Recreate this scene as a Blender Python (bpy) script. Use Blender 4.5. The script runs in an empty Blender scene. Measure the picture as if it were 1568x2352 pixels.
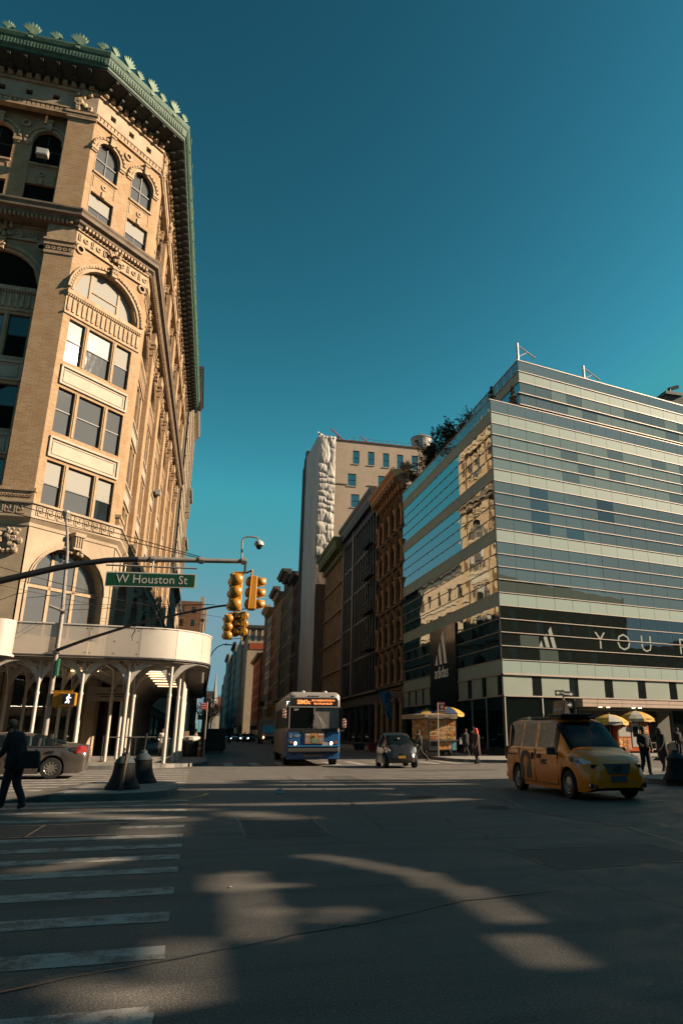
import bpy, math, random
from mathutils import Vector, Matrix, noise
random.seed(7)
R = math.radians
SC = bpy.context.scene
COL = SC.collection
# ------------------------------------------------------------------ camera
cam = bpy.data.cameras.new('camera'); CAM = bpy.data.objects.new('camera', cam); COL.objects.link(CAM)
CAM.matrix_world = Matrix(((0.966, 0.078, 0.247, 0), (-0.259, 0.291, 0.921, 0), (0, -0.953, 0.302, 0), (0, 0, 0, 1))) if False else Matrix.Identity(4)
PITCH, HEAD = 17.557, 14.989
CAM.location = (0, 0, 1.5)
CAM.rotation_euler = (R(90 + PITCH), 0, -R(HEAD))
cam.sensor_fit = 'VERTICAL'; cam.sensor_height = 36.0; cam.sensor_width = 24.0
cam.lens = 1606.0 / 2352 * 36
cam.shift_x = -125.0 / 2352
cam.clip_start = 0.1; cam.clip_end = 4000
SC.camera = CAM
# ------------------------------------------------------------------ sky and sun
SUN_AZ, SUN_EL = 103.0, 27.0      # azimuth clockwise from +Y
w = bpy.data.worlds.new('World'); SC.world = w; w.use_nodes = True
nt = w.node_tree; nt.nodes.clear()
sky = nt.nodes.new('ShaderNodeTexSky'); sky.sky_type = 'NISHITA'; sky.sun_disc = False
sky.sun_elevation = R(SUN_EL); sky.sun_rotation = R(SUN_AZ); sky.air_density = 1.0; sky.dust_density = 0.4; sky.ozone_density = 2.2
# the sky as this picture was exposed and graded: steeper from horizon to zenith, teal rather than blue
gm_ = nt.nodes.new('ShaderNodeGamma'); gm_.inputs[1].default_value = 2.05
hs = nt.nodes.new('ShaderNodeMix'); hs.data_type = 'RGBA'; hs.blend_type = 'MULTIPLY'; hs.inputs[0].default_value = 1.0
hs.inputs[7].default_value = (0.225, 0.50, 0.225, 1)
dk = nt.nodes.new('ShaderNodeMix'); dk.data_type = 'RGBA'; dk.blend_type = 'DARKEN'; dk.inputs[0].default_value = 1.0; dk.inputs[7].default_value = (1.5, 2.7, 3.2, 1)
bg = nt.nodes.new('ShaderNodeBackground'); bg.inputs[1].default_value = 0.05
wo = nt.nodes.new('ShaderNodeOutputWorld')
nt.links.new(sky.outputs[0], gm_.inputs[0]); nt.links.new(gm_.outputs[0], hs.inputs[6]); nt.links.new(hs.outputs[2], dk.inputs[6]); nt.links.new(dk.outputs[2], bg.inputs[0]); nt.links.new(bg.outputs[0], wo.inputs[0])
sl = bpy.data.lights.new('sun', 'SUN'); sl.energy = 5.0; sl.angle = R(0.55); sl.color = (1.0, 0.79, 0.56)
so = bpy.data.objects.new('sun', sl); COL.objects.link(so)
a, e = R(SUN_AZ), R(SUN_EL)
SDIR = Vector((math.sin(a) * math.cos(e), math.cos(a) * math.cos(e), math.sin(e)))
so.rotation_euler = SDIR.to_track_quat('Z', 'Y').to_euler(); so.location = (60, -20, 60)
SC.view_settings.view_transform = 'Standard'; SC.view_settings.look = 'None'
SC.view_settings.exposure = 1.35; SC.view_settings.gamma = 1.0; SC.view_settings.use_curve_mapping = False
SC.cycles.max_bounces = 6; SC.cycles.transparent_max_bounces = 12; SC.cycles.glossy_bounces = 4; SC.cycles.diffuse_bounces = 1
SC.cycles.sample_clamp_indirect = 6.0; SC.cycles.caustics_reflective = False; SC.cycles.caustics_refractive = False

# ------------------------------------------------------------------ materials
MATS = {}
KALB = 0.60
def mat(name, col=(.5, .5, .5), rough=.6, metal=0.0, var=0.0, vs=3.0, bump=0.0, bs=40.0, spec=.5, coat=0.0, emit=None, es=1.0, stain=0.0, ss=.6, scol=None, stretch=1.0):
    """procedural painted / stone / metal surface: colour noise, large stains and fine relief"""
    if name in MATS: return MATS[name]
    m = bpy.data.materials.new(name); m.use_nodes = True; MATS[name] = m
    if not emit: col = tuple(c * KALB for c in col); scol = tuple(c * KALB for c in scol) if scol else None
    n = m.node_tree.nodes; L = m.node_tree.links; p = n['Principled BSDF']
    p.inputs['Roughness'].default_value = rough; p.inputs['Metallic'].default_value = metal
    p.inputs['Specular IOR Level'].default_value = spec; p.inputs['Coat Weight'].default_value = coat
    p.inputs['Coat Roughness'].default_value = 0.06
    p.inputs['Base Color'].default_value = (*col, 1)
    tc = n.new('ShaderNodeTexCoord')
    vec = tc.outputs['Object']
    if stretch != 1.0:
        mp = n.new('ShaderNodeMapping'); mp.inputs['Scale'].default_value = (1, 1, stretch); L.new(vec, mp.inputs['Vector']); vec = mp.outputs[0]
    cur = None
    if var > 0:
        t = n.new('ShaderNodeTexNoise'); t.inputs['Scale'].default_value = vs; t.inputs['Detail'].default_value = 5; L.new(vec, t.inputs['Vector'])
        mr = n.new('ShaderNodeMapRange'); mr.inputs[1].default_value = .3; mr.inputs[2].default_value = .7; L.new(t.outputs[0], mr.inputs[0])
        mx = n.new('ShaderNodeMix'); mx.data_type = 'RGBA'; L.new(mr.outputs[0], mx.inputs[0])
        mx.inputs[6].default_value = (*[c * (1 - var) for c in col], 1); mx.inputs[7].default_value = (*[min(1, c * (1 + var)) for c in col], 1)
        cur = mx.outputs[2]
    if stain > 0:
        t = n.new('ShaderNodeTexNoise'); t.inputs['Scale'].default_value = ss; t.inputs['Detail'].default_value = 8; t.inputs['Roughness'].default_value = .65; L.new(vec, t.inputs['Vector'])
        mr = n.new('ShaderNodeMapRange'); mr.inputs[1].default_value = .48; mr.inputs[2].default_value = .72; mr.inputs[4].default_value = stain; L.new(t.outputs[0], mr.inputs[0])
        mx = n.new('ShaderNodeMix'); mx.data_type = 'RGBA'; L.new(mr.outputs[0], mx.inputs[0])
        if cur: L.new(cur, mx.inputs[6])
        else: mx.inputs[6].default_value = (*col, 1)
        sc_ = scol or [c * .35 for c in col]; mx.inputs[7].default_value = (*sc_, 1)
        cur = mx.outputs[2]
    if cur: L.new(cur, p.inputs['Base Color'])
    if bump > 0:
        t = n.new('ShaderNodeTexNoise'); t.inputs['Scale'].default_value = bs; t.inputs['Detail'].default_value = 4; L.new(vec, t.inputs['Vector'])
        b = n.new('ShaderNodeBump'); b.inputs['Strength'].default_value = bump; b.inputs['Distance'].default_value = .02
        L.new(t.outputs[0], b.inputs['Height']); L.new(b.outputs[0], p.inputs['Normal'])
    if emit:
        p.inputs['Emission Color'].default_value = (*emit, 1); p.inputs['Emission Strength'].default_value = es
    return m

def brick_mat(name, c1, c2, mortar, sx=.42, sz=.115, mort=.012, rough=.85, stain=.3, scol=None, bump=.35):
    if name in MATS: return MATS[name]
    m = bpy.data.materials.new(name); m.use_nodes = True; MATS[name] = m
    c1, c2, mortar = [tuple(c * KALB for c in q) for q in (c1, c2, mortar)]; scol = tuple(c * KALB for c in scol) if scol else None
    n = m.node_tree.nodes; L = m.node_tree.links; p = n['Principled BSDF']; p.inputs['Roughness'].default_value = rough
    p.inputs['Specular IOR Level'].default_value = .25
    tc = n.new('ShaderNodeTexCoord'); sp = n.new('ShaderNodeSeparateXYZ'); L.new(tc.outputs['Object'], sp.inputs[0])
    ad = n.new('ShaderNodeMath'); L.new(sp.outputs[0], ad.inputs[0]); L.new(sp.outputs[1], ad.inputs[1])
    cb = n.new('ShaderNodeCombineXYZ'); L.new(ad.outputs[0], cb.inputs[0]); L.new(sp.outputs[2], cb.inputs[1])
    br = n.new('ShaderNodeTexBrick'); L.new(cb.outputs[0], br.inputs['Vector'])
    br.inputs['Scale'].default_value = 1.0; br.inputs['Brick Width'].default_value = sx; br.inputs['Row Height'].default_value = sz
    br.inputs['Mortar Size'].default_value = mort; br.inputs['Color1'].default_value = (*c1, 1); br.inputs['Color2'].default_value = (*c2, 1); br.inputs['Mortar'].default_value = (*mortar, 1)
    t = n.new('ShaderNodeTexNoise'); t.inputs['Scale'].default_value = 1.1; t.inputs['Detail'].default_value = 7; L.new(tc.outputs['Object'], t.inputs['Vector'])
    mr = n.new('ShaderNodeMapRange'); mr.inputs[1].default_value = .42; mr.inputs[2].default_value = .72; mr.inputs[4].default_value = stain; L.new(t.outputs[0], mr.inputs[0])
    mx = n.new('ShaderNodeMix'); mx.data_type = 'RGBA'; L.new(mr.outputs[0], mx.inputs[0]); L.new(br.outputs[0], mx.inputs[6])
    mx.inputs[7].default_value = (*(scol or [c * .55 for c in c1]), 1)
    L.new(mx.outputs[2], p.inputs['Base Color'])
    b = n.new('ShaderNodeBump'); b.inputs['Strength'].default_value = bump; b.inputs['Distance'].default_value = .02; b.invert = True
    L.new(br.outputs['Fac'], b.inputs['Height']); L.new(b.outputs[0], p.inputs['Normal'])
    return m

def glass_mat(name, col=(.02, .03, .03), refl=.25, trans=0.0, tint=(1, 1, 1), wav=.0, ws=1.5, rtint=(1, 1, 1), lb=.35):
    """window glass: dark body or see-through, mirror reflection rising with angle, slightly wavy"""
    if name in MATS: return MATS[name]
    m = bpy.data.materials.new(name); m.use_nodes = True; MATS[name] = m
    n = m.node_tree.nodes; L = m.node_tree.links; n.clear()
    o = n.new('ShaderNodeOutputMaterial'); mx = n.new('ShaderNodeMixShader'); g = n.new('ShaderNodeBsdfGlossy')
    g.inputs['Roughness'].default_value = .015; g.inputs['Color'].default_value = (*rtint, 1)
    d = n.new('ShaderNodeBsdfDiffuse'); d.inputs[0].default_value = (*col, 1)
    body = d.outputs[0]
    if trans > 0:
        tr = n.new('ShaderNodeBsdfTransparent'); tr.inputs[0].default_value = (*tint, 1)
        m2 = n.new('ShaderNodeMixShader'); m2.inputs[0].default_value = trans; L.new(d.outputs[0], m2.inputs[1]); L.new(tr.outputs[0], m2.inputs[2]); body = m2.outputs[0]
    lw = n.new('ShaderNodeLayerWeight'); lw.inputs[0].default_value = lb
    mr = n.new('ShaderNodeMapRange'); mr.inputs[3].default_value = refl; mr.inputs[4].default_value = 1.0; L.new(lw.outputs['Fresnel'], mr.inputs[0])
    L.new(mr.outputs[0], mx.inputs[0]); L.new(body, mx.inputs[1]); L.new(g.outputs[0], mx.inputs[2]); L.new(mx.outputs[0], o.inputs[0])
    if wav > 0:
        tc = n.new('ShaderNodeTexCoord'); t = n.new('ShaderNodeTexNoise'); t.inputs['Scale'].default_value = ws; t.inputs['Detail'].default_value = 1; L.new(tc.outputs['Object'], t.inputs['Vector'])
        b = n.new('ShaderNodeBump'); b.inputs['Strength'].default_value = wav; b.inputs['Distance'].default_value = .05
        L.new(t.outputs[0], b.inputs['Height']); L.new(b.outputs[0], g.inputs['Normal'])
    return m

# ------------------------------------------------------------------ mesh builder
class Frame:
    """vertical facade plane: u along d, z up, w outward (to the right of d)"""
    def __init__(s, o, d):
        l = math.hypot(*d); s.o = o; s.d = (d[0] / l, d[1] / l); s.n = (s.d[1], -s.d[0])
    def P(s, u, z, w=0.0):
        return (s.o[0] + s.d[0] * u + s.n[0] * w, s.o[1] + s.d[1] * u + s.n[1] * w, z)
    @property
    def rz(s): return math.atan2(s.d[1], s.d[0])
OFF = {}
class M:
    def __init__(s): s.v = []; s.f = []; s.mi = []; s.cm = 0
    def add(s, vs, fs):
        b = len(s.v); s.v += [tuple(p) for p in vs]; s.f += [tuple(b + i for i in f) for f in fs]; s.mi += [s.cm] * len(fs); return s
    def hexa(s, p):
        return s.add(p, [(0, 3, 2, 1), (4, 5, 6, 7), (0, 1, 5, 4), (1, 2, 6, 5), (2, 3, 7, 6), (3, 0, 4, 7)])
    def box(s, x0, x1, y0, y1, z0, z1):
        return s.hexa([(x0, y0, z0), (x1, y0, z0), (x1, y1, z0), (x0, y1, z0), (x0, y0, z1), (x1, y0, z1), (x1, y1, z1), (x0, y1, z1)])
    def fb(s, fr, u0, u1, z0, z1, w0, w1):
        P = fr.P
        return s.hexa([P(u0, z0, w1), P(u1, z0, w1), P(u1, z0, w0), P(u0, z0, w0), P(u0, z1, w1), P(u1, z1, w1), P(u1, z1, w0), P(u0, z1, w0)])
    def poly(s, pts, flip=False):
        k = list(range(len(pts)));
        if flip: k.reverse()
        return s.add(pts, [tuple(k)])
    def prism(s, bot, top):
        n = len(bot); return s.add(list(bot) + list(top), [tuple(range(n - 1, -1, -1)), tuple(range(n, 2 * n))] + [(i, (i + 1) % n, n + (i + 1) % n, n + i) for i in range(n)])
    def fpoly(s, fr, uz, w0, w1):
        """closed outline in a facade plane, given thickness"""
        return s.prism([fr.P(u, z, w0) for u, z in uz], [fr.P(u, z, w1) for u, z in uz])
    def lathe(s, prof, n=12, c=(0, 0, 0), axis='z', cap=True, a0=0, sy=1.0):
        vs = []; fs = []
        for r, h in prof:
            for i in range(n):
                t = 2 * math.pi * i / n + a0; x, y = r * math.cos(t), r * math.sin(t) * sy
                p = (x, y, h) if axis == 'z' else ((h, x, y) if axis == 'x' else (x, h, y))
                vs.append((c[0] + p[0], c[1] + p[1], c[2] + p[2]))
        fl = axis == 'y'
        for k in range(len(prof) - 1):
            for i in range(n):
                q = (k * n + i, k * n + (i + 1) % n, (k + 1) * n + (i + 1) % n, (k + 1) * n + i); fs.append(q[::-1] if fl else q)
        if cap:
            b = tuple(range(n - 1, -1, -1)); t = tuple(range((len(prof) - 1) * n, len(prof) * n)); fs += [b[::-1], t[::-1]] if fl else [b, t]
        return s.add(vs, fs)
    def tube(s, pts, r, n=6, cap=True):
        pts = [Vector(p) for p in pts]; rs = r if isinstance(r, (list, tuple)) else [r] * len(pts)
        vs = []; fs = []; up = None
        for i, p in enumerate(pts):
            t = (pts[min(i + 1, len(pts) - 1)] - pts[max(i - 1, 0)]).normalized()
            if up is None: up = Vector((0, 0, 1)) if abs(t.z) < .9 else Vector((1, 0, 0))
            s1 = t.cross(up).normalized(); up = s1.cross(t).normalized()
            for k in range(n):
                a_ = 2 * math.pi * k / n; vs.append(p + (s1 * math.cos(a_) + up * math.sin(a_)) * rs[i])
        for i in range(len(pts) - 1):
            for k in range(n): fs.append((i * n + k, (i + 1) * n + k, (i + 1) * n + (k + 1) % n, i * n + (k + 1) % n))
        if cap: fs += [tuple(range(n)), tuple(range(len(pts) * n - 1, (len(pts) - 1) * n - 1, -1))]
        return s.add(vs, fs)
    def sweep(s, path, prof, closed_prof=True):
        """profile (w outward, z) swept along a plan path, mitred; outward is right of travel"""
        n = len(path); m = len(prof); vs = []
        nm = []
        for i in range(n - 1):
            dx, dy = path[i + 1][0] - path[i][0], path[i + 1][1] - path[i][1]; l = math.hypot(dx, dy); nm.append((dy / l, -dx / l))
        for i in range(n):
            a_ = nm[max(0, i - 1)]; b_ = nm[min(n - 2, i)]; k = 1 + a_[0] * b_[0] + a_[1] * b_[1]
            ox, oy = (a_[0] + b_[0]) / k, (a_[1] + b_[1]) / k
            for w_, z in prof: vs.append((path[i][0] + ox * w_, path[i][1] + oy * w_, z))
        fs = []
        for i in range(n - 1):
            for j in range(m if closed_prof else m - 1):
                k = (j + 1) % m; fs.append((i * m + j, i * m + k, (i + 1) * m + k, (i + 1) * m + j))
        if closed_prof: fs += [tuple(range(m - 1, -1, -1)), tuple(range((n - 1) * m, n * m))]
        return s.add(vs, fs)
    def ring(s, fr, uc, zc, r0, r1, w0, w1, a0=0, a1=180, n=14):
        for i in range(n):
            t0 = R(a0 + (a1 - a0) * i / n); t1 = R(a0 + (a1 - a0) * (i + 1) / n)
            q = [(uc + r * math.cos(t), zc + r * math.sin(t)) for r, t in ((r0, t0), (r1, t0), (r1, t1), (r0, t1))]
            s.prism([fr.P(u, z, w0) for u, z in q], [fr.P(u, z, w1) for u, z in q])
        return s
    def wall(s, fr, u0, u1, z0, z1, holes, w=0.0, t=.35):
        """wall sheet with rectangular ('r',ua,ub,za,zb), round-arched ('a',ua,ub,za,zspring) or pointed ('p') openings, with reveals"""
        us = {round(u0, 4), round(u1, 4)}
        for h in holes:
            us |= {round(h[1], 4), round(h[2], 4)}
            if h[0] != 'r':
                for k in range(1, 10): us.add(round(h[1] + (h[2] - h[1]) * k / 10, 4))
        us = sorted(u for u in us if u0 - 1e-4 <= u <= u1 + 1e-4)
        def top(h, u):
            if h[0] == 'r': return h[4]
            r = (h[2] - h[1]) / 2; c = (h[1] + h[2]) / 2; x = min(1, abs(u - c) / r)
            if h[0] == 'a': return h[4] + r * math.sqrt(max(0, 1 - x * x))
            return h[4] + r * 1.25 * math.sqrt(max(0, 1 - ((1 + 1.2 * x) / 2.2) ** 2)) * 1.12
        P = fr.P
        for ua, ub in zip(us, us[1:]):
            mid = (ua + ub) / 2
            hh = sorted([h for h in holes if h[1] - 1e-4 <= ua and h[2] + 1e-4 >= ub], key=lambda h: h[3])
            za = zb = z0
            for h in hh:
                s.add([P(ua, za, w), P(ub, zb, w), P(ub, h[3], w), P(ua, h[3], w)], [(0, 1, 2, 3)])
                s.add([P(ua, h[3], w), P(ub, h[3], w), P(ub, h[3], w - t), P(ua, h[3], w - t)], [(0, 1, 2, 3)])
                za, zb = top(h, ua), top(h, ub)
                s.add([P(ua, za, w - t), P(ub, zb, w - t), P(ub, zb, w), P(ua, za, w)], [(0, 1, 2, 3)])
            s.add([P(ua, za, w), P(ub, zb, w), P(ub, z1, w), P(ua, z1, w)], [(0, 1, 2, 3)])
        for h in holes:
            s.add([P(h[1], h[3], w - t), P(h[1], h[3], w), P(h[1], h[4], w), P(h[1], h[4], w - t)], [(3, 2, 1, 0)])
            s.add([P(h[2], h[3], w), P(h[2], h[3], w - t), P(h[2], h[4], w - t), P(h[2], h[4], w)], [(3, 2, 1, 0)])
        return s
    def cut(s): s.cuts = getattr(s, 'cuts', []) + [(len(s.v), len(s.f))]; return s
    def pieces(s, name, mats, parent):
        """one object per group of shapes closed with cut()"""
        v0 = f0 = 0; out = []
        for v1, f1 in getattr(s, 'cuts', []) + ([(len(s.v), len(s.f))] if not getattr(s, 'cuts', None) or s.cuts[-1][0] < len(s.v) else []):
            q = M(); q.v = s.v[v0:v1]; q.f = [tuple(i - v0 for i in f) for f in s.f[f0:f1]]; q.mi = s.mi[f0:f1]; out.append(q.build(name, mats, parent)); v0, f0 = v1, f1
        return out
    def mesh(s, name, mats, off=(0, 0, 0), smooth=False):
        me = bpy.data.meshes.new(name)
        me.from_pydata([(x - off[0], y - off[1], z - off[2]) for x, y, z in s.v], [], s.f)
        for m_ in (mats if isinstance(mats, (list, tuple)) else [mats]): me.materials.append(m_)
        if any(s.mi): me.polygons.foreach_set('material_index', s.mi)
        if smooth: me.polygons.foreach_set('use_smooth', [True] * len(s.f))
        me.update(); return me
    def build(s, name, mats, parent=None, smooth=False, bevel=0, sharp=None):
        off = OFF.get(parent.name, (0, 0, 0)) if parent else (0, 0, 0)
        me = s.mesh(name, mats, off, smooth or sharp is not None)
        if sharp is not None: me.set_sharp_from_angle(angle=R(sharp))
        o = link(name, me, parent)
        OFF[o.name] = off
        if bevel:
            b = o.modifiers.new('bevel', 'BEVEL'); b.width = bevel; b.segments = 2; b.limit_method = 'ANGLE'
        return o
def link(name, data, parent=None, loc=(0, 0, 0), rz=0.0, rot=None):
    o = bpy.data.objects.new(name, data); COL.objects.link(o)
    if parent: o.parent = parent
    o.location = loc; o.rotation_euler = rot if rot else (0, 0, rz)
    return o
def thing(name, label, cat, loc=(0, 0, 0), rz=0.0, group=None, local=False):
    """Empty at the base of a thing; unless local, its parts' meshes are given in world coordinates"""
    o = link(name, None, None, loc, rz); o.empty_display_size = .3
    o['label'] = label; o['category'] = cat
    if group: o['group'] = group
    OFF[o.name] = (0, 0, 0) if local else tuple(loc)
    return o
def place(name, me, parent, pos, rz=0.0, rot=None):
    """an object sharing mesh data, at world position pos"""
    off = OFF.get(parent.name, (0, 0, 0)) if parent else (0, 0, 0)
    o = link(name, me, parent, (pos[0] - off[0], pos[1] - off[1], pos[2] - off[2]), rz, rot); OFF[o.name] = (0, 0, 0)
    return o
def struct(o): o['kind'] = 'structure'; return o
def stuff(o): o['kind'] = 'stuff'; return o
def lab(o, l): o['label'] = l; return o
def copy_thing(root, loc, rz, label, group=None):
    r = root.copy(); COL.objects.link(r); r.location = loc; r.rotation_euler = (0, 0, rz); r['label'] = label
    if group: r['group'] = group
    for ch in list(root.children):
        c = ch.copy(); COL.objects.link(c); c.parent = r
        for g in ch.children:
            d = g.copy(); COL.objects.link(d); d.parent = c
    return r
_DG = None
def text(name, body, size, m, parent, loc, rot, extrude=.01, align='CENTER', bold=0.0, sx=1.0):
    """lettering as a flat raised mesh; loc in the parent's local space"""
    cu = bpy.data.curves.new('t', 'FONT'); cu.body = body; cu.size = size; cu.extrude = extrude; cu.align_x = align; cu.align_y = 'CENTER'; cu.offset = bold; cu.resolution_u = 2
    t = bpy.data.objects.new('t', cu); COL.objects.link(t)
    me = bpy.data.meshes.new_from_object(t)
    bpy.data.objects.remove(t); me.materials.clear(); me.materials.append(m)
    o = link(name, me, parent, loc, 0, rot); o.scale = (sx, 1, 1); return o
# ================================================================== SETTING
def asphalt():
    m = bpy.data.materials.new('asphalt'); m.use_nodes = True; n = m.node_tree.nodes; L = m.node_tree.links; p = n['Principled BSDF']
    tc = n.new('ShaderNodeTexCoord')
    def noi(sc, d=6, rough=.6, vec=None):
        t = n.new('ShaderNodeTexNoise'); t.inputs['Scale'].default_value = sc; t.inputs['Detail'].default_value = d; t.inputs['Roughness'].default_value = rough; L.new(vec or tc.outputs['Object'], t.inputs['Vector']); return t
    def mr(src, a_, b_, c_, d_):
        q = n.new('ShaderNodeMapRange'); q.inputs[1].default_value = a_; q.inputs[2].default_value = b_; q.inputs[3].default_value = c_; q.inputs[4].default_value = d_; L.new(src, q.inputs[0]); return q.outputs[0]
    def mix(f, a_, b_, bt='MIX'):
        q = n.new('ShaderNodeMix'); q.data_type = 'RGBA'; q.blend_type = bt
        if isinstance(f, float): q.inputs[0].default_value = f
        else: L.new(f, q.inputs[0])
        for k, x in ((6, a_), (7, b_)):
            if isinstance(x, tuple): q.inputs[k].default_value = (*x, 1)
            else: L.new(x, q.inputs[k])
        return q.outputs[2]
    big = noi(.12, 5); med = noi(1.3, 8, .7); fine = noi(60, 3, .75)
    mp = n.new('ShaderNodeMapping'); mp.inputs['Scale'].default_value = (.25, 2.0, 1); L.new(tc.outputs['Object'], mp.inputs[0]); tracks = noi(1.0, 5, .6, mp.outputs[0])
    c = mix(mr(big.outputs[0], .35, .65, 0, 1), (.055, .050, .047), (.088, .079, .072))
    c = mix(mr(med.outputs[0], .38, .66, 0, .8), c, (.135, .121, .108))
    c = mix(mr(tracks.outputs[0], .46, .68, 0, .85), c, (.052, .048, .045))
    c = mix(mr(fine.outputs[0], .55, .72, 0, .8), c, (.34, .31, .27))
    c = mix(mr(fine.outputs[0], .47, .32, 0, .9), c, (.022, .021, .020))
    # tar-filled cracks
    wv = noi(.6, 4); wm = n.new('ShaderNodeMix'); wm.data_type = 'RGBA'; wm.inputs[0].default_value = .5; L.new(tc.outputs['Object'], wm.inputs[6]); L.new(wv.outputs[1], wm.inputs[7])
    vo = n.new('ShaderNodeTexVoronoi'); vo.feature = 'DISTANCE_TO_EDGE'; vo.inputs['Scale'].default_value = .10; L.new(wm.outputs[2], vo.inputs['Vector'])
    ck = mr(vo.outputs[0], .0, .0022, .75, 0); c = mix(ck, c, (.03, .028, .026))
    L.new(c, p.inputs['Base Color'])
    L.new(mr(med.outputs[0], .3, .7, .62, .88), p.inputs['Roughness']); p.inputs['Specular IOR Level'].default_value = .35
    b = n.new('ShaderNodeBump'); b.inputs['Strength'].default_value = .7; b.inputs['Distance'].default_value = .012; L.new(fine.outputs[0], b.inputs['Height'])
    b2 = n.new('ShaderNodeBump'); b2.inputs['Strength'].default_value = .35; b2.inputs['Distance'].default_value = .05; L.new(med.outputs[0], b2.inputs['Height']); L.new(b.outputs[0], b2.inputs['Normal'])
    L.new(b2.outputs[0], p.inputs['Normal']); MATS['asphalt'] = m; return m
def paint(name, col, worn=.55):
    m = bpy.data.materials.new(name); m.use_nodes = True; n = m.node_tree.nodes; L = m.node_tree.links; p = n['Principled BSDF']; p.inputs['Roughness'].default_value = .7
    tc = n.new('ShaderNodeTexCoord'); ge = n.new('ShaderNodeNewGeometry')
    t = n.new('ShaderNodeTexNoise'); t.inputs['Scale'].default_value = 3.2; t.inputs['Detail'].default_value = 9; t.inputs['Roughness'].default_value = .72; L.new(ge.outputs['Position'], t.inputs['Vector'])
    f = n.new('ShaderNodeTexNoise'); f.inputs['Scale'].default_value = 90; f.inputs['Detail'].default_value = 2; L.new(ge.outputs['Position'], f.inputs['Vector'])
    ad = n.new('ShaderNodeMath'); ad.operation = 'MULTIPLY_ADD'; L.new(f.outputs[0], ad.inputs[0]); ad.inputs[1].default_value = .35; L.new(t.outputs[0], ad.inputs[2])
    mr = n.new('ShaderNodeMapRange'); mr.inputs[1].default_value = worn + .06; mr.inputs[2].default_value = worn + .22; L.new(ad.outputs[0], mr.inputs[0])
    mx = n.new('ShaderNodeMix'); mx.data_type = 'RGBA'; L.new(mr.outputs[0], mx.inputs[0]); mx.inputs[6].default_value = (*col, 1); mx.inputs[7].default_value = (.07, .066, .062, 1)
    L.new(mx.outputs[2], p.inputs['Base Color'])
    b = n.new('ShaderNodeBump'); b.inputs['Strength'].default_value = .5; b.inputs['Distance'].default_value = .008; L.new(f.outputs[0], b.inputs['Height']); L.new(b.outputs[0], p.inputs['Normal'])
    MATS[name] = m; return m
ASPH = asphalt(); WPAINT = paint('road_paint', (.31, .29, .265), .57); YPAINT = paint('yellow_paint', (.5, .26, .03), .62)
CONC = mat('sidewalk_concrete', (.34, .315, .28), .85, var=.2, vs=1.4, bump=.4, bs=60, stain=.6, ss=1.2)
KERB = mat('kerb_stone', (.22, .21, .2), .8, var=.25, vs=2, bump=.4, bs=30, stain=.5)
TREAD = mat('manhole_iron', (.06, .055, .05), .55, metal=.5, var=.3, vs=9, bump=.8, bs=30)
m = M(); m.add([(-1500, -600, 0), (1500, -600, 0), (1500, 2500, 0), (-1500, 2500, 0)], [(0, 1, 2, 3)]); road = struct(m.build('road', ASPH))

def arc(cx, cy, r, a0, a1, n=8): return [(cx + r * math.cos(R(a0 + (a1 - a0) * i / n)), cy + r * math.sin(R(a0 + (a1 - a0) * i / n))) for i in range(n + 1)]
def pavement(name, outline, slab=None, z=.15):
    """outline counter-clockwise; kerb stones round the edge, paving inside with recessed joints"""
    m = M(); m.prism([(x, y, -.02) for x, y in outline], [(x, y, z) for x, y in outline]); o = struct(m.build(name, CONC)); return o
nw = [(-60, 34.6)] + [(-4, 34.6)] + arc(-3.6, 38.7, 4.1, -90, 0, 8) + [(.5, 620), (-60, 620)]
nw_walk = pavement('sidewalk', nw)
sdx, sdy = .9796, .2009
ne = [(13.8, 620), (13.8, 39.5)] + arc(17.3, 39.5, 3.5, 180, 278, 8) + [(17.8 + 90 * sdx, 36.0 + 90 * sdy), (110, 620)]
ne_walk = pavement('sidewalk', ne)
def kerb_run(parent, path, z=.15, w=.17, L0=1.6):
    """kerb stones laid one by one, 4 mm proud of the paving"""
    pts = [Vector((*p, 0)) for p in path]; d = 0; m_all = []
    for a_, b_ in zip(pts, pts[1:]):
        L_ = (b_ - a_).length; k = max(1, round(L_ / L0)); t = (b_ - a_).normalized(); nrm = Vector((-t.y, t.x, 0))
        for i in range(k):
            p0 = a_ + t * (L_ * i / k + .006); p1 = a_ + t * (L_ * (i + 1) / k - .006)
            q = [p0 - nrm * .012, p1 - nrm * .012, p1 + nrm * w, p0 + nrm * w]
            m = M(); m.prism([(v.x, v.y, -.01) for v in q], [(v.x, v.y, z + .004) for v in q]); m.build('kerb_stone', KERB, parent)
kerb_run(nw_walk, [(-14, 34.6), (-4, 34.6)] + arc(-3.6, 38.7, 4.1, -90, 0, 6)[1:] + [(.5, 70)])
kerb_run(ne_walk, [(13.8, 70), (13.8, 39.5)] + arc(17.3, 39.5, 3.5, 180, 278, 6)[1:] + [(17.8 + 24 * sdx, 36.0 + 24 * sdy)])
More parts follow.
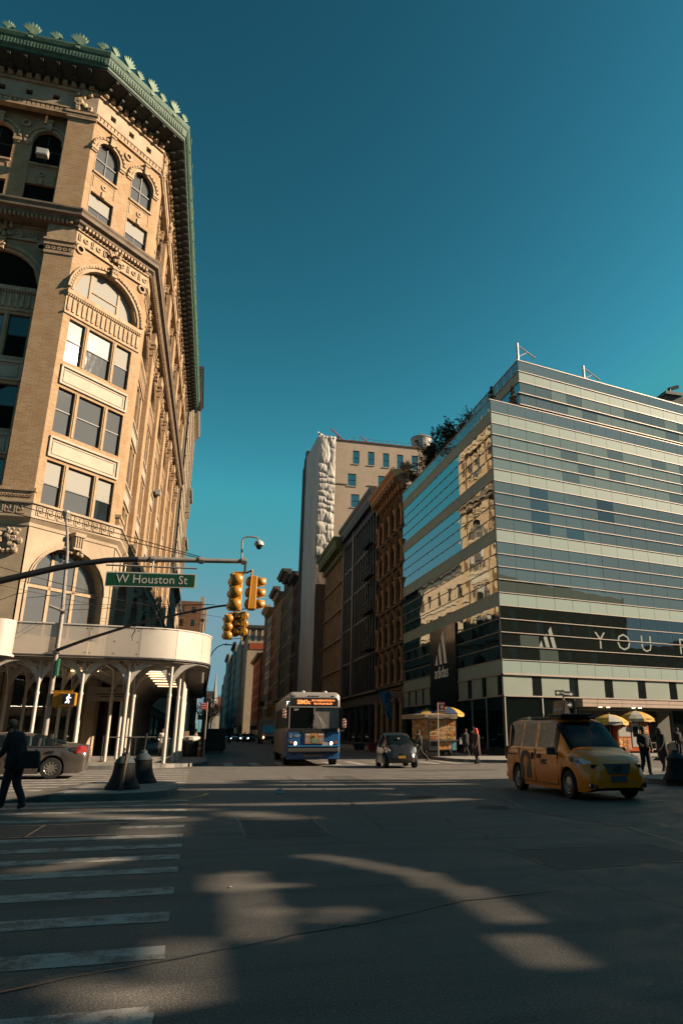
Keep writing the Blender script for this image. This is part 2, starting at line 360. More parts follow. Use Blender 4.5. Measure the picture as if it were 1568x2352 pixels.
# paving joints of the near corner, as recessed slabs: slabs sit 5 mm proud with gaps
slab_me = {}
def slabs(parent, x0, x1, y0, y1, s_, test):
    key = s_
    if key not in slab_me:
        b = M(); g = .012; b.box(g, s_ - g, g, s_ - g, 0, .006); slab_me[key] = b.mesh('slab', CONC)
    y = y0
    while y < y1:
        x = x0
        while x < x1:
            if all(test(x + i * s_, y + j * s_) for i in (0, 1) for j in (0, 1)): place('paving_slab', slab_me[key], parent, (x, y, .15))
            x += s_
        y += s_
slabs(nw_walk, -8.9, .3, 34.85, 60, 1.5, lambda x, y: x < .3 and y > 34.8 and (x < -3.6 or y > 38.7 or math.hypot(x + 3.6, y - 38.7) < 3.85))
slabs(ne_walk, 14.0, 30, 36.3, 52, 1.5, lambda x, y: (x > 17.3 or y > 39.5 or math.hypot(x - 17.3, y - 39.5) < 3.2) and (y - 36.2) > (x - 17.8) * .205 + .1 and y < 43 + (x - 18.6) * .205 and (x < 18.2 or y < 43.2 + (x - 18.6) * .2))
# median islands
isl = [(-3.2, 18.7)] + [(-1.9, 18.7)] + arc(-1.85, 20.1, 1.38, -80, 0, 5) + [(-.47, 21.4)] + arc(-1.6, 22.0, 1.13, 0, 90, 4)[1:] + [(-2.9, 23.1)]
island = struct(M().prism([(x, y, -.02) for x, y in isl], [(x, y, .15) for x, y in isl]).build('median_island', CONC)); kerb_run(island, isl + [isl[0]], w=.16)
rmp = [(-4.3, 18.8), (-3.2, 18.7), (-2.9, 23.1), (-4.0, 23.1)]
m = M(); m.prism([(x, y, -.02) for x, y in rmp], [(-4.3, 18.8, .006), (-3.2, 18.7, .15), (-2.9, 23.1, .15), (-4.0, 23.1, .006)]); struct(m.build('island_ramp', ASPH))
dm = M().lathe([(.05, 0), (.04, .015)], 6).mesh('tactile_dome', WPAINT)
for i in range(16):
    for j in range(3): place('tactile_dome', dm, road, (-6.1 + i * .12, 19.0 + j * .14, .004))
il2 = [(-24, 18.6), (-8.4, 18.6), (-8.4, 23.4), (-24, 23.4)]
isl_l = struct(M().prism([(x, y, -.02) for x, y in il2], [(x, y, .15) for x, y in il2]).build('median_island', CONC))
ir = arc(15.6, 20.6, 1.9, 90, 270, 8) + [(40, 22.4), (40, 26.2)]
isl_r = struct(M().prism([(x, y, -.02) for x, y in ir], [(x, y, .15) for x, y in ir]).build('median_island', CONC)); kerb_run(isl_r, ir[:9] + [(20, 19.0)], w=.16)
# painted markings: each bar a part of the road, 4 mm up
def bar(x0, x1, y0, y1, m_=WPAINT, name='crosswalk_bar', skew=0.0):
    m = M(); n = max(2, int(abs(x1 - x0) / .4)); 
    vs = [];  
    rr = random.Random(int(y0 * 97))
    for i in range(n + 1):
        x = x0 + (x1 - x0) * i / n; vs += [(x + rr.uniform(-.01, .01), y0 + skew * (x - x0) + rr.uniform(-.012, .012), .004), (x, y1 + skew * (x - x0) + rr.uniform(-.012, .012), .004)]
    m.add(vs, [(2 * i, 2 * i + 2, 2 * i + 3, 2 * i + 1) for i in range(n)]); return m.build(name, m_, road)
for y in (4.73, 5.97, 7.04, 8.12, 9.28, 10.2, 11.16, 12.21, 13.41, 14.71, 16.13, 17.27, 18.3): bar(-4.6, -.12, y - .17, y + .17)
for y in (22.4, 23.6, 24.8, 26.0, 27.2, 28.4, 29.6, 30.8, 32.0, 33.3): bar(-7.6, -.3, y - .2, y + .2)
for x in (1.3, 2.6, 3.9, 5.2, 6.5, 7.8, 9.1, 10.4, 11.7, 12.9): bar(x, x + .45, 36.2, 40.4)
for k in range(11): bar(14.6 + k * .18, 19.6 + k * .18, 26.8 + k * .95, 27.15 + k * .95)
bar(.7, 13.6, 46.6, 46.95, name='stop_line')
for k in range(9): bar(5.0, 5.12, 49 + k * 9, 52 + k * 9, name='lane_dash')
for k in range(9): bar(9.0, 9.12, 49 + k * 9, 52 + k * 9, name='lane_dash')
# yellow nose line round the island
m = M(); pts = arc(-1.75, 20.2, 2.0, -75, 5, 8); p2_ = arc(-1.75, 20.2, 2.12, -75, 5, 8)
m.add([(x, y, .004) for x, y in pts] + [(x, y, .004) for x, y in p2_], [(i, 9 + i, 10 + i, i + 1) for i in range(8)]); m.build('painted_curve', YPAINT, road)
# tar seams and repair patches in the asphalt
TAR = mat('tar', (.05, .047, .045), .45, var=.2, vs=5); PCH = mat('asphalt_patch', (.085, .078, .072), .8, var=.3, vs=3, bump=.6, bs=80, stain=.5, ss=1.4); PCL = mat('asphalt_patch_old', (.17, .155, .14), .85, var=.3, vs=3, bump=.6, bs=80, stain=.5, ss=1.4)
def seam(pts, w_, z=.006, name='tar_seam', m_=None):
    rr = random.Random(len(pts)); q = []
    for a_, b_ in zip(pts, pts[1:]):
        n_ = max(2, int(math.hypot(b_[0] - a_[0], b_[1] - a_[1]) / .25)); q += [(a_[0] + (b_[0] - a_[0]) * i / n_ + rr.gauss(0, .02), a_[1] + (b_[1] - a_[1]) * i / n_ + rr.gauss(0, .02)) for i in range(n_)]
    m = M(); vs = []
    for i, (x, y) in enumerate(q):
        a_, b_ = q[max(0, i - 1)], q[min(len(q) - 1, i + 1)]; l = math.hypot(b_[0] - a_[0], b_[1] - a_[1]) + 1e-6; nx, ny = -(b_[1] - a_[1]) / l, (b_[0] - a_[0]) / l; k = w_ * rr.uniform(.5, 1.3) / 2; vs += [(x - nx * k, y - ny * k, z), (x + nx * k, y + ny * k, z)]
    m.add(vs, [(2 * i, 2 * i + 2, 2 * i + 3, 2 * i + 1)[::-1] for i in range(len(q) - 1)]); return m.build(name, m_ or TAR, road)
seam([(-1.5, 5.32), (-1.1, 5.35), (-.66, 5.56), (-.24, 5.72), (.5, 6.0), (.9, 6.2), (1.7, 6.5), (2.5, 6.9), (3.8, 7.2)], .035); seam([(7.4, 18.0), (7.2, 16.6), (6.6, 14.5), (6.8, 12.8), (7.0, 11.3), (6.7, 9.4)], .06); seam([(3.0, 12.0), (3.4, 16), (3.5, 21), (3.1, 27)], .045)
def patch(x0, x1, y0, y1, m_, k):
    rr = random.Random(k); n_ = 10; top_ = [(x0 + (x1 - x0) * i / n_, y1 + rr.gauss(0, .03)) for i in range(n_ + 1)]; bot_ = [(x0 + (x1 - x0) * i / n_, y0 + rr.gauss(0, .03)) for i in range(n_ + 1)]
    m = M(); m.add([(x, y, .003) for x, y in bot_ + top_], [(i, i + 1, n_ + 2 + i, n_ + 1 + i) for i in range(n_)]); m.build('asphalt_patch', m_, road)
    seam([(x0, y0), (x1, y0), (x1, y1), (x0, y1), (x0, y0)], .035, .0065)
patch(4.1, 6.3, 8.2, 9.6, PCH, 1); patch(.8, 2.1, 11.6, 14.4, PCH, 2); patch(6.2, 9.6, 19.6, 20.5, PCL, 3); patch(4.5, 5.4, 22, 27, PCH, 5); patch(8.5, 12.5, 29.5, 30.6, PCH, 6)
# steel utility covers set in the crosswalk
cv = thing('utility_cover', 'row of rusty steel utility covers sunk in the crosswalk near the walking man', 'utility cover', (-3.2, 14.1, .005))
for i in range(4):
    x0 = -6.3 + i * 1.3; sk = .35
    m = M(); m.prism([(x0 + .03, 12.5, -.01), (x0 + 1.24, 12.5, -.01), (x0 + 1.24 + 0, 13.98, -.01), (x0 + .03, 13.98, -.01)], [(x0 + .03, 12.5, .012), (x0 + 1.24, 12.5, .012), (x0 + 1.24, 13.98, .012), (x0 + .03, 13.98, .012)]); m.build('cover_plate', mat('cover_concrete', (.10, .09, .08), .7, var=.3, vs=4, stain=.6, bump=.3), cv)
    m = M(); m.box(x0 - .025, x0 + .028, 12.45, 14.0, -.01, .02); m.build('steel_edge', mat('worn_steel', (.35, .34, .33), .35, metal=.9, var=.2), cv)
m = M(); m.box(-6.3, -1.1, 13.98, 14.04, -.01, .016); m.box(-6.3, -1.1, 12.44, 12.5, -.01, .016); m.build('rim', mat('worn_steel'), cv)
def manhole(x, y, l):
    t = thing('manhole_cover', l, 'manhole cover', (x, y, 0))
    M().lathe([(.46, -.01), (.46, .008)], 24, (x, y, 0)).build('rim', KERB, t)
    m = M(); m.lathe([(.4, .0), (.4, .012)], 24, (x, y, 0))
    for i in range(-3, 4):
        for j in range(-3, 4):
            if math.hypot(i, j) < 3.3: m.box(x + i * .1 - .03, x + i * .1 + .03, y + j * .1 - .03, y + j * .1 + .03, .01, .018)
    m.build('lid', TREAD, t)
manhole(5.4, 17.6, 'round iron manhole cover in the road, farther of two left of the taxi'); manhole(6.1, 14.9, 'round iron manhole cover in the road, nearer of two left of the taxi')
# litter
m = M(); m.prism([(2.0, 19.7, .005), (2.25, 19.75, .005), (2.3, 20.0, .005), (2.05, 19.95, .005)], [(2.05, 19.72, .09), (2.2, 19.8, .13), (2.24, 19.95, .06), (2.1, 19.9, .1)])
o = m.build('paper_litter', mat('paper', (.6, .58, .53), .8)); o['label'] = 'crumpled scrap of white paper lying on the dark road'; o['category'] = 'litter'
for i, (x, y, l) in enumerate(((1.25, 6.35, 'small pale pebble in the sunlit patch of road'), (.42, 8.1, 'tiny scrap of litter beside the crosswalk edge'))):
    o = M().lathe([(.012, 0.004), (.022, .01), (.008, .018)], 6, (x, y, 0)).build('pebble', mat('grey_scrap', (.4, .38, .33), .8), None); o['label'] = l; o['category'] = 'litter'

# ================================================================== CORNER OFFICE BUILDING WITH GREEN CORNICE
STONE = mat('limestone', (.53, .41, .29), .85, var=.16, vs=.9, bump=.25, bs=14, stain=.45, ss=.5, scol=(.30, .20, .12))
TERRA = mat('terracotta', (.54, .38, .235), .8, var=.22, vs=2.2, bump=.5, bs=9, stain=.6, ss=1.3, scol=(.30, .15, .07))
BRICK = brick_mat('buff_brick', (.54, .37, .22), (.43, .275, .15), (.60, .45, .30), .42, .13, .014, stain=.55, scol=(.40, .22, .10))
PANEL = mat('spandrel_stone', (.56, .47, .36), .7, var=.07, vs=2, stain=.25, ss=1.1)
COPPER = mat('green_copper', (.075, .16, .105), .7, var=.35, vs=2.5, bump=.4, bs=14, stain=.6, ss=2, scol=(.05, .09, .07))
SASH = mat('window_sash', (.025, .02, .018), .5); TRIM = mat('window_trim', (.50, .36, .22), .75, var=.15, vs=4)
GL_D = glass_mat('glass_dark', (.012, .016, .017), .10, wav=.06, lb=.2, rtint=(.85, .8, .75)); GL_G = glass_mat('glass_grey', (.085, .083, .08), .10, wav=.08, ws=2.5); GL_W = glass_mat('glass_blind', (.30, .285, .255), .07, wav=.05)
GL_Y = glass_mat('glass_bright', (.50, .50, .48), .25, wav=.1)
DARK = mat('dark_interior', (.012, .011, .010), .95, spec=.1)
ACM = mat('air_conditioner', (.5, .49, .46), .5)
A_ = (-10.65, 43.65); B_ = (-6.40, 47.90); CE = (-5.55, 97.0); CW = (-46.0, 43.65)
CAB = thing('office_building', 'ornate buff brick and stone corner building with chamfered corner and green copper cornice', 'building', (-10.65, 43.65, 0))
FC = Frame((-10.3 - .0, 44.0), (1, 1)); FC = Frame(A_, (1, 1)); CW_ = math.hypot(B_[0] - A_[0], B_[1] - A_[1])
FS = Frame(CW, (1, 0)); LS = A_[0] - CW[0]; FE = Frame(B_, (CE[0] - B_[0], CE[1] - B_[1])); LE = math.hypot(CE[0] - B_[0], CE[1] - B_[1])
m = M(); m.prism([(CW[0], 44.6, 0), (-11.3, 44.6, 0), (-7.35, 48.6, 0), (-6.6, 96.9, 0), (CW[0], 96.9, 0)], [(CW[0], 44.6, 47.6), (-11.3, 44.6, 47.6), (-7.35, 48.6, 47.6), (-6.6, 96.9, 47.6), (CW[0], 96.9, 47.6)]); m.build('inner_block', DARK, CAB)
# window units shared between bays
def sash_mesh(w_, h_, split=.5, t=.05):
    m = M(); m.box(0, t, -.05, .05, 0, h_); m.box(w_ - t, w_, -.05, .05, 0, h_); m.box(t, w_ - t, -.05, .05, 0, t); m.box(t, w_ - t, -.05, .05, h_ - t, h_); m.box(t, w_ - t, -.07, .03, h_ * split - .035, h_ * split + .035); return m
_wc = {}
def window(parent, fr, u, z, w_, h_, win=-.28, g=('d',), split=.5, frame=None, t=.05, mullion=False, name='window'):
    """sash window: frame part with an upper and a lower pane as sub-parts; u,z is the lower left corner"""
    fm = frame or SASH; k = (round(w_, 2), round(h_, 2), split, fm.name, t, mullion)
    if k not in _wc:
        b = sash_mesh(w_, h_, split, t)
        if mullion: b.box(w_ / 2 - .015, w_ / 2 + .015, -.04, .02, t, h_ * split)
        p1 = M().box(t, w_ - t, -.01, .01, t, h_ * split - .03); p2 = M().box(t, w_ - t, -.03, -.01, h_ * split + .03, h_ - t)
        _wc[k] = (b.mesh('window', fm), p1, p2, {})
    b, p1, p2, pm = _wc[k]
    o = place(name, b, parent, fr.P(u, z, win), fr.rz)
    gm = {'d': GL_D, 'g': GL_G, 'w': GL_W, 'y': GL_Y}
    for i, (pp, q) in enumerate(((p1, g[0]), (p2, g[-1]))):
        if (i, q) not in pm: pm[(i, q)] = pp.mesh('pane', gm[q])
        c = link('pane', pm[(i, q)], o); c.location = (0, 0, 0); c.rotation_euler = (random.uniform(-.004, .004), 0, random.uniform(-.004, .004))
    return o
def arch_window(parent, fr, u, z, w_, hs, win=-.28, g='g', bars=((),), frame=None, tr=0.0, name='arched_window', pa=None):
    """one arched light: frame ring + glazing bars, panes as sub-part"""
    fm = frame or SASH; r = w_ / 2; c = u + r
    m = M(); m.ring(fr, c, z + hs, r - .07, r, win - .05, win + .05); m.fb(fr, u, u + .07, z, z + hs, win - .05, win + .05); m.fb(fr, u + w_ - .07, u + w_, z, z + hs, win - .05, win + .05); m.fb(fr, u + .07, u + w_ - .07, z, z + .07, win - .05, win + .05)
    for b in bars:
        if b: m.fb(fr, u + b[0], u + b[1], z + b[2], z + b[3], win - .06, win + .07)
    o = m.build(name, fm, parent)
    gm = {'d': GL_D, 'g': GL_G, 'w': GL_W, 'y': GL_Y}
    us = [u + .03] + [c - (r - .03) * math.cos(R(180 * i / 16)) for i in range(1, 16)] + [u + w_ - .03]
    out = [(us[0], z + .03), (us[-1], z + .03)] + [(uu, z + hs + math.sqrt(max(0, (r - .03) ** 2 - (uu - c) ** 2))) for uu in reversed(us)]
    M().fpoly(fr, out, win - .02, win).build('pane', gm[g], o)
    return o
def blob(m, fr, u, z, w_, r, seed=0, sz=1.0, sw=.8):
    """lump of carved ornament"""
    rr = random.Random(seed); c = fr.P(u, z, w_); prof = [(.01, -1), (.7, -.7), (1, 0), (.7, .7), (.01, 1)]
    n = 6; vs = []
    for pr, h in prof:
        for i in range(n):
            t = 2 * math.pi * i / n; k = r * rr.uniform(.8, 1.15); vs.append(fr.P(u + pr * math.cos(t) * k, z + h * r * sz, w_ + pr * math.sin(t) * k * sw))
    m.add(vs, [(q * n + i, q * n + (i + 1) % n, (q + 1) * n + (i + 1) % n, (q + 1) * n + i) for q in range(4) for i in range(n)])
def dents(fr, u0, u1, z0, z1, w0, w1, step, duty=.5, name='dentil_row', m_=None, parent=None, bev=False):
    m = M(); n = max(1, int((u1 - u0) / step)); st = (u1 - u0) / n
    for i in range(n): m.fb(fr, u0 + i * st + st * (1 - duty) / 2, u0 + i * st + st * (1 + duty) / 2, z0, z1, w0, w1)
    o = m.build(name, m_ or TERRA, parent or CAB); o['kind'] = 'stuff'; return o
cap_me = {}
def bay(fr, u0, W, pier_l, pier_r, dep, lod, gl):
    """one giant bay W wide (clear) starting at u0 on facade fr; piers either side stand dep proud of it"""
    b = -dep                                   # bay wall plane
    cU = u0 + W / 2; ins = (W - 5.0) / 2; x0 = u0 + ins   # 5 m wide window group
    holes = []; W3 = ((0.0, 1.2), (1.5, 3.4), (3.7, 4.95))
    for k in range(3):
        z0 = 14.45 + 4.96 * k
        for wa, wb in W3: holes.append(('r', x0 + wa, x0 + wb, z0, z0 + 3.05))
    ar = min(2.6, W / 2 - .12)
    holes.append(('a', cU - ar, cU + ar, 29.45, 29.5))
    for s_ in (-1, 1): holes.append(('r', cU + s_ * 2.55 - .22, cU + s_ * 2.55 + .22, 32.45, 32.9)) if False else None
    up = [(cU - 1.55 - .95, cU - 1.55 + .95), (cU + 1.55 - .95, cU + 1.55 + .95)]
    for a_, c_ in up: holes += [('r', a_, c_, 35.45, 37.75), ('a', a_, c_, 39.45, 41.35)]
    m = M(); m.wall(fr, u0, u0 + W, 14.42, 27.62, [h for h in holes if h[4] < 28], b, .3); m.build('wall', TERRA if dep else BRICK, CAB)
    m = M(); m.wall(fr, u0, u0 + W, 29.4, 33.0, [h for h in holes if 28 < h[4] < 31], b, .5); m.build('wall', BRICK, CAB)
    m = M(); m.wall(fr, u0, u0 + W, 35.25, 44.0, [h for h in holes if h[4] > 35], b, .35); m.build('wall', BRICK, CAB)
    # spandrel panels between storeys, with stepped frames
    for k in range(2):
        z0 = 17.72 + 4.96 * k; m = M()
        for i, (q, ww) in enumerate(((0, .05), (.1, .09), (.2, .04))): pass
        m.fb(fr, x0 - .08, x0 + 5.05, z0, z0 + .12, b, b + .12); m.fb(fr, x0 - .08, x0 + 5.05, z0 + 1.22, z0 + 1.36, b, b + .14)
        m.fb(fr, x0 - .08, x0 + .05, z0 + .12, z0 + 1.22, b, b + .12); m.fb(fr, x0 + 4.92, x0 + 5.05, z0 + .12, z0 + 1.22, b, b + .12)
        m.fb(fr, x0 + .16, x0 + 4.8, z0 + .22, z0 + .29, b, b + .07); m.fb(fr, x0 + .16, x0 + 4.8, z0 + 1.05, z0 + 1.12, b, b + .07)
        m.fb(fr, x0 + .16, x0 + .23, z0 + .29, z0 + 1.05, b, b + .07); m.fb(fr, x0 + 4.73, x0 + 4.8, z0 + .29, z0 + 1.05, b, b + .07)
        m.build('spandrel_frame', PANEL, CAB)
        M().fb(fr, x0 + .05, x0 + 4.92, z0 + .12, z0 + 1.22, b - .02, b + .03).build('spandrel_panel', PANEL, CAB)
    # windows of the three storeys
    for k in range(3):
        z0 = 14.45 + 4.96 * k
        for j, (wa, wb) in enumerate(W3):
            if lod < 3: window(CAB, fr, x0 + wa + .02, z0 + .02, wb - wa - .04, 3.01, b - .22, gl[k][j], .52, t=.06)
    m = M()
    for k in range(3):
        for wa, wb in ((1.2, 1.5), (3.4, 3.7)): m.fb(fr, x0 + wa + .09, x0 + wb - .09, 14.45 + 4.96 * k, 17.5 + 4.96 * k, b, b + .05).cut()
    m.pieces('mullion', TRIM, CAB)
    # carved band and sill under the arch
    m = M(); m.fb(fr, u0 - .02, u0 + W + .02, 27.62, 27.78, b - .3, b + .1); m.fb(fr, u0, u0 + W, 27.78, 29.1, b - .3, b + .02); m.fb(fr, u0 - .02, u0 + W + .02, 29.1, 29.4, b - .5, b + .16); m.build('carved_band', TERRA, CAB)
    if lod < 3: dents(fr, u0 + .05, u0 + W - .05, 27.9, 28.85, b + .02, b + .1, .36, .5, 'band_ornament'); dents(fr, u0, u0 + W, 28.93, 29.1, b, b + .13, .16, .5, 'dentil_row')
    # big arch
    m = M(); z = 29.5
    m.ring(fr, cU, z, ar, ar + .16, b - .02, b + .10); m.ring(fr, cU, z, ar + .16, ar + .24, b - .02, b + .05); m.ring(fr, cU, z, ar + .24, ar + .5, b - .02, b + .16, 2, 178); m.build('arch_moulding', TERRA, CAB)
    if lod < 3:
        m = M(); n = 36 if lod < 2 else 18
        for i in range(n):
            t = math.pi * (i + .5) / n; 
            for rr_, sz_ in ((ar + .3, .07),):
                uu, zz = cU + rr_ * math.cos(t), z + rr_ * math.sin(t); m.fb(fr, uu - .045, uu + .045, zz - .06, zz + .06, b + .1, b + .2)
        stuff(m.build('arch_beading', TERRA, CAB))
        aw = arch_window(CAB, fr, cU - ar + .04, 29.46, 2 * ar - .08, .04, b - .42, gl[3], ((1.35, 1.52, 0, 2.25), (ar * 2 - 1.6, ar * 2 - 1.43, 0, 2.25), (1.52, ar * 2 - 1.6, .95, 1.03)), TRIM)
        m = M(); m.fb(fr, cU - .2, cU + .2, z + ar - .1, z + ar + .62, b, b + .42); m.fb(fr, cU - .28, cU + .28, z + ar + .5, z + ar + .66, b, b + .5)
        for i in range(7): blob(m, fr, cU + (i - 3) * .07, z + ar + .2 + .1 * (i % 3), b + .42, .1, i)
        m.build('keystone', TERRA, CAB)
        m = M()
        for s_ in (-1, 1): m.lathe([(.33, -.02), (.33, .1), (.22, .12), (.2, .02)], 14, (0, 0, 0), 'y', False)
        m.v = []; m.f = []; m.mi = []
        for s_ in (-1, 1):
            uc = cU + s_ * (W / 2 - .42)
            m.ring(fr, uc, 32.72, .2, .33, b, b + .12, 0, 360, 14)
            m.cm = 1; m.fpoly(fr, [(uc + .2 * math.cos(R(t)), 32.72 + .2 * math.sin(R(t))) for t in range(0, 360, 30)], b, b + .01); m.cm = 0
        m.build('roundel', [TERRA, DARK], CAB)
    # frieze + rosettes
    m = M(); m.fb(fr, u0, u0 + W, 33.0, 34.15, b - .3, b + .05); m.fb(fr, u0, u0 + W, 33.0, 33.12, b, b + .14); m.fb(fr, u0, u0 + W, 34.0, 34.15, b, b + .16); m.build('frieze', TERRA, CAB)
    if lod < 3:
        m = M(); n = 12
        for i in range(n):
            uc = u0 + (i + .5) * W / n
            if i % 2: m.ring(fr, uc, 33.55, .1, .2, b + .04, b + .13, 0, 360, 8)
            else:
                for s_ in (-.09, .03): m.fb(fr, uc + s_, uc + s_ + .06, 33.3, 33.82, b + .04, b + .12)
        stuff(m.build('frieze_ornament', TERRA, CAB))
        m = M()
        for i in range(16): blob(m, fr, cU + random.uniform(-.55, .55), 33.5 + random.uniform(-.4, .7), b + .25, .15, i)
        m.lathe([(.0, 0), (.25, .05), (.0, .3)], 8, fr.P(cU, 33.6, b + .3)); m.build('cartouche', TERRA, CAB)
    # upper windows
    for (a_, c_), q in zip(up, (('w', 'g'), ('w', 'g'))):
        if lod < 3:
            window(CAB, fr, a_ + .02, 35.47, 1.86, 2.26, b - .25, gl[4], .52, t=.05, mullion=True)
            arch_window(CAB, fr, a_ + .02, 39.47, 1.86, 1.88, b - .25, gl[5], ((.9, .96, 0, 2.7), (.07, 1.8, 1.25, 1.34)))
    if lod < 3:
        m = M()
        for a_, c_ in up:
            m.fb(fr, a_ - .06, a_, 35.45, 41.35, b, b + .02); uc = (a_ + c_) / 2; m.ring(fr, uc, 41.35, .95, 1.08, b, b + .13); m.ring(fr, uc, 41.35, 1.08, 1.25, b, b + .06); m.ring(fr, uc, 41.35, 1.25, 1.42, b, b + .15, 4, 176)
            m.fb(fr, uc - .16, uc + .16, 42.25, 43.05, b, b + .3); m.fb(fr, uc - .22, uc + .22, 42.95, 43.1, b, b + .36)
            for s_ in (-1, 1): m.fb(fr, uc + s_ * 1.2 - .27, uc + s_ * 1.2 + .27, 41.1, 41.35, b, b + .16); m.fb(fr, uc + s_ * 1.2 - .22, uc + s_ * 1.2 + .22, 40.95, 41.1, b, b + .1)
            m.cut() if 0 else None; m.fb(fr, a_ - .06, c_ + .06, 39.3, 39.45, b, b + .12); m.fb(fr, a_ - .06, c_ + .06, 35.3, 35.45, b, b + .1)
            m.fb(fr, uc - .13, uc + .13, 37.75, 38.2, b, b + .1)
            m.ring(fr, uc, 38.62, .1, .22, b, b + .08, 0, 360, 10)
            m.fb(fr, a_ + .05, c_ - .05, 39.12, 39.18, b, b + .04); m.fb(fr, a_ + .05, a_ + .11, 38.2, 39.12, b, b + .04); m.fb(fr, c_ - .11, c_ - .05, 38.2, 39.12, b, b + .04); m.cut()
        m.pieces('window_surround', TERRA, CAB); M().ring(fr, cU, 42.72, .18, .33, b, b + .12, 0, 360, 12).build('roundel', TERRA, CAB)
        m = M(); n = 14
        for a_, c_ in up:
            uc = (a_ + c_) / 2
            for i in range(n):
                t = math.pi * (i + .5) / n; m.fb(fr, uc + 1.34 * math.cos(t) - .05, uc + 1.34 * math.cos(t) + .05, 41.35 + 1.34 * math.sin(t) - .05, 41.35 + 1.34 * math.sin(t) + .05, b + .12, b + .2)
        stuff(m.build('arch_beading', TERRA, CAB))
GLC = [(('g', 'w'), ('g', 'w'), ('d', 'w')), (('g',), ('g',), ('g',)), (('y',), ('g', 'y'), ('g', 'w')), 'w', ('g', 'w'), 'g']
GLN = [(('d',), ('d',), ('d',)), (('d',), ('d',), ('d',)), (('d', 'g'), ('d', 'g'), ('d',)), 'd', ('d',), 'd']
GLE = [(('g', 'w'), ('g',), ('d', 'w')), (('g',), ('d', 'w'), ('g',)), (('g', 'y'), ('g',), ('g', 'w')), 'g', ('g', 'w'), 'g']
bay(FC, .0, CW_, 0, 0, 0.0, 1, GLC)
def pier(fr, u0, u1, dep, cap=True, lod=1):
    m = M(); m.fb(fr, u0, u1, 14.42, 33.0, -dep - .3, 0); m.fb(fr, u0, u1, 35.25, 43.3, -dep - .3, 0); m.build('pier', BRICK, CAB)
    m = M(); m.fb(fr, u0 - .05, u1 + .05, 31.9, 32.1, -dep, .06); m.fb(fr, u0 - .03, u1 + .03, 32.1, 32.5, -dep, .03); m.fb(fr, u0 - .1, u1 + .1, 32.5, 32.66, -dep, .12); m.fb(fr, u0 - .04, u1 + .04, 32.66, 32.86, -dep, .05); m.fb(fr, u0 - .14, u1 + .14, 32.86, 33.0, -dep, .16)
    m.fb(fr, u0 - .02, u1 + .02, 33.0, 34.15, -dep - .3, .06).cut()
    m.fb(fr, u0 - .12, u1 + .12, 43.3, 43.5, -dep, .14); m.fb(fr, u0 - .05, u1 + .05, 43.5, 43.66, -dep, .06); m.fb(fr, u0 - .2, u1 + .2, 43.66, 43.85, -dep, .22); m.pieces('capital', TERRA, CAB)
    if lod < 3:
        m = M(); w_ = u1 - u0
        for i in range(5): m.ring(fr, u0 + (i + .5) * w_ / 5, 32.3, .07, .14, .02, .08, 0, 360, 6)
        for i in range(16): blob(m, fr, (u0 + u1) / 2 + random.uniform(-.5, .5), 44.6 + random.uniform(-.7, 1.2), .15, .24, i, 1.2)
        stuff(m.build('carved_bracket', TERRA, CAB))
PW = 1.75; BWC = 5.55; DEP = .75
# south front: piers and bays westwards from the corner (u runs east)
u = LS
k = 0
while u > 3:
    pier(FS, u - PW, u, DEP, lod=1 if k < 2 else 3); u -= PW
    if u - BWC < 0: break
    bay(FS, u - BWC, BWC, 0, 0, DEP, 1 if k < 1 else 3, GLN); u -= BWC; k += 1
SLEFT = u
# east front along the avenue
nb = 6; per = (LE - PW) / nb
for k in range(nb):
    pier(FE, k * per, k * per + PW, .4, lod=1 if k < 4 else 2); bay(FE, k * per + PW, per - PW, 0, 0, .4, 2, GLE)
pier(FE, LE - PW, LE, .4, lod=3)
# stone base: arches, key band
def base(fr, u0, u1, arches, lod=1):
    holes = [('a', c - r, c + r, z0, zs) for c, r, z0, zs in arches]
    m = M(); m.wall(fr, u0, u1, 4.6, 13.1, holes, .12, .75); m.build('base_wall', STONE, CAB)
    for c, r, z0, zs in arches:
        m = M(); m.ring(fr, c, zs, r, r + .16, .1, .2); m.ring(fr, c, zs, r - .0, r + .05, .1, .26); m.fb(fr, c - r - .16, c - r, z0, zs, .1, .2); m.fb(fr, c + r, c + r + .16, z0, zs, .1, .2); m.build('arch_moulding', STONE, CAB)
        t3 = 2 * r / 3
        aw = arch_window(CAB, fr, c - r + .05, z0, 2 * r - .1, zs - z0, -.5, 'g', ((t3 - .1, t3 + .1, 0, zs - z0 + r * .86), (2 * r - t3 - .16, 2 * r - t3 + .04, 0, zs - z0 + r * .86), (0, 2 * r - .1, zs - z0 - .05, zs - z0 + .13)), TRIM)
        m = M(); m.fb(fr, c - .3, c + .3, zs + r - .05, zs + r + .9, .1, .62); m.fb(fr, c - .38, c + .38, zs + r + .75, zs + r + .98, .1, .75)
        for i in range(4): m.fb(fr, c - .26 + i * .16, c - .18 + i * .16, zs + r + .1, zs + r + .75, .6, .68)
        for i in range(12): blob(m, fr, c + random.uniform(-.6, .6), zs + r + random.uniform(-.35, .5), .3, .14, i)
        m.build('keystone', STONE, CAB)
base(FC, 0, CW_, [(CW_ / 2, 2.55, 6.9, 9.75)])
base(FS, SLEFT, LS, [(LS - PW - BWC / 2 - i * (PW + BWC), 2.55, 6.9, 9.75) for i in range(4)])
base(FE, 0, LE, [(k * per + PW + (per - PW) / 2, 2.5, 6.9, 9.75) for k in range(nb)])
PATH = [(SLEFT + CW[0], 43.65), A_, B_, CE]
m = M(); m.sweep(PATH, [(-.3, 13.1), (.18, 13.1), (.2, 13.3), (.42, 13.55), (.42, 13.68), (.3, 13.7), (.3, 14.38), (.42, 14.42), (.42, 14.55), (-.0, 14.7), (-.3, 14.7)]); m.build('key_band', STONE, CAB)
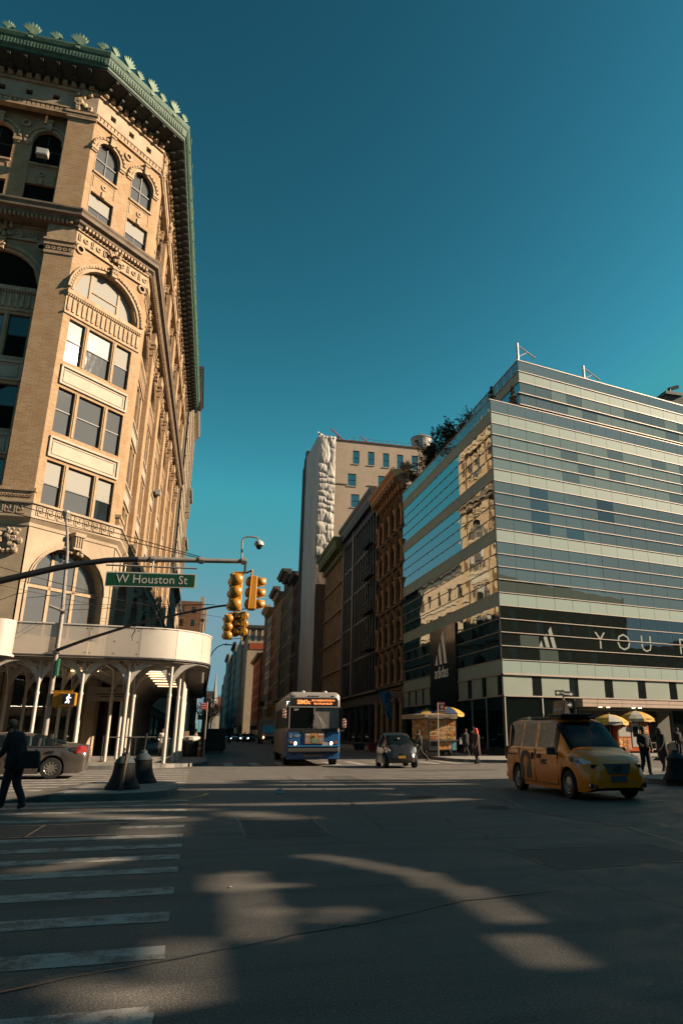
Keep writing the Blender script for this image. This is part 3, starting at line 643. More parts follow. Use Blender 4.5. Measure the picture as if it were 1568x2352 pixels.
def greek(fr, u0, u1):
    m = M(); st = .62; n = int((u1 - u0) / st); st = (u1 - u0) / n; h = .58; z = 13.76; t = .06
    for i in range(n):
        a_ = u0 + i * st
        for (xa, xb, za, zb) in ((0, t, 0, h), (0, st * .72, h - t, h), (st * .72 - t, st * .72, .2, h), (.24, st * .72, .2, .2 + t), (.24, .24 + t, .2, .38), (.12, st, 0, t), (.12, .12 + t, 0, h - 2 * t)):
            m.fb(fr, a_ + xa, a_ + xb, z + za, z + zb, .28, .345)
    return stuff(m.build('greek_key', STONE, CAB))
greek(FC, .15, CW_ - .15); greek(FS, LS - 9, LS - .2); greek(FE, .2, 30)
for fr, us in ((FS, (LS - PW / 2, LS - PW * 1.5 - BWC)), (FE, [k * per + PW / 2 for k in range(5)])):
    for uc in us:
        m = M(); m.fb(fr, uc - PW / 2 - .1, uc + PW / 2 + .1, 13.98, 15.2, -.2, .16); m.fb(fr, uc - PW / 2 - .16, uc + PW / 2 + .16, 15.2, 15.4, -.2, .24)
        for i in range(9): m.ring(fr, uc - PW / 2 + .1 + i * .195, 14.9, .05, .09, .14, .2, 0, 360, 6)
        m.build('pier_base', TERRA, CAB)
# swag carving on the south pier under the key band
m = M()
for i in range(46): blob(m, FS, LS - .95 + random.uniform(-1.4, .75), 12.0 + random.uniform(-.55, .85), .25, random.uniform(.1, .2), i)
m.build('carved_swag', STONE, CAB)
# ledge cornice between sections
m = M(); m.sweep(PATH, [(-.6, 34.15), (.2, 34.15), (.24, 34.3), (.42, 34.42), (.48, 34.62), (.72, 34.72), (.74, 34.95), (.84, 35.1), (.84, 35.22), (.1, 35.32), (-.6, 35.32)]); m.build('ledge', mat('weathered_ledge', (.21, .155, .11), .85, var=.3, vs=1.5, bump=.4, bs=10), CAB)
for fr, a_, b_ in ((FC, .3, CW_ - .3), (FS, LS - 8, LS - .2), (FE, .2, LE - .5)): dents(fr, a_, b_, 34.2, 34.44, .2, .4, .26, .55)
# top frieze with small square windows
for fr, a_, b_, pp in ((FC, 0, CW_, [CW_ / 2 - 1.65, CW_ / 2, CW_ / 2 + 1.65]), (FS, SLEFT, LS, [LS - 1.75 - 1.0 - i * 1.75 for i in range(12)]), (FE, 0, LE, [PW + .8 + i * 1.9 for i in range(25)])):
    m = M(); m.wall(fr, a_, b_, 44.0, 45.6, [('r', p - .22, p + .22, 44.55, 45.0) for p in pp], .03, .4); m.build('frieze', STONE, CAB)
    m = M(); m.fb(fr, a_, b_, 43.45, 43.6, -.3, .16); m.fb(fr, a_, b_, 43.6, 43.95, -.3, .08); m.fb(fr, a_, b_, 43.95, 44.05, -.3, .2); m.fb(fr, a_, b_, 45.6, 45.8, -.3, .18); m.build('string_course', TERRA, CAB)
    n = int(min(b_ - a_, 40) / .3); m = M(); s0 = a_ if fr is not FS else b_ - n * .3
    for i in range(n): m.fb(fr, s0 + i * .3 + .04, s0 + i * .3 + .26, 43.63, 43.93, .08, .15)
    stuff(m.build('rope_moulding', TERRA, CAB))
blk = M().box(0, .34, -.3, 0, 0, .42); blk.box(.05, .29, -.36, -.3, .05, .37); blk_me = blk.mesh('cornice_block', TERRA)
for fr, a_, b_ in ((FC, .1, CW_ - .1), (FS, LS - 12, LS - .2), (FE, .2, LE - .3)):
    n = int((b_ - a_) / .58)
    for i in range(n): place('cornice_block', blk_me, CAB, fr.P(a_ + (i + .2) * (b_ - a_) / n, 45.82, .05), fr.rz)
    M().fb(fr, a_ - .1, b_ + .1, 45.8, 46.3, -.3, .04).build('dentil_course', TERRA, CAB)
# copper cornice
m = M(); m.sweep(PATH, [(-.4, 46.32), (.45, 46.32), (.5, 46.6), (1.55, 46.75), (1.6, 46.95), (1.68, 46.98), (1.7, 47.6), (1.78, 47.7), (1.86, 47.95), (1.86, 48.08), (1.6, 48.15), (-.4, 48.3)]); m.build('cornice', COPPER, CAB)
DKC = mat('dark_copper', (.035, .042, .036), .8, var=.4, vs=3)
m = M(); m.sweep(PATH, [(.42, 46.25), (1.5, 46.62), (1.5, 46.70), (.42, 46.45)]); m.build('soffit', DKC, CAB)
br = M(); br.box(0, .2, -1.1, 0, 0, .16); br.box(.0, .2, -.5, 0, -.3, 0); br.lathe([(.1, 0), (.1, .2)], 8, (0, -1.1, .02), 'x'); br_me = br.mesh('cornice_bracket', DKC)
for fr, a_, b_, st in ((FC, .3, CW_ - .3, 1.0), (FS, LS - 12, LS - .5, 1.0), (FE, .3, LE, 1.0)):
    n = int((b_ - a_) / st)
    for i in range(n + 1): place('cornice_bracket', br_me, CAB, fr.P(a_ + i * (b_ - a_) / n - .1, 46.36, .35), fr.rz)
for fr, a_, b_ in ((FC, -.55, CW_ + .55), (FS, LS - 12, LS + .65), (FE, -.7, LE)):
    m = M(); n = int((b_ - a_) / .21)
    for i in range(n): m.fb(fr, a_ + i * .21, a_ + i * .21 + .1, 47.06, 47.5, 1.69, 1.745)
    stuff(m.build('cornice_fluting', COPPER, CAB))
def palmette(w_, h_):
    m = M(); fr = Frame((0, 0), (1, 0))
    m.fpoly(fr, [(-w_ * .3, 0), (w_ * .3, 0), (w_ * .42, h_ * .14), (w_ * .2, h_ * .3), (-w_ * .2, h_ * .3), (-w_ * .42, h_ * .14)], -.1, .14)
    for k in range(7):
        t = R(90 + (k - 3) * 15); L_ = h_ * (.72 - .05 * abs(k - 3)); c = (0, h_ * .28); q = (math.cos(t), math.sin(t)); s_ = (-q[1], q[0]); wd = w_ * .19
        m.fpoly(fr, [(c[0] - s_[0] * wd * .4, c[1] - s_[1] * wd * .4), (c[0] + q[0] * L_ * .7 - s_[0] * wd, c[1] + q[1] * L_ * .7 - s_[1] * wd), (c[0] + q[0] * L_, c[1] + q[1] * L_), (c[0] + q[0] * L_ * .7 + s_[0] * wd, c[1] + q[1] * L_ * .7 + s_[1] * wd), (c[0] + s_[0] * wd * .4, c[1] + s_[1] * wd * .4)], -.09 + .012 * k, .09 + .012 * k)
    return m
CRM = mat('pale_copper', (.19, .31, .22), .7, var=.3, vs=5, stain=.3)
pb = palmette(.40, 1.45).mesh('palmette', CRM); ps = palmette(.22, 1.0).mesh('small_palmette', CRM)
for fr, a_, b_ in ((FC, -.3, CW_ + .3), (FS, LS - 12.2, LS + .1), (FE, .2, LE - .3)):
    n = max(2, 2 * round((b_ - a_) / (2.1 if fr is FC else 2.9)))
    for i in range(n + 1):
        big = i % 2 == 1; place('palmette' if big else 'small_palmette', pb if big else ps, CAB, fr.P(a_ + i * (b_ - a_) / n, 47.75 if big else 48.0, 1.72 if big else 1.6), fr.rz)
        if big: place('lion_mask', _lm, CAB, fr.P(a_ + i * (b_ - a_) / n, 47.35, 1.72), fr.rz) if False else None
# air conditioner in an arched window, and a few more down the avenue front
ac = M().box(0, .75, -.35, .1, 0, .5); ac.box(.06, .69, -.37, -.35, .06, .44); acm = ac.mesh('ac', ACM)
for fr, u_, z_, l in ((FS, LS - PW - BWC / 2 + 1.2, 39.5, 'white air conditioner in the arched window below the green cornice'), (FE, 14, 13.98, 'lowest air conditioner jutting from the avenue front of the corner building'), (FE, 23, 24.6, 'air conditioner jutting from the avenue front below the arches'), (FE, 31, 19.6, 'air conditioner in a mid-height window of the avenue front')):
    o = link('air_conditioner', acm, None, fr.P(u_, z_, -.1), fr.rz); o['label'] = l; o['category'] = 'air conditioner'; o['group'] = 'window air conditioners'
# parapet roof
m = M(); m.prism([(SLEFT + CW[0], 43.9, 47.9), (-10.75, 43.9, 47.9), (-6.65, 48.0, 47.9), (-5.9, 96.8, 47.9), (SLEFT + CW[0], 96.8, 47.9)], [(SLEFT + CW[0], 43.9, 48.2), (-10.75, 43.9, 48.2), (-6.65, 48.0, 48.2), (-5.9, 96.8, 48.2), (SLEFT + CW[0], 96.8, 48.2)]); m.build('roof', DKC, CAB)
# shop windows at street level under the shed
m = M(); m.fb(FS, LS - 8.2, LS - 7.4, 0, 4.6, -.5, .12).cut(); m.fb(FS, LS - 1.9, LS, 0, 4.6, -.6, .12).cut(); m.fb(FC, 0, .6, 0, 4.6, -.6, .12).cut(); m.fb(FC, CW_ - .7, CW_, 0, 4.6, -.6, .12).cut()
for k in range(nb): m.fb(FE, k * per, k * per + 1.4, 0, 4.6, -.6, .12).cut()
m.fb(FS, LS - 25, LS - 8.2, 0, 4.6, -.6, .1).cut(); m.pieces('street_pier', STONE, CAB)
m = M()
for i in range(3): m.fb(FS, LS - 1.95 + i * .6, LS - 1.5 + i * .6, .15, .9 - .12 * i, .1, .35)
m.lathe([(.42, 0.15), (.5, .3), (.36, .5), (.36, .6)], 12, FS.P(LS - 1.2, 0, .3)); m.build('plinth', STONE, CAB)
sw = M().fb(FS, LS - 7.4, LS - 1.9, .6, 4.4, -.42, -.4).build('shop_window', glass_mat('shop_glass', (.008, .014, .013), .10, trans=.55, tint=(.6, .8, .75)), CAB)
M().fb(FC, .6, CW_ - .7, .15, 4.4, -.45, -.42).build('shop_window', MATS['shop_glass'], CAB)
for k in range(nb): M().fb(FE, k * per + 1.4, (k + 1) * per, .15, 4.4, -.45, -.42).build('shop_window', MATS['shop_glass'], CAB)
m = M(); m.fb(FS, LS - 7.4, LS - 1.9, 3.45, 4.5, -.38, -.3); m.build('shop_fascia', mat('black_panel', (.012, .012, .013), .35), CAB)
m = M(); m.fb(FS, LS - 7.4, LS - 7.3, .6, 3.45, -.4, -.25); m.fb(FS, LS - 2.0, LS - 1.9, .6, 3.45, -.4, -.25); m.fb(FS, LS - 7.4, LS - 1.9, .15, .6, -.5, -.1); m.build('shop_frame', TRIM, CAB)
p = FS.P(LS - 5.2, 3.85, -.27); text('shop_lettering', 'W Houston', .34, mat('dim_letter', (.35, .33, .3), .6), CAB, (p[0] + 10.65, p[1] - 43.65, p[2]), (R(90), 0, 0))
# mannequins in the shop window
# ================================================================== GLASS STORE BUILDING
C0 = (18.6, 43.0); SDV = (.9796, .2009)
GS = Frame(C0, SDV); WLEN = 22.0
WO = (C0[0] - .021 * WLEN, C0[1] + WLEN); GW = Frame(WO, (.021, -1))       # u = 22 at the corner
GB = thing('store_building', 'glass corner store building with black entrance portal and white three-stripe logo', 'building', (18.6, 43.0, 0))
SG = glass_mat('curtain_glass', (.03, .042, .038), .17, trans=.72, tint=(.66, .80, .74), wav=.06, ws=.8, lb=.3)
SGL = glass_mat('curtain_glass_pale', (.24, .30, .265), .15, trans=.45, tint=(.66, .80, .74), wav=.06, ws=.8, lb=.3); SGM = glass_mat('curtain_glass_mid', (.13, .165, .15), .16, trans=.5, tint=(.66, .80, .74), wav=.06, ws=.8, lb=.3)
WG = glass_mat('mirror_glass', (.012, .018, .020), .40, wav=.16, ws=.55, rtint=(.86, .97, 1.0))
FRIT = mat('fritted_panel', (.31, .41, .375), .6, var=.05, vs=.8, spec=.2, coat=.06, stain=.12, ss=.7)
FRITD = mat('frosted_glass', (.36, .42, .37), .35, var=.06, vs=.7, coat=.5)
PGL = glass_mat('parapet_glass', (.20, .27, .27), .16, trans=.6, tint=(.75, .9, .9))
FIN = mat('metal_fin', (.42, .35, .30), .5, metal=.3, var=.1); MUL = mat('dark_mullion', (.10, .11, .10), .4, metal=.5)
CEIL = mat('ceiling_white', (.5, .52, .48), .8); BLIND = mat('roller_blind', (.95, 1.05, .95), .8, var=.05)
INW = mat('inner_wall', (.12, .125, .11), .9); COLM = mat('column_white', (.5, .54, .48), .7)
BLK = mat('black_portal', (.006, .006, .007), .22, coat=.4); LOGO = mat('white_logo', (1.2, 1.15, 1.08), .5)
NC = 18; pw = 1.57; WC = 17; ww = WLEN / WC; SB = [5.22 + 4.4375 * k for k in range(5)]; BH = .88; RH = (4.4375 - BH) / 4
END = NC * pw
# core, floor slabs, columns and back walls
m = M(); P3 = GS.P
m.prism([P3(.0 + 6.5, 0, -9), P3(END, 0, -9), P3(END, 0, -26), (WO[0] + 7, WO[1] - .1, 0), (WO[0] + 7, 50, 0)][::-1], [P3(6.5, 23.6, -9), P3(END, 23.6, -9), P3(END, 23.6, -26), (WO[0] + 7, WO[1] - .1, 23.6), (WO[0] + 7, 50, 23.6)][::-1]); m.build('inner_core', INW, GB)
m = M()
for k in range(5):
    z = SB[k] + .1; m.prism([(WO[0] + .12, WO[1], z), (C0[0] + .12, C0[1] + .2, z), P3(END, 0, -.12)[:2] + (z,), P3(END, 0, -26)[:2] + (z,), (WO[0] + .12, WO[1] - .0, z)][:4][::1], [(WO[0] + .12, WO[1], z + BH - .12), (C0[0] + .12, C0[1] + .2, z + BH - .12), P3(END, 0, -.12)[:2] + (z + BH - .12,), P3(END, 0, -26)[:2] + (z + BH - .12,)])
m.build('floor_slab', CEIL, GB)
for k in range(5):
    for q in (1.2, 5.95, 11.2, 17.0, 22.5):
        z = SB[k - 1] + BH if k else .15; M().lathe([(.28, z), (.28, SB[k] + .1)], 10, P3(q, 0, -2.0)[:2] + (0,)).build('column', COLM, GB)
m = M()
for k, us in ((4, ((.2, 1.0), (1.75, 2.7), (3.3, 4.3), (4.9, 5.9), (14.3, 15.0))), (3, ()), (2, ((9.5, 10.3), (11.1, 11.9), (12.6, 13.4), (14.2, 15.0), (15.8, 16.6), (17.3, 18.2)))):
    for a_, b_ in us:
        for r_ in (0, 1, 2, 3):
            z = SB[k - 1] + BH + RH * r_; m.fb(GS, a_, b_, z + .04, z + RH - .08, -.22, -.2)
m.build('roller_blind', BLIND, GB)['kind'] = 'stuff'
m = M()
for i in range(22): m.fb(GS, .5 + i * .75, .95 + i * .75, 13.15, 13.75, -.55, -.5)
stuff(m.build('ceiling_panel', BLIND, GB))
# panes
npane = 0; rest = M(); rw = M()
ps_ = {}
WAX = R(1.9)     # every pane of the avenue side is set a touch askew, saw-tooth fashion
def pane(fr, u, w_, z, h_, gm, name, tilt=.0015, win=0.0, t=.02):
    k = (round(w_, 3), round(h_, 3), gm.name, t)
    if k not in ps_: ps_[k] = M().box(.012, w_ - .012, -t, 0, .012, h_ - .012).mesh(name, gm)
    q = fr.P(u, z, win); o = place(name, ps_[k], GB, q, fr.rz); o.rotation_euler = (random.gauss(0, tilt), random.gauss(0, tilt * .3), fr.rz + (WAX if fr is GW and gm is WG else 0) + random.gauss(0, tilt)); return o
for k in range(4):
    for r_ in range(4):
        z = SB[k] + BH + r_ * RH
        for c in range(NC):
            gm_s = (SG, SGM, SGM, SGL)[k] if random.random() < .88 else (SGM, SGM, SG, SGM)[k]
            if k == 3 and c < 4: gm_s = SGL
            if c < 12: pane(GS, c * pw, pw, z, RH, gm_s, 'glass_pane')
            else: rest.fb(GS, c * pw + .012, c * pw + pw - .012, z + .012, z + RH - .012, 0, .02)
        for c in range(WC):
            u = WLEN - (c + 1) * ww
            if 8.2 < u + ww / 2 < 14.2 and k == 0: continue
            if c < 6: pane(GW, u, ww, z, RH, WG, 'glass_pane', .0022)
            else: q_ = GW.P(u, 0); rw.fb(Frame((q_[0], q_[1]), (math.cos(GW.rz + WAX), math.sin(GW.rz + WAX))), .012, ww - .012, z + .012, z + RH - .012, 0, .02)
stuff(rest.build('glass_panes', SGM, GB)); stuff(rw.build('mirror_panes', WG, GB))
for k in range(5):
    for c in range(NC): pane(GS, c * pw, pw, SB[k], BH, FRIT, 'spandrel_panel', .0006)
    for c in range(WC):
        u = WLEN - (c + 1) * ww
        if not (8.2 < u + ww / 2 < 14.2 and k == 0): pane(GW, u, ww, SB[k], BH, FRIT, 'spandrel_panel', .001)
PT = SB[4] + BH
for c in range(NC): pane(GS, c * pw, pw, PT, .95, PGL, 'parapet_pane')
for c in range(WC): pane(GW, WLEN - (c + 1) * ww, ww, PT, .95, PGL, 'parapet_pane')
M().sweep([WO, C0, P3(END, 0)[:2]], [(-.04, PT + .95), (.05, PT + .95), (.05, PT + 1.01), (-.04, PT + 1.01)]).build('handrail', FIN, GB)
# fins: slim horizontal ledges at every row
m = M()
for k in range(5):
    zs = [SB[k], SB[k] + BH] + ([SB[k] + BH + r_ * RH for r_ in (1, 2, 3)] if k < 4 else [])
    for j, z in enumerate(zs):
        m.fb(GS, 0.02, END, z - .022, z + .022, .021, .07 if j < 2 else .10)
        if not (k == 0): m.fb(GW, 0, WLEN, z - .02, z + .02, .021, .045)
        else: m.fb(GW, 0, 8.2, z - .02, z + .02, .021, .06); m.fb(GW, 14.2, WLEN, z - .02, z + .02, .021, .06)
stuff(m.build('horizontal_fin', FIN, GB))
m = M(); m.box(C0[0] - .03, C0[0] + .05, C0[1] - .05, C0[1] + .03, .45, PT + .95)
for c in range(1, NC + 1): m.fb(GS, c * pw - .012, c * pw + .012, 5.1, PT + .95, -.03, .012)
for c in range(1, WC + 1): m.fb(GW, WLEN - c * ww - .012, WLEN - c * ww + .012, 5.1 if c < 6 or c > 10 else 9.7, PT + .95, -.03, .012)
stuff(m.build('vertical_mullion', MUL, GB))
# frosted panels over the shop windows and the street front
for i in range(9):
    u = i * 3.1
    pane(GS, u + .03, 2.35, 3.84, 1.3, FRITD, 'frosted_panel'); pane(GS, u + 2.4, .68, 3.84, 1.3, SG, 'glass_strip')
for u in (14.25, 16.85, 19.45): pane(GW, u, 1.85, 3.84, 1.3, FRITD, 'frosted_panel'); pane(GW, u + 1.87, .7, 3.84, 1.3, SG, 'glass_strip')
for u in (.1, 2.1, 4.1, 6.1): pane(GW, u, 1.5, 3.84, 1.3, FRITD, 'frosted_panel'); pane(GW, u + 1.52, .46, 3.84, 1.3, SG, 'glass_strip')
m = M()
for z in (3.8, 5.16): m.fb(GS, .02, END, z - .04, z + .04, .021, .14); m.fb(GW, 0, 8.2, z - .04, z + .04, .021, .1); m.fb(GW, 14.2, WLEN, z - .04, z + .04, .021, .1)
stuff(m.build('shopfront_rail', FIN, GB))
SHG = MATS['shop_glass']
for u in (14.3, 16.9, 19.4): pane(GW, u, 2.5, .5, 3.3, SHG, 'shop_window', 0)
for u in (.1, 2.1, 4.1, 6.1): pane(GW, u, 2.0, .5, 3.3, SHG, 'shop_window', 0)
for u in (.05, 3.1): pane(GS, u, 3.0, .5, 3.3, SHG, 'shop_window', 0)
for u in (14.8, 17.8, 20.8, 23.8): pane(GS, u, 3.0, .5, 3.0, FRITD if u > 17 else SHG, 'shop_window', 0)
PALE = mat('pale_metal', (.45, .44, .40), .4, metal=.3)
m = M(); m.fb(GS, 0.05, .14, .46, 3.8, -.02, .1); m.fb(GS, .3, 3.0, 3.15, 3.24, -.2, -.1); m.fb(GW, WLEN - 2.4, WLEN - .1, 3.1, 3.2, -.2, -.1); m.fb(GW, WLEN - 5.0, WLEN - 2.7, 3.1, 3.2, -.2, -.1); m.fb(GS, 3.05, 3.15, .46, 3.8, -.02, .08); m.fb(GW, 16.8, 16.88, .46, 3.8, -.02, .06); m.fb(GW, 19.35, 19.43, .46, 3.8, -.02, .06); m.fb(GS, 2.6, 2.75, .5, 3.1, -.3, -.2); stuff(m.build('shop_frame', PALE, GB))
M().sweep([WO, C0, P3(5.7, 0)[:2]], [(-.3, .14), (.05, .14), (.05, .46), (-.3, .46)]).build('plinth', mat('dark_granite', (.03, .03, .03), .3), GB)
RED = mat('red_poster', (.5, .045, .012), .5); GREYP = mat('grey_poster', (.25, .24, .22), .6)
for i, (fr, a_, b_, c_, d_, mm) in enumerate(((GS, 1.3, 2.65, .7, 3.0, RED), (GW, WLEN - 4.3, WLEN - 3.3, .6, 3.4, RED), (GW, WLEN - 6.6, WLEN - 6.0, .6, 3.4, RED), (GW, WLEN - 1.6, WLEN - .9, .6, 3.6, GREYP))):
    M().fb(fr, a_, b_, c_, d_, -.34, -.3).build('window_poster', mm, GB)
m = M(); blob(m, GS, 1.9, 1.3, -.25, .3, 3, 1.3); m.build('poster_figure', mat('poster_blue', (.02, .06, .12), .6), GB)
p = GS.P(2.2, 2.75, -.295); text('poster_lettering', 'ADIDAS Z.N.E.' if False else 'SPORTS', .13, LOGO, GB, (p[0] - C0[0], p[1] - C0[1], p[2]), (R(90), 0, GS.rz)) if False else None
# ground floor loading recess with stone canopy
STC = mat('pink_stone', (.46, .33, .26), .7, var=.1, vs=3)
m = M(); m.fb(GS, 5.75, 26, 3.2, 3.66, .15, .9); m.build('canopy', STC, GB); m = M()
for i in range(9): m.fb(GS, 7 + i * 2.2, 7.02 + i * 2.2, 3.19, 3.67, .9, .905)
m.fb(GS, 5.75, 26, 3.42, 3.44, .9, .91); stuff(m.build('canopy_joint', MUL, GB))
M().fb(GS, 5.9, 14.7, .15, 3.2, -1.6, -1.4).build('roller_door', mat('dark_door', (.03, .033, .028), .6), GB)
m = M()
for i in range(8): m.fb(GS, 6.5 + i * 1.1, 6.52 + i * 1.1, .15, 3.2, -1.39, -1.37)
stuff(m.build('door_rib', MUL, GB)); m = M(); m.fb(GS, 5.75, 26, 3.05, 3.2, -1.6, .12); m.build('recess_ceiling', INW, GB)
dl = mat('lit_downlight', (.8, .6, .4), .5, emit=(1, .72, .45), es=3.0)
for u in (7.6, 8.3, 10.6, 11.2): M().lathe([(.12, 3.17), (.12, 3.2)], 8, GS.P(u, 0, .5)[:2] + (0,)).build('downlight', dl, GB)
m = M(); m.fb(GS, 5.75, 5.9, .15, 3.66, -1.6, .1); m.build('side_wall', FRITD, GB)
# black portal, logo and lettering
m = M(); m.fb(GW, 8.2, 14.15, 3.6, 9.62, -.2, .16); m.fb(GW, 8.2, 8.9, .15, 3.6, -.2, .16); m.fb(GW, 13.4, 14.15, .15, 3.6, -.2, .16); m.fb(GW, 8.9, 13.4, .15, 3.6, -1.2, -1.1); m.build('entrance_portal', BLK, GB)
def logo_bars(fr, u0, z0, S, w0, w1, parent, m_, name):
    """three slanted bars rising to the right"""
    for i, (xa, xb, h) in enumerate(((.0, .26, .34), (.30, .58, .66), (.62, .96, 1.0))):
        sl_ = -.27
        xs = xa * S; xe = xb * S; H_ = h * S
        top0 = (xe + sl_ * H_ - 0, z0 + H_); k = .30 * S
        pts = [(u0 + xs + max(0, (0)), z0), (u0 + xe, z0), (u0 + xe - .27 * H_, z0 + H_), (u0 + xe - .27 * H_ - .26 * S * min(1, 1), z0 + H_ - .17 * S)]
        pts[0] = (u0 + xe - .285 * S - .0, z0)
        pts[3] = (pts[2][0] - .235 * S, pts[2][1] - .14 * S)
        if i == 0: pts = [(u0 - .0, z0), (u0 + xe, z0), (u0 + xe - .27 * H_, z0 + H_), ]
        M().fpoly(fr, pts, w0, w1).build(name, m_, parent)
def logo_bars(fr, u0, z0, S, w0, w1, parent, m_, name):
    for xa, xb, h, hl in ((.0, .26, .34, .0), (.20, .68, .70, .48), (.52, 1.10, 1.06, .84)):
        # bar slanting up to the left, cut along the rising diagonal
        br_, tr_ = (xb * S, 0), ((xb - h * .27) * S, h * S)
        if hl == 0: pts = [(xa * S, 0), br_, tr_]
        else: pts = [((xb - .235) * S, 0), br_, tr_, ((xb - .235 - hl * .27) * S, hl * S)]
        M().fpoly(fr, [(u0 + x, z0 + z) for x, z in pts], w0, w1).build(name, m_, parent)
logo_bars(GW, 9.5, 6.75, 2.5, .162, .172, GB, LOGO, 'logo_bar')
p = GW.P(10.95, 6.1, .17); text('logo_lettering', 'adidas', 1.3, LOGO, GB, (p[0] - C0[0], p[1] - C0[1], p[2]), (R(90), 0, GW.rz), .006, bold=.008)
WINL = mat('window_letter', (.21, .25, .22), .6)
logo_bars(GS, 3.1, 7.05, 1.35, .022, .03, GB, WINL, 'window_logo_bar')
for ch, u in (('Y', 8.55), ('O', 10.75), ('U', 12.95), ('R', 16.75)):
    p = GS.P(u, 7.72, .026); text('window_letter', ch, 1.75, WINL, GB, (p[0] - C0[0], p[1] - C0[1], p[2]), (R(90), 0, GS.rz), .004, bold=-.02)
# upper set-back storey
U0 = (22.3, 45.6); US = Frame(U0, SDV); UO = (22.3 - .021 * 19.3, 64.9); UW = Frame(UO, (.021, -1)); UL = 19.3
for c in range(16):
    pane(US, c * pw, pw, 28.13, .93, FRIT, 'spandrel_panel', .0006); pane(US, c * pw, pw, 29.06, .95, PGL, 'parapet_pane')
    for r_ in range(4): pane(US, c * pw, pw, 24.1 + r_ * 1.0, 1.0, random.choice((SGL, SGM)), 'upper_pane')
for c in range(14):
    u = UL - (c + 1) * 1.378; pane(UW, u, 1.378, 28.13, .93, FRIT, 'spandrel_panel', .0006); pane(UW, u, 1.378, 29.06, .95, PGL, 'parapet_pane')
    for r_ in range(4): pane(UW, u, 1.378, 24.1 + r_ * 1.0, 1.0, WG, 'upper_pane')
m = M(); m.box(U0[0] + 3, 44, 50.5, 64.8, 23.9, 28.1); m.build('inner_core', INW, GB)
m = M(); u_ = US.P(25, 0); m.prism([(UO[0] + .1, UO[1], 28.2), (U0[0] + .1, U0[1] + .1, 28.2), US.P(25, 28.2, -.1), (46, 64.9, 28.2)], [(UO[0] + .1, UO[1], 28.9), (U0[0] + .1, U0[1] + .1, 28.9), US.P(25, 28.9, -.1), (46, 64.9, 28.9)]); m.build('roof_slab', CEIL, GB)
m = M(); m.sweep([UO, U0, US.P(25, 0)[:2]], [(-.04, 30.0), (.06, 30.0), (.06, 30.08), (-.04, 30.08)])
for z in (28.13, 29.06): m.sweep([UO, U0, US.P(25, 0)[:2]], [(.022, z - .03), (.08, z - .03), (.08, z + .03), (.022, z + .03)])
for r_ in (1, 2, 3): m.sweep([UO, U0, US.P(25, 0)[:2]], [(.022, 24.1 + r_ - .03), (.14, 24.1 + r_ - .03), (.14, 24.1 + r_ + .03), (.022, 24.1 + r_ + .03)])
stuff(m.build('horizontal_fin', FIN, GB))
for i in range(15):
    M().fb(US, 1.2 + i * 1.57, 1.75 + i * 1.57, 25.9, 26.7, -.3, -.28).build('roller_blind', BLIND, GB)
m = M(); m.prism([(WO[0] + .1, WO[1], 23.7), (C0[0] + .1, C0[1] + .15, 23.7), GS.P(END, 23.7, -.1), (46, 65, 23.7)], [(WO[0] + .1, WO[1], 23.86), (C0[0] + .1, C0[1] + .15, 23.86), GS.P(END, 23.86, -.1), (46, 65, 23.86)]); m.build('terrace_floor', CEIL, GB)
# roof davits
for x, y, z, l in ((23.3, 47.6, 30, 'white window-cleaning davit on the roof corner of the glass store'), (30.6, 49.6, 30, 'second white window-cleaning davit, farther right along the glass store roof')):
    t = thing('roof_davit', l, 'davit', (x, y, 28.9), group='davits on the glass store roof')
    WM = mat('white_metal', (.62, .58, .54), .5)
    m = M(); m.tube([(x, y, 28.9), (x, y, 32.9)], .11, 6); m.build('post', WM, t)
    m = M(); m.tube([(x, y, 32.7), (x + 1.75, y + .3, 31.9)], .07, 6); m.build('arm', WM, t)
    m = M(); m.tube([(x, y, 31.6), (x + .9, y + .15, 32.2)], .05, 5); m.build('brace', WM, t)
    M().tube([(x + 1.45, y + .25, 32.0), (x + 1.5, y + .25, 31.4), (x + 1.55, y + .27, 30.2)], .02, 4).build('cable', SASH, t)

# ================================================================== GENERIC STREET BUILDINGS
_wm = {}
def wmesh(w_, h_, kind, fm, t=.06):
    k = (round(w_, 2), round(h_, 2), kind, fm.name)
    if k in _wm: return _wm[k]
    f = M(); g = M(); fr = Frame((0, 0), (1, 0))
    if kind == 'r':
        f.box(0, t, -.04, .04, 0, h_); f.box(w_ - t, w_, -.04, .04, 0, h_); f.box(t, w_ - t, -.04, .04, 0, t); f.box(t, w_ - t, -.04, .04, h_ - t, h_); f.box(t, w_ - t, -.05, .03, h_ * .5 - .03, h_ * .5 + .03)
        g.box(t, w_ - t, -.01, .01, t, h_ - t)
    else:
        r = w_ / 2; hs = h_ - r; f.box(0, t, -.04, .04, 0, hs); f.box(w_ - t, w_, -.04, .04, 0, hs); f.box(t, w_ - t, -.04, .04, 0, t); f.box(t, w_ - t, -.05, .03, hs - .03, hs + .03); f.ring(fr, r, hs, r - t, r, -.04, .04, 0, 180, 8)
        g.fpoly(fr, [(.03, .03), (w_ - .03, .03)] + [(r + (r - .03) * math.cos(R(a_)), hs + (r - .03) * math.sin(R(a_))) for a_ in range(0, 181, 20)], -.01, .01)
    _wm[k] = (f.mesh('window', fm), {}, g); return _wm[k]
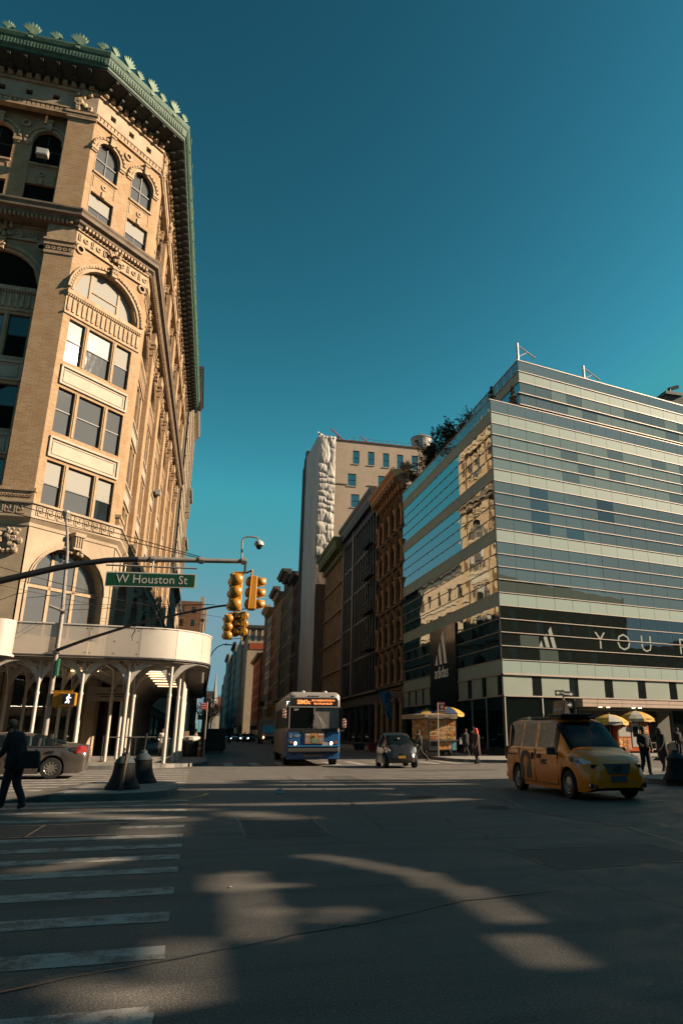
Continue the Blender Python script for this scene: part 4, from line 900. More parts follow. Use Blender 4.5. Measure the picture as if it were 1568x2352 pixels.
def facade(root, fr, L, z0, fls, cols, ww_, wh, wallm, fm=None, gm=None, margin=.4, sill=.9, kind='r', t=.3, w=0.0, pan=None, ledge=None, ledge_w=.18, pil=None, pilw=.3, hood=False, group=None, skip=0, top=None, pild=.12):
    """wall with windows: fls = list of floor levels (last = wall top)"""
    fm = fm or SASH; gm = gm or [GL_D]; holes = []; st = (L - 2 * margin) / cols; pos = []
    for k in range(len(fls) - 1):
        for c in range(cols):
            u = margin + st * (c + .5) - ww_ / 2; z = fls[k] + sill; h_ = min(wh, fls[k + 1] - z - .25)
            holes.append(('r', u, u + ww_, z, z + h_) if kind == 'r' else (kind, u, u + ww_, z, z + h_ - ww_ / 2)); pos.append((u, z, h_, k))
    m = M(); m.wall(fr, 0, L, z0, fls[-1], holes, w, t); m.build('wall', wallm, root)
    for u, z, h_, k in pos:
        a_, gms, gg = wmesh(ww_, h_, 'r' if kind == 'r' else 'a', fm); o = place('window', a_, root, fr.P(u, z, w - t + .06), fr.rz)
        q = random.choice(gm)
        if q.name not in gms: gms[q.name] = gg.mesh('pane', q)
        link('pane', gms[q.name], o)
    if ledge:
        for k in range(len(fls) - 1):
            m = M(); m.fb(fr, 0, L, fls[k] - .12, fls[k] + .06, w - .1, w + ledge_w); m.fb(fr, 0, L, fls[k] + .06, fls[k] + .18, w - .1, w + ledge_w * .5); m.build('string_course', ledge, root)
    if pil:
        for c in range(cols + 1):
            u = margin + st * c; m = M(); m.fb(fr, max(0, u - pilw / 2), min(L, u + pilw / 2), fls[0] + .18, fls[-1], w, w + pild); 
            for k in range(1, len(fls)): m.fb(fr, max(0, u - pilw / 2 - .05), min(L, u + pilw / 2 + .05), fls[k] - .4, fls[k] - .22, w, w + pild + .06)
            m.build('pilaster', pil, root)
    return st
def cornice(root, fr, L, z, h, proj, cm, n=12, ends=.0, name='cornice'):
    m = M(); k = h / 1.0
    path = [fr.P(-ends, 0)[:2], fr.P(L + ends, 0)[:2]]
    m.sweep(path, [(-.3, z), (.12, z), (.14, z + .3 * h), (proj * .35, z + .42 * h), (proj * .8, z + .58 * h), (proj * .82, z + .75 * h), (proj, z + .88 * h), (proj, z + h), (-.3, z + h)]); m.build(name, cm, root)
    if n:
        b = M().box(0, .22 * k, -proj * .78, .1, 0, .3 * h); b.box(0, .22 * k, -proj * .35, .1, -.35 * h, 0); bm_ = b.mesh('bracket', cm)
        for i in range(n): place('bracket', bm_, root, fr.P((i + .5) * L / n - .11 * k, z + .28 * h, 0), fr.rz)
def shell(root, fr, L, D, z1, m_, z0=0, inset=.36):
    m = M(); m.fb(fr, .02, L - .02, z0, z1, -D, -inset); return m.build('side_walls', m_, root)
def bldg(name, label, o, d, L, H, D, m_, side=None):
    fr = Frame(o, d); c = fr.P(L / 2, 0); t = thing(name, label, 'building', (c[0], c[1], 0)); shell(t, fr, L, D, H - .05, side or m_); return t, fr
def shopfront(root, fr, L, z1, m_, n=3, gl=None):
    m = M(); m.wall(fr, 0, L, 0, z1, [('r', .35 + i * (L - .3) / n, (i + 1) * (L - .3) / n, .5, z1 - 1.1) for i in range(n)], .02, .3); m.build('street_front', m_, root)
    for i in range(n): M().fb(fr, .35 + i * (L - .3) / n, (i + 1) * (L - .3) / n, .5, z1 - 1.1, -.24, -.2).build('shop_window', gl or SHG, root)
BRN = mat('brownstone', (.48, .28, .15), .8, var=.2, vs=2, bump=.4, bs=12, stain=.4, ss=1.5); DKB = mat('dark_stone', (.10, .075, .055), .85, var=.3, vs=1.6, bump=.4, stain=.4)
# --- brown building with pointed arches
y1 = 75.3; y0 = 65.05
t, fr = bldg('arcade_building', 'brown stone building with rows of pointed arches and columns beside the glass store', (18.2, y1), (0, -1), y1 - y0, 25.6, 14, DKB, mat('side_brick', (.11, .075, .055), .9, var=.2, vs=3))
fls = [6.0, 9.85, 13.75, 17.65, 21.4, 25.3]; L_ = y1 - y0; n = 4; st = L_ / n
for k in range(5):
    holes = [('p', (i + .5) * st - .75, (i + .5) * st + .75, fls[k] + .35, fls[k] + 2.35) for i in range(n)]
    m = M(); m.wall(fr, 0, L_, fls[k], fls[k + 1] if k < 4 else 25.6, holes, 0, .55); m.build('wall', brick_mat('dark_brown_brick', (.13, .085, .055), (.09, .06, .04), (.07, .05, .04), .5, .2, .015), t)
    m = M(); m.fb(fr, -.02, L_ + .02, fls[k] - .1, fls[k] + .14, -.1, .2); m.build('string_course', DKB, t)
    for i in range(n):
        c = (i + .5) * st; z = fls[k]
        m = M()
        for s_ in (-1, 1):
            # pointed hood in two leaning curves
            pts = []
            for q in range(9):
                f_ = q / 8; pts.append((c + s_ * .93 * (1 - f_ ** 1.7), z + 2.3 + 1.25 * math.sin(f_ * math.pi / 2)))
            for (ua, za), (ub, zb) in zip(pts, pts[1:]):
                m.prism([fr.P(ua, za, 0), fr.P(ub, zb, 0), fr.P(ub + s_ * -.0, zb - .17, 0), fr.P(ua - s_ * .17, za, 0)], [fr.P(ua, za, .24), fr.P(ub, zb, .24), fr.P(ub, zb - .17, .24), fr.P(ua - s_ * .17, za, .24)])
        m.lathe([(.02, z + 3.45), (.11, z + 3.6), (.05, z + 3.75), (.08, z + 3.85), (.01, z + 3.98)], 6, fr.P(c, 0, .12)[:2] + (0,)); m.build('arch_hood', BRN, t)
        if True:
            m = M(); p_ = fr.P(i * st + (.25 if i == 0 else 0), 0, .12)[:2] + (0,)
            m.lathe([(.26, z + .14), (.26, z + .34), (.19, z + .42), (.17, z + 1.75), (.24, z + 1.9), (.30, z + 2.12), (.30, z + 2.2), (.36, z + 2.26), (.36, z + 2.4)], 10, p_); m.build('column', BRN, t)
        window(t, fr, c - .72, z + .36, 1.44, 1.98, -.45, ('d',), .55)
m = M(); p_ = fr.P(L_ - .2, 0, .12)[:2] + (0,)
for k in range(5): z = fls[k]; m.lathe([(.26, z + .14), (.26, z + .34), (.19, z + .42), (.17, z + 1.75), (.24, z + 1.9), (.30, z + 2.12), (.30, z + 2.2), (.36, z + 2.26), (.36, z + 2.4)], 10, p_)
m.build('end_columns', BRN, t)['kind'] = 'stuff'
cornice(t, fr, L_, 25.5, 1.9, 1.35, BRN, 9); shopfront(t, fr, L_, 5.9, DKB, 3)
for i in range(5): M().lathe([(.3, .15), (.3, .4), (.24, .5), (.21, 4.2), (.3, 4.4), (.34, 4.7)], 10, fr.P(i * (L_ - .5) / 4 + .25, 0, .2)[:2] + (0,)).build('column', BRN, t)
# --- black cast-iron building
BLC = mat('black_cast_iron', (.030, .030, .032), .5, var=.3, vs=3, bump=.3, bs=8, spec=.5)
GRC = mat('grey_cast_iron', (.15, .14, .135), .55, var=.3, vs=4, bump=.3, bs=9)
y0 = 75.5; y1 = 95.4; L_ = y1 - y0
t, fr = bldg('cast_iron_building', 'black cast-iron building with slim columns and fire escapes between brown arches and green cornice', (18.2, y1), (0, -1), L_, 26.6, 16, BLC, mat('side_brick'))
facade(t, fr, L_, 5.9, [5.9, 10.1, 14.5, 18.6, 22.5, 26.4], 14, .95, 3.1, BLC, SASH, [GL_D], .3, .45, 'a', .4, ledge=GRC, ledge_w=.35, pil=BLC, pilw=.34, pild=.3)
cornice(t, fr, L_, 26.4, 2.7, 1.2, BLC, 24); shopfront(t, fr, L_, 5.7, BLC, 5)
for i, u in enumerate((6.9, 0.2)): M().fb(fr, u, u + .7, 5.9, 29.0, 0, .5).build('giant_pilaster', GRC, t)
def fire_escape(x, ya, yb, zs, l, side=-1):
    t = thing('fire_escape', l, 'fire escape', (x, ya, zs[0])); IR = BLC
    for k, z in enumerate(zs):
        m = M(); m.box(min(x, x + side * 1.0), max(x, x + side * 1.0), ya, yb, z, z + .06)
        for q in (z + .5, z + 1.0): m.box(x + side * 1.0 - .02, x + side * 1.0 + .02, ya, yb, q, q + .04)
        for i in range(9): yy = ya + (yb - ya) * i / 8; m.box(x + side * 1.0 - .015, x + side * 1.0 + .015, yy - .015, yy + .015, z, z + 1.04)
        for yy in (ya, yb): m.box(min(x, x + side * 1.0), max(x, x + side * 1.0), yy - .02, yy + .02, z + 1.0, z + 1.04)
        m.build('platform', IR, t)
        if k < len(zs) - 1:
            m = M()
            for s_ in (.2, .75): m.tube([(x + side * s_, ya + .4, z), (x + side * s_, yb - .5, zs[k + 1])], .035, 4)
            for i in range(9): f_ = (i + .5) / 9; m.box(x + side * .75 if side < 0 else x + .2, x + side * .2 if side < 0 else x + .75, ya + .35 + (yb - ya - .9) * f_, ya + .6 + (yb - ya - .9) * f_, z + (zs[k + 1] - z) * f_, z + (zs[k + 1] - z) * f_ + .03)
            m.build('stair', IR, t)
    return t
fire_escape(18.15, 76.2, 79.6, [10.4, 14.6, 18.7, 22.5], 'black iron fire escape on the black building beside the brown arches')
# --- light brown building with green cornice
LBR = mat('tan_stone', (.50, .36, .24), .8, var=.25, vs=2.0, bump=.3, stain=.4, ss=1.2); GRN2 = mat('green_cornice', (.16, .21, .09), .7, var=.3, vs=3, bump=.4, stain=.4)
y0 = 95.5; y1 = 111.5; L_ = y1 - y0
t, fr = bldg('green_cornice_building', 'tan stone building with heavy green cornice and four rows of narrow windows', (18.2, y1), (0, -1), L_, 26.0, 16, LBR, mat('side_brick'))
facade(t, fr, L_, 5.8, [5.8, 9.9, 14.1, 18.2, 22.2, 26.0], 9, .95, 3.1, LBR, SASH, [GL_D, GL_G], .4, .55, 'r', .35, ledge=LBR, ledge_w=.5, pil=LBR, pilw=.42, pild=.28)
cornice(t, fr, L_, 25.9, 2.5, 1.9, GRN2, 16); shopfront(t, fr, L_, 5.6, DKB, 4)
# --- tall beige building, scaffold wrapped
BEI = mat('beige_render', (.66, .51, .39), .9, var=.06, vs=1.2, bump=.2, bs=25, stain=.2, ss=.5)
t, fr = bldg('tall_beige_building', 'tall plain beige building showing its windowed side wall above the cornices', (37.5, 113.0), (-1, 0), 1, 1, 1, BEI)
bpy.data.objects.remove(t.children[0]); t.location = (18.8, 113.0, 0); OFF[t.name] = (18.8, 113.0, 0)
frs = Frame((18.8, 113.0), (1, 0)); K = 1.0463
M().box(18.9, 38, 113.5, 134, 0, 50.9).build('side_walls', BEI, t)
wins = [(K * x0, K * x1, 1.5 + K * (z0 - 1.5), 1.5 + K * (z1 - 1.5)) for x0, x1, z0, z1 in ((21.4, 22.5, 44.8, 47.2), (24.0, 25.1, 44.8, 47.3), (26.6, 27.7, 44.7, 47.3), (29.1, 30.2, 44.7, 47.3), (31.7, 32.8, 44.7, 47.4), (34.3, 35.4, 44.8, 47.5), (20.6, 22.0, 40.8, 43.0), (25.8, 27.1, 41.0, 43.1), (21.2, 22.6, 37.1, 39.4))]
m = M(); m.wall(frs, 0, 19.2, 20, 51.0, [('r', a_ - 18.8, b_ - 18.8, c_, d_) for a_, b_, c_, d_ in wins], 0, .35); m.build('wall', BEI, t)
BLW = glass_mat('glass_blue', (.02, .05, .06), .25)
GLD_ = {'b': BLW}
for a_, b_, c_, d_ in wins:
    mm = M(); mm.v = []; sm = sash_mesh(b_ - a_, d_ - c_); o = place('window', sm.mesh('window', SASH), t, (a_, 113.28, c_)); link('pane', M().box(.05, b_ - a_ - .05, -.01, .01, .05, d_ - c_ - .05).mesh('pane', BLW), o)
    M().box(a_ - .1, b_ + .1, 112.9, 113.0, c_ - .14, c_).build('sill', BEI, t)
m = M(); m.box(19.6, 21.4, 112.93, 113.0, 42.7, 42.9); m.box(25, 26.8, 112.93, 113.0, 42.8, 43.0); m.build('lintel_scar', DKB, t)
m = M(); m.box(18.8, 38, 112.85, 113.2, 51.0, 51.15); m.build('parapet_cap', mat('brick_cap', (.2, .08, .05), .8), t)
# roof gear
rt = thing('roof_railing', 'thin grey railing along the roof edge of the tall beige building', 'railing', (22, 114, 51.15))
m = M()
for z in (51.7, 52.2): m.tube([(22.0, 114, z), (36, 114, z)], .035, 4)
for i in range(12): m.tube([(22 + i * 1.27, 114, 51.1), (22 + i * 1.27, 114, 52.2)], .035, 4)
m.build('rails', mat('grey_paint', (.15, .18, .22), .5), rt)
for x, s_, l in ((19.6, 1.5, 'red steel roof winch frame at the left corner of the tall beige building'), (24.6, 1.0, 'smaller red roof winch frame behind the railing of the tall beige building')):
    t2 = thing('roof_winch', l, 'winch', (x, 113.6, 51.1)); RM = mat('red_steel', (.35, .03, .03), .5)
    m = M(); m.tube([(x - .8 * s_, 113.6, 51.1 + 1.5 * s_), (x + .9 * s_, 113.6, 51.1)], .09 * s_, 4); m.build('boom', RM, t2)
    m = M(); m.tube([(x - .2, 113.6, 51.1), (x + .1, 113.6, 52.0)], .07, 4); m.tube([(x + .4, 113.9, 51.1), (x + .1, 113.6, 52.0)], .07, 4); m.build('stand', RM, t2)
# water tower
wt = thing('water_tower', 'white wooden rooftop water tower with conical cap behind the beige building', 'water tower', (36.0, 116, 51)); WW = mat('white_stave', (.55, .53, .50), .8, var=.1, vs=6, stain=.4, ss=1)
m = M(); m.lathe([(1.9, 50.8), (1.95, 54.2)], 22, (36.0, 116, 0)); m.build('tank', WW, wt)
for i in range(7): m = M(); m.lathe([(1.97, 51 + i * .46), (1.97, 51.05 + i * .46)], 22, (36.0, 116, 0)); m.build('hoop', mat('grey_paint'), wt)
m = M(); m.lathe([(2.08, 54.15), (2.0, 54.3), (.3, 55.1), (.02, 55.15)], 22, (36.0, 116, 0)); m.build('roof', mat('rusty_cap', (.42, .2, .07), .7, var=.3), wt)
M().lathe([(.12, 55.1), (.16, 55.3), (.02, 55.7)], 8, (36.0, 116, 0)).build('finial', MATS['rusty_cap'], wt)
# --- scaffold wrap
WRAP = mat('grey_netting', (.85, .80, .76), .85, var=.12, vs=1.5, stain=.25, ss=.4, stretch=.08)
TARP = mat('white_tarp', (.72, .65, .58), .6, var=.08, vs=2)
sc = thing('wrapped_scaffold', 'tall scaffold wrapped in pale grey netting with a bulging white tarp column', 'scaffold', (16.4, 112, 0))
def cloth(pts, W, H, nu, nv, f, name, mm, parent, smooth=True):
    """pts(u,v)->world; f(u,v)->outward bulge"""
    m = M(); vs = [pts(i / nu, j / nv, f(i / nu * W, j / nv * H)) for j in range(nv + 1) for i in range(nu + 1)]
    m.add(vs, [(j * (nu + 1) + i, j * (nu + 1) + i + 1, (j + 1) * (nu + 1) + i + 1, (j + 1) * (nu + 1) + i) for j in range(nv) for i in range(nu)]); return m.build(name, mm, parent, smooth)
nz = lambda x, y, s=1.0: noise.noise(Vector((x * s, y * s, 3.1)))
cloth(lambda a_, b_, d_: (16.4 - d_, 130 - 18 * a_, b_ * (54 - 2.0 * a_)), 18, 54, 60, 90, lambda x, y: .12 * nz(x, y * .1, 1.7) + .05 * nz(x, y, 2), 'netting', WRAP, sc)
cloth(lambda a_, b_, d_: (16.4 + 2.4 * a_, 112 - d_, b_ * 30), 2.4, 30, 14, 60, lambda x, y: .1 * nz(x, y * .3, 2), 'netting', mat('dark_netting_brown', (.20, .165, .135), .9, var=.2, vs=2), sc)
def puff(x, y):
    k = 0
    for c_, ph, wd in ((.75, 0, 1.0), (2.0, .8, .9)):
        s_ = y / (1.75 + .25 * math.sin(y * .31 + ph)) + ph + .5 * nz(x, y, .45); a_ = abs(math.sin(math.pi * s_)); b_ = max(0, 1 - ((x - c_ - .25 * nz(1, y, .6)) / wd) ** 2)
        k = max(k, (a_ ** .5) * b_ ** .5)
    return .1 + .27 * k + .07 * nz(x * 3, y * .8, 1) + .03 * nz(x * 9, y * 2, 1) + .02 * nz(x * 3 + y * 6, y * 9, 1)
cloth(lambda a_, b_, d_: (16.25 + 2.8 * a_, 111.9 - d_, 29.5 + b_ * 21.5), 2.8, 21.5, 40, 200, puff, 'tarp', TARP, sc)
cloth(lambda a_, b_, d_: (16.2 - d_ * .5 + b_ * .3, 112.3 - 2.5 * a_ + 2.2, 29.5 + b_ * 21.7), 1, 21.5, 8, 120, lambda x, y: .3 * abs(math.sin(y / 2.1 * math.pi)) * .5, 'tarp_edge', TARP, sc)
cloth(lambda a_, b_, d_: (16.1 + 2.9 * a_ * (1 - .12 * b_), 111.5 + 2 * b_ - d_, 50.6 + b_ * (1.9 - 1.4 * a_)), 2.9, 2, 20, 10, lambda x, y: .15 * nz(x * 3, y * 2, 1), 'tarp_top', TARP, sc)
M().box(16.9, 18.7, 112.6, 129.8, 0, 50.5).build('inner_frame', DARK, sc)
m = M()
for k in range(24): m.tube([(18.95, 112.7, k * 2.1), (16.3, 111.7, k * 2.1)], .03, 4) if k < 14 else None
stuff(m.build('tubes', mat('grey_paint'), sc))
# dark netting scaffold beyond, roofline stepping
dn = thing('dark_scaffold', 'scaffold shrouded in black netting just beyond the pale wrapped one', 'scaffold', (16.4, 135, 0))
m = M(); 
for i, (ya, yb, z) in enumerate(((130.1, 131.5, 55.5), (131.5, 133.2, 54.6), (133.2, 135.2, 53.2))): m.box(16.35, 20, ya, yb, 0, z)
m.build('netting', mat('black_netting', (.010, .012, .016), .9, var=.2, vs=2), dn)
m = M()
for i in range(8): m.tube([(16.5, 130.4 + i * .6, 52.5), (16.5, 130.4 + i * .6, 56.3 - i * .45)], .05, 4)
stuff(m.build('tubes', BLC, dn))
# --- farther buildings on the right
def simple(name, label, x, y0, y1, H, wallm, cols, pitch, ww_=1.2, wh=2.2, cm=None, proj=1.0, ch=1.4, ledge=None, D=14, sidem=None, kind='r', base_=5.0, gm=None, pil=None, nbk=8, left=False, S=None):
    L_ = y1 - y0; d = (0, 1) if left else (0, -1); o = (x, y0) if left else (x, y1)
    t, fr = bldg(name, label, o, d, L_, H, D, wallm, sidem)
    nf = max(2, round((H - base_ - .4) / pitch)); p_ = (H - .4 - base_) / nf
    facade(t, fr, L_, base_, [base_ + i * p_ for i in range(nf)] + [H], cols, ww_, wh, wallm, SASH, gm or [GL_D], .4, .8, kind, .3, ledge=ledge, pil=pil)
    if cm: cornice(t, fr, L_, H, ch, proj, cm, nbk)
    shopfront(t, fr, L_, base_, DKB, 4)
    return t, fr
BR1 = brick_mat('red_brown_brick', (.17, .065, .04), (.12, .05, .035), (.1, .07, .05), .6, .22, .02)
DKG = mat('dark_grey_stone', (.10, .10, .10), .8, var=.25, vs=1.4); TAN = mat('tan_limestone', (.42, .33, .235), .85, var=.12, vs=1.2, stain=.3); CRM2 = mat('cream_stone', (.48, .40, .31), .85, var=.1, vs=1, stain=.25)
REDB = brick_mat('red_brick', (.42, .085, .03), (.33, .06, .025), (.25, .1, .06), .6, .22, .02, stain=.2)
DCN = mat('dark_cornice', (.05, .05, .055), .7); ORB = brick_mat('orange_brick', (.30, .14, .07), (.24, .11, .055), (.2, .13, .09), .6, .22, .02)
for nm, lb, x, a_, b_, H, mm, cm_, lg, cols_n, pj in (('brick_office_building', 'dark red brick building with grey stone bands beyond the black netting', 17.0, 139, 148, 31.4, BR1, DKG, DKG, 4, 1.4), ('tan_loft_building', 'narrow tan stone loft between dark brick neighbours, right side of the avenue', 17.3, 148.1, 158, 33.4, TAN, DCN, CRM2, 4, 1.9), ('slate_building', 'grey stone building with jutting dark cornice, right side of the avenue', 17.3, 158.1, 170, 36.2, DKG, DCN, TAN, 5, 2.0), ('cream_loft_building', 'cream stone loft whose edge catches light halfway down the right side', 17.0, 170.1, 183, 33.2, CRM2, TAN, TAN, 5, 1.3), ('banded_brick_building', 'orange brick building with pale bands, right side before the red one', 17.4, 183.1, 198, 37.0, ORB, DKG, CRM2, 6, 1.6), ('iron_loft_building', 'dark iron-fronted loft down the right side', 17.2, 198.1, 212, 34.0, BLC, TAN, TAN, 6, 1.5), ('corner_brick_building', 'brown brick loft just before the bright red brick building', 17.5, 212.1, 227.5, 37.0, BR1, TAN, TAN, 6, 1.4)):
    simple(nm, lb, x, a_, b_, H, mm, cols_n, 3.9, cm=cm_, proj=pj, ledge=lg, pil=lg if nm[0] in 'sct' else None)
t, fr = simple('red_brick_building', 'bright red brick building with lit side wall down the avenue', 17.0, 228, 262, 24.6, REDB, 10, 3.9, cm=mat('gold_cornice', (.36, .22, .10), .7, var=.2), proj=1.3, ch=1.2, ledge=TAN)
t['label'] = 'low bright red brick building with white diamond ornament on its lit side'
m = M(); f2 = Frame((17.0, 228.0), (1, 0)); m.fb(f2, -.1, 3.5, 3, 26, -.1, .1); m.build('brick_side', REDB, t)
m = M()
for z in (7.2, 10.4, 21.2, 24.2): m.fb(f2, -.15, 3.5, z, z + .4, .1, .3)
m.build('brick_band', TAN, t)
m = M()
for q in range(4): m.fpoly(f2, [(1.0, 13.2 + q * .9), (1.35, 13.7 + q * .9), (1.0, 14.2 + q * .9), (.65, 13.7 + q * .9)], .1, .2)
m.build('diamond_ornament', CRM2, t)
t, fr = simple('tall_corner_building', 'tall pale building with dark bracketed cornice and brick upper side wall', 16.2, 290, 325, 37.5, TAN, 10, 4.0, cm=None, D=12, sidem=mat('grey_brick_side', (.30, .25, .21), .9, var=.1))
f2 = Frame((16.2, 290), (1, 0)); facade(t, f2, 10.5, 36, [36.0, 41.0], 4, 1.6, 2.6, TAN, w=.2)
M().box(16.3, 26.5, 290.2, 325, 36, 41).build('attic', TAN, t)
m = M(); m.sweep([(16.2, 325), (16.2, 290), (26.8, 290)][::1], [(-.3, 41), (.3, 41), (1.4, 42.2), (1.5, 43.2), (-.3, 43.2)]); m.build('cornice', mat('dark_cornice'), t)
for i in range(5):
    m = M(); m.fb(f2, i * 2.5, i * 2.5 + .7, 39.0, 41.4, .2, 1.0); m.build('bracket', CRM2, t)
m = M(); m.fb(f2, .5, 10.5, 33.8, 36.2, -.1, .25); m.build('brick_band', REDB, t)
m = M(); m.box(15.9, 19, 288, 290, 0, 33); m.build('quoin_tower', TAN, t)
for nm, lb, x, a_, b_, H, mm, cm_ in (('pale_building', 'pale stone building behind the tall dark-corniced one', 15.2, 326, 372, 43, CRM2, None), ('pier_building', 'cream building with lit south face, farther down the right side', 14.6, 373, 410, 45, TAN, 'dark_cornice'), ('dark_narrow_building', 'narrow dark building between cream ones far down the avenue', 14.2, 411, 450, 44, DKG, None), ('cupola_building', 'cream building with flat roofed tower far down the right side', 14.0, 451, 500, 47, CRM2, 'gold_cornice'), ('low_pale_building', 'grey stone building last on the right before the church', 14.6, 501, 560, 42, TAN, None), ('brown_far_building', 'brown brick building at the far right end of the avenue', 15.6, 561, 640, 40, BR1, None)):
    t, fr = simple(nm, lb, x, a_, b_, H, mm, 8, 5.0, 2.2, 2.6, MATS[cm_] if cm_ else None, 1.3, 1.5, D=12)
    f2 = Frame((x, a_), (1, 0)); facade(t, f2, 3.2, 6, [6 + q * 4.6 for q in range(int((H - 6) / 4.6))] + [H], 1, 1.2, 2.2, mm, w=.4)
# grace church spire and buildings closing the avenue
ch = thing('church', 'pale stone church with tall thin spire closing the far end of the avenue', 'church', (12.8, 800, 0)); ST = mat('church_stone', (.42, .38, .33), .9, var=.1)
m = M(); m.box(9.3, 16.3, 800, 812, 0, 30); m.build('tower', ST, ch); M().box(2, 26, 806, 850, 0, 19).build('nave', CRM2, ch)
m = M(); m.lathe([(3.4, 30), (1.5, 46), (.1, 66)], 8, (12.8, 806, 0)); m.build('spire', ST, ch)
m = M(); m.prism([(2, 806, 19), (26, 806, 19), (26, 850, 19), (2, 850, 19)], [(2, 828, 27), (26, 828, 27), (26, 829, 27), (2, 829, 27)]); m.build('roof', DKG, ch)
for sx in (-1, 1):
    for sy in (-1, 1): M().lathe([(.6, 30), (.5, 35), (.05, 40)], 6, (12.8 + sx * 3, 806 + sy * 5, 0)).build('pinnacle', ST, ch)
for nm, lb, a_, b_, y, H, mm in (('apartment_tower', 'brick apartment tower behind the church spire', 3.5, 13, 900, 50, BR1), ('apartment_building', 'brick apartment building with white windows right of the spire', 13, 30, 880, 42, REDB), ('grey_tower', 'dark grey tower peeping above the avenue end right of the spire', 24, 32, 960, 62, DKG)):
    t = thing(nm, lb, 'building', ((a_ + b_) / 2, y, 0)); M().box(a_, b_, y + .5, y + 20, 0, H - .1).build('side_walls', mm, t); facade(t, Frame((a_, y), (1, 0)), b_ - a_, 0, [0, 20] + [20 + q * 5 for q in range(1, int((H - 20) / 5))] + [H], 4, 1.6, 2.4, mm, CRM2, [GL_W], .5, 1.2, 'r', .4)
# --- left side beyond the corner building
t, fr = simple('tower_building', 'very tall building with dark overhanging cornice right behind the green-corniced one', -8.4, 163, 187, 87.0, TAN, 8, 4.4, cm=mat('dark_cornice'), proj=2.4, ch=2.0, ledge=CRM2, left=True, D=3.5, nbk=18)
t, fr = simple('dentil_building', 'tall pale building with square tan dentilled cornice, left side of the avenue', -8.6, 188, 212, 89.0, CRM2, 8, 4.6, cm=TAN, proj=1.5, ch=2.2, ledge=TAN, left=True, D=3.5, nbk=22, pil=CRM2)
simple('loft_building', 'lower loft building between the green-corniced corner building and the towers', -6.4, 98, 162, 25.5, LBR, 16, 4.1, cm=DKG, proj=.8, ledge=CRM2, left=True, D=18)
for z in (50.5, 64.5):
    m = M(); m.fb(fr, 0, 12, z, z + .8, 0, 1.5); m.fb(fr, 0, .6, z - 4.5, z, 0, 1.0); m.fb(fr, 5.6, 6.4, z - 4.5, z, 0, 1.0); m.fb(fr, 11.4, 12, z - 4.5, z, 0, 1.0); m.build('balcony', TAN, t)
t, fr = simple('brick_walkup', 'brick building with fire escapes beyond the sidewalk shed', -2.4, 215, 245, 39, BR1, 8, 3.8, left=True, D=14, sidem=brick_mat('side_red_brick', (.26, .13, .08), (.2, .1, .06), (.2, .15, .1), .6, .22, .02), cm=TAN, proj=.8)
fs = Frame((-16, 215), (1, 0)); facade(t, fs, 13.5, 4, [4 + 3.8 * q for q in range(9)] + [38.5], 4, 1.1, 2.0, MATS['side_red_brick'], w=.3)
fire_escape(-2.3, 217, 222, [22, 26, 30, 34], 'fire escape on the avenue front of the brick walk-up', 1)
simple('far_left_building', 'grey stone building peeping past the brick walk-up on the left', -1.6, 246, 300, 41, CRM2, 8, 4.2, left=True, cm=TAN, proj=.8, D=14)
simple('distant_left_building', 'low dark building far down the left side', -3, 301, 420, 20, DKG, 8, 4.5, left=True, D=14)
simple('last_left_building', 'low tan building at the far left end of the avenue', -4, 500, 700, 22, TAN, 8, 5, left=True, D=14)
# dark building far right behind the store
t = thing('dark_rooftop_building', 'dark grey building with roof duct at the far right behind the glass store', 'building', (75, 80, 0)); M().box(62.8, 95, 80, 100, 0, 49.3).build('wall', DKG, t)
m = M(); m.box(62.5, 65.4, 79.6, 82, 49.3, 49.8)
for i in range(10): M().box(63 + i * 3, 63.06 + i * 3, 79.93, 80, 30, 49.2).build('panel_joint', MUL, t)
m.tube([(63.8, 80.5, 49.6), (63.8, 80.5, 50.6), (65.4, 80.5, 51.2)], .3, 6); m.build('roof_duct', MUL, t)

# ================================================================== OFF-FRAME NEIGHBOURS (they cast the street's shade and stand in the reflections)
SHB = brick_mat('neighbour_brick', (.22, .13, .09), (.17, .1, .07), (.15, .12, .1), .5, .2, .02)
def neighbour(label, x0, x1, y0, y1, H, mm, faces=('N',)):
    t = thing('brick_block', label, 'building', ((x0 + x1) / 2, (y0 + y1) / 2, 0)); M().box(x0 + .4, x1 - .4, y0 + .4, y1 - .4, 0, H).build('inner_block', mm, t)
    for f_ in faces:
        fr, L_ = {'N': (Frame((x1, y1), (-1, 0)), x1 - x0), 'S': (Frame((x0, y0), (1, 0)), x1 - x0), 'E': (Frame((x1, y0), (0, 1)), y1 - y0), 'W': (Frame((x0, y1), (0, -1)), y1 - y0)}[f_]
        facade(t, fr, L_, 0, [0] + [5 + 4 * q for q in range(int((H - 6) / 4))] + [H], max(2, int(L_ / 5)), 1.8, 2.6, mm, TRIM, [GL_D], .5, .8, 'r', .35)
    return t

t = neighbour('brick block across the street whose shadow fills the crossing', 48, 75, -60, 15.0, 20.6, SHB, ('N', 'W'))
def screen(t, x, ya, yb, z0, top, gap, cs, nm):
    """added unseen shadow mask: columns of boxes with holes shaped to cast sun patches on the road"""
    m = M()
    for i in range(int((yb - ya) / cs)):
        y = ya + i * cs; zt = top(y); z = z0; run = None
        while z < zt + cs:
            o_ = gap(y + cs / 2, z + cs / 2) or z >= zt
            if not o_ and run is None: run = z
            if o_ and run is not None: m.box(x, x + .2, y, y + cs, run, z); run = None
            z += cs
    return stuff(m.build(nm, SHB, t))
def seg_d(y, z, a_, b_):
    dy, dz = b_[0] - a_[0], (b_[1] - a_[1]) * 2; py, pz = y - a_[0], (z - a_[1]) * 2; u = max(0, min(1, (py * dy + pz * dz) / (dy * dy + dz * dz + 1e-9))); return math.hypot(py - u * dy, pz - u * dz)
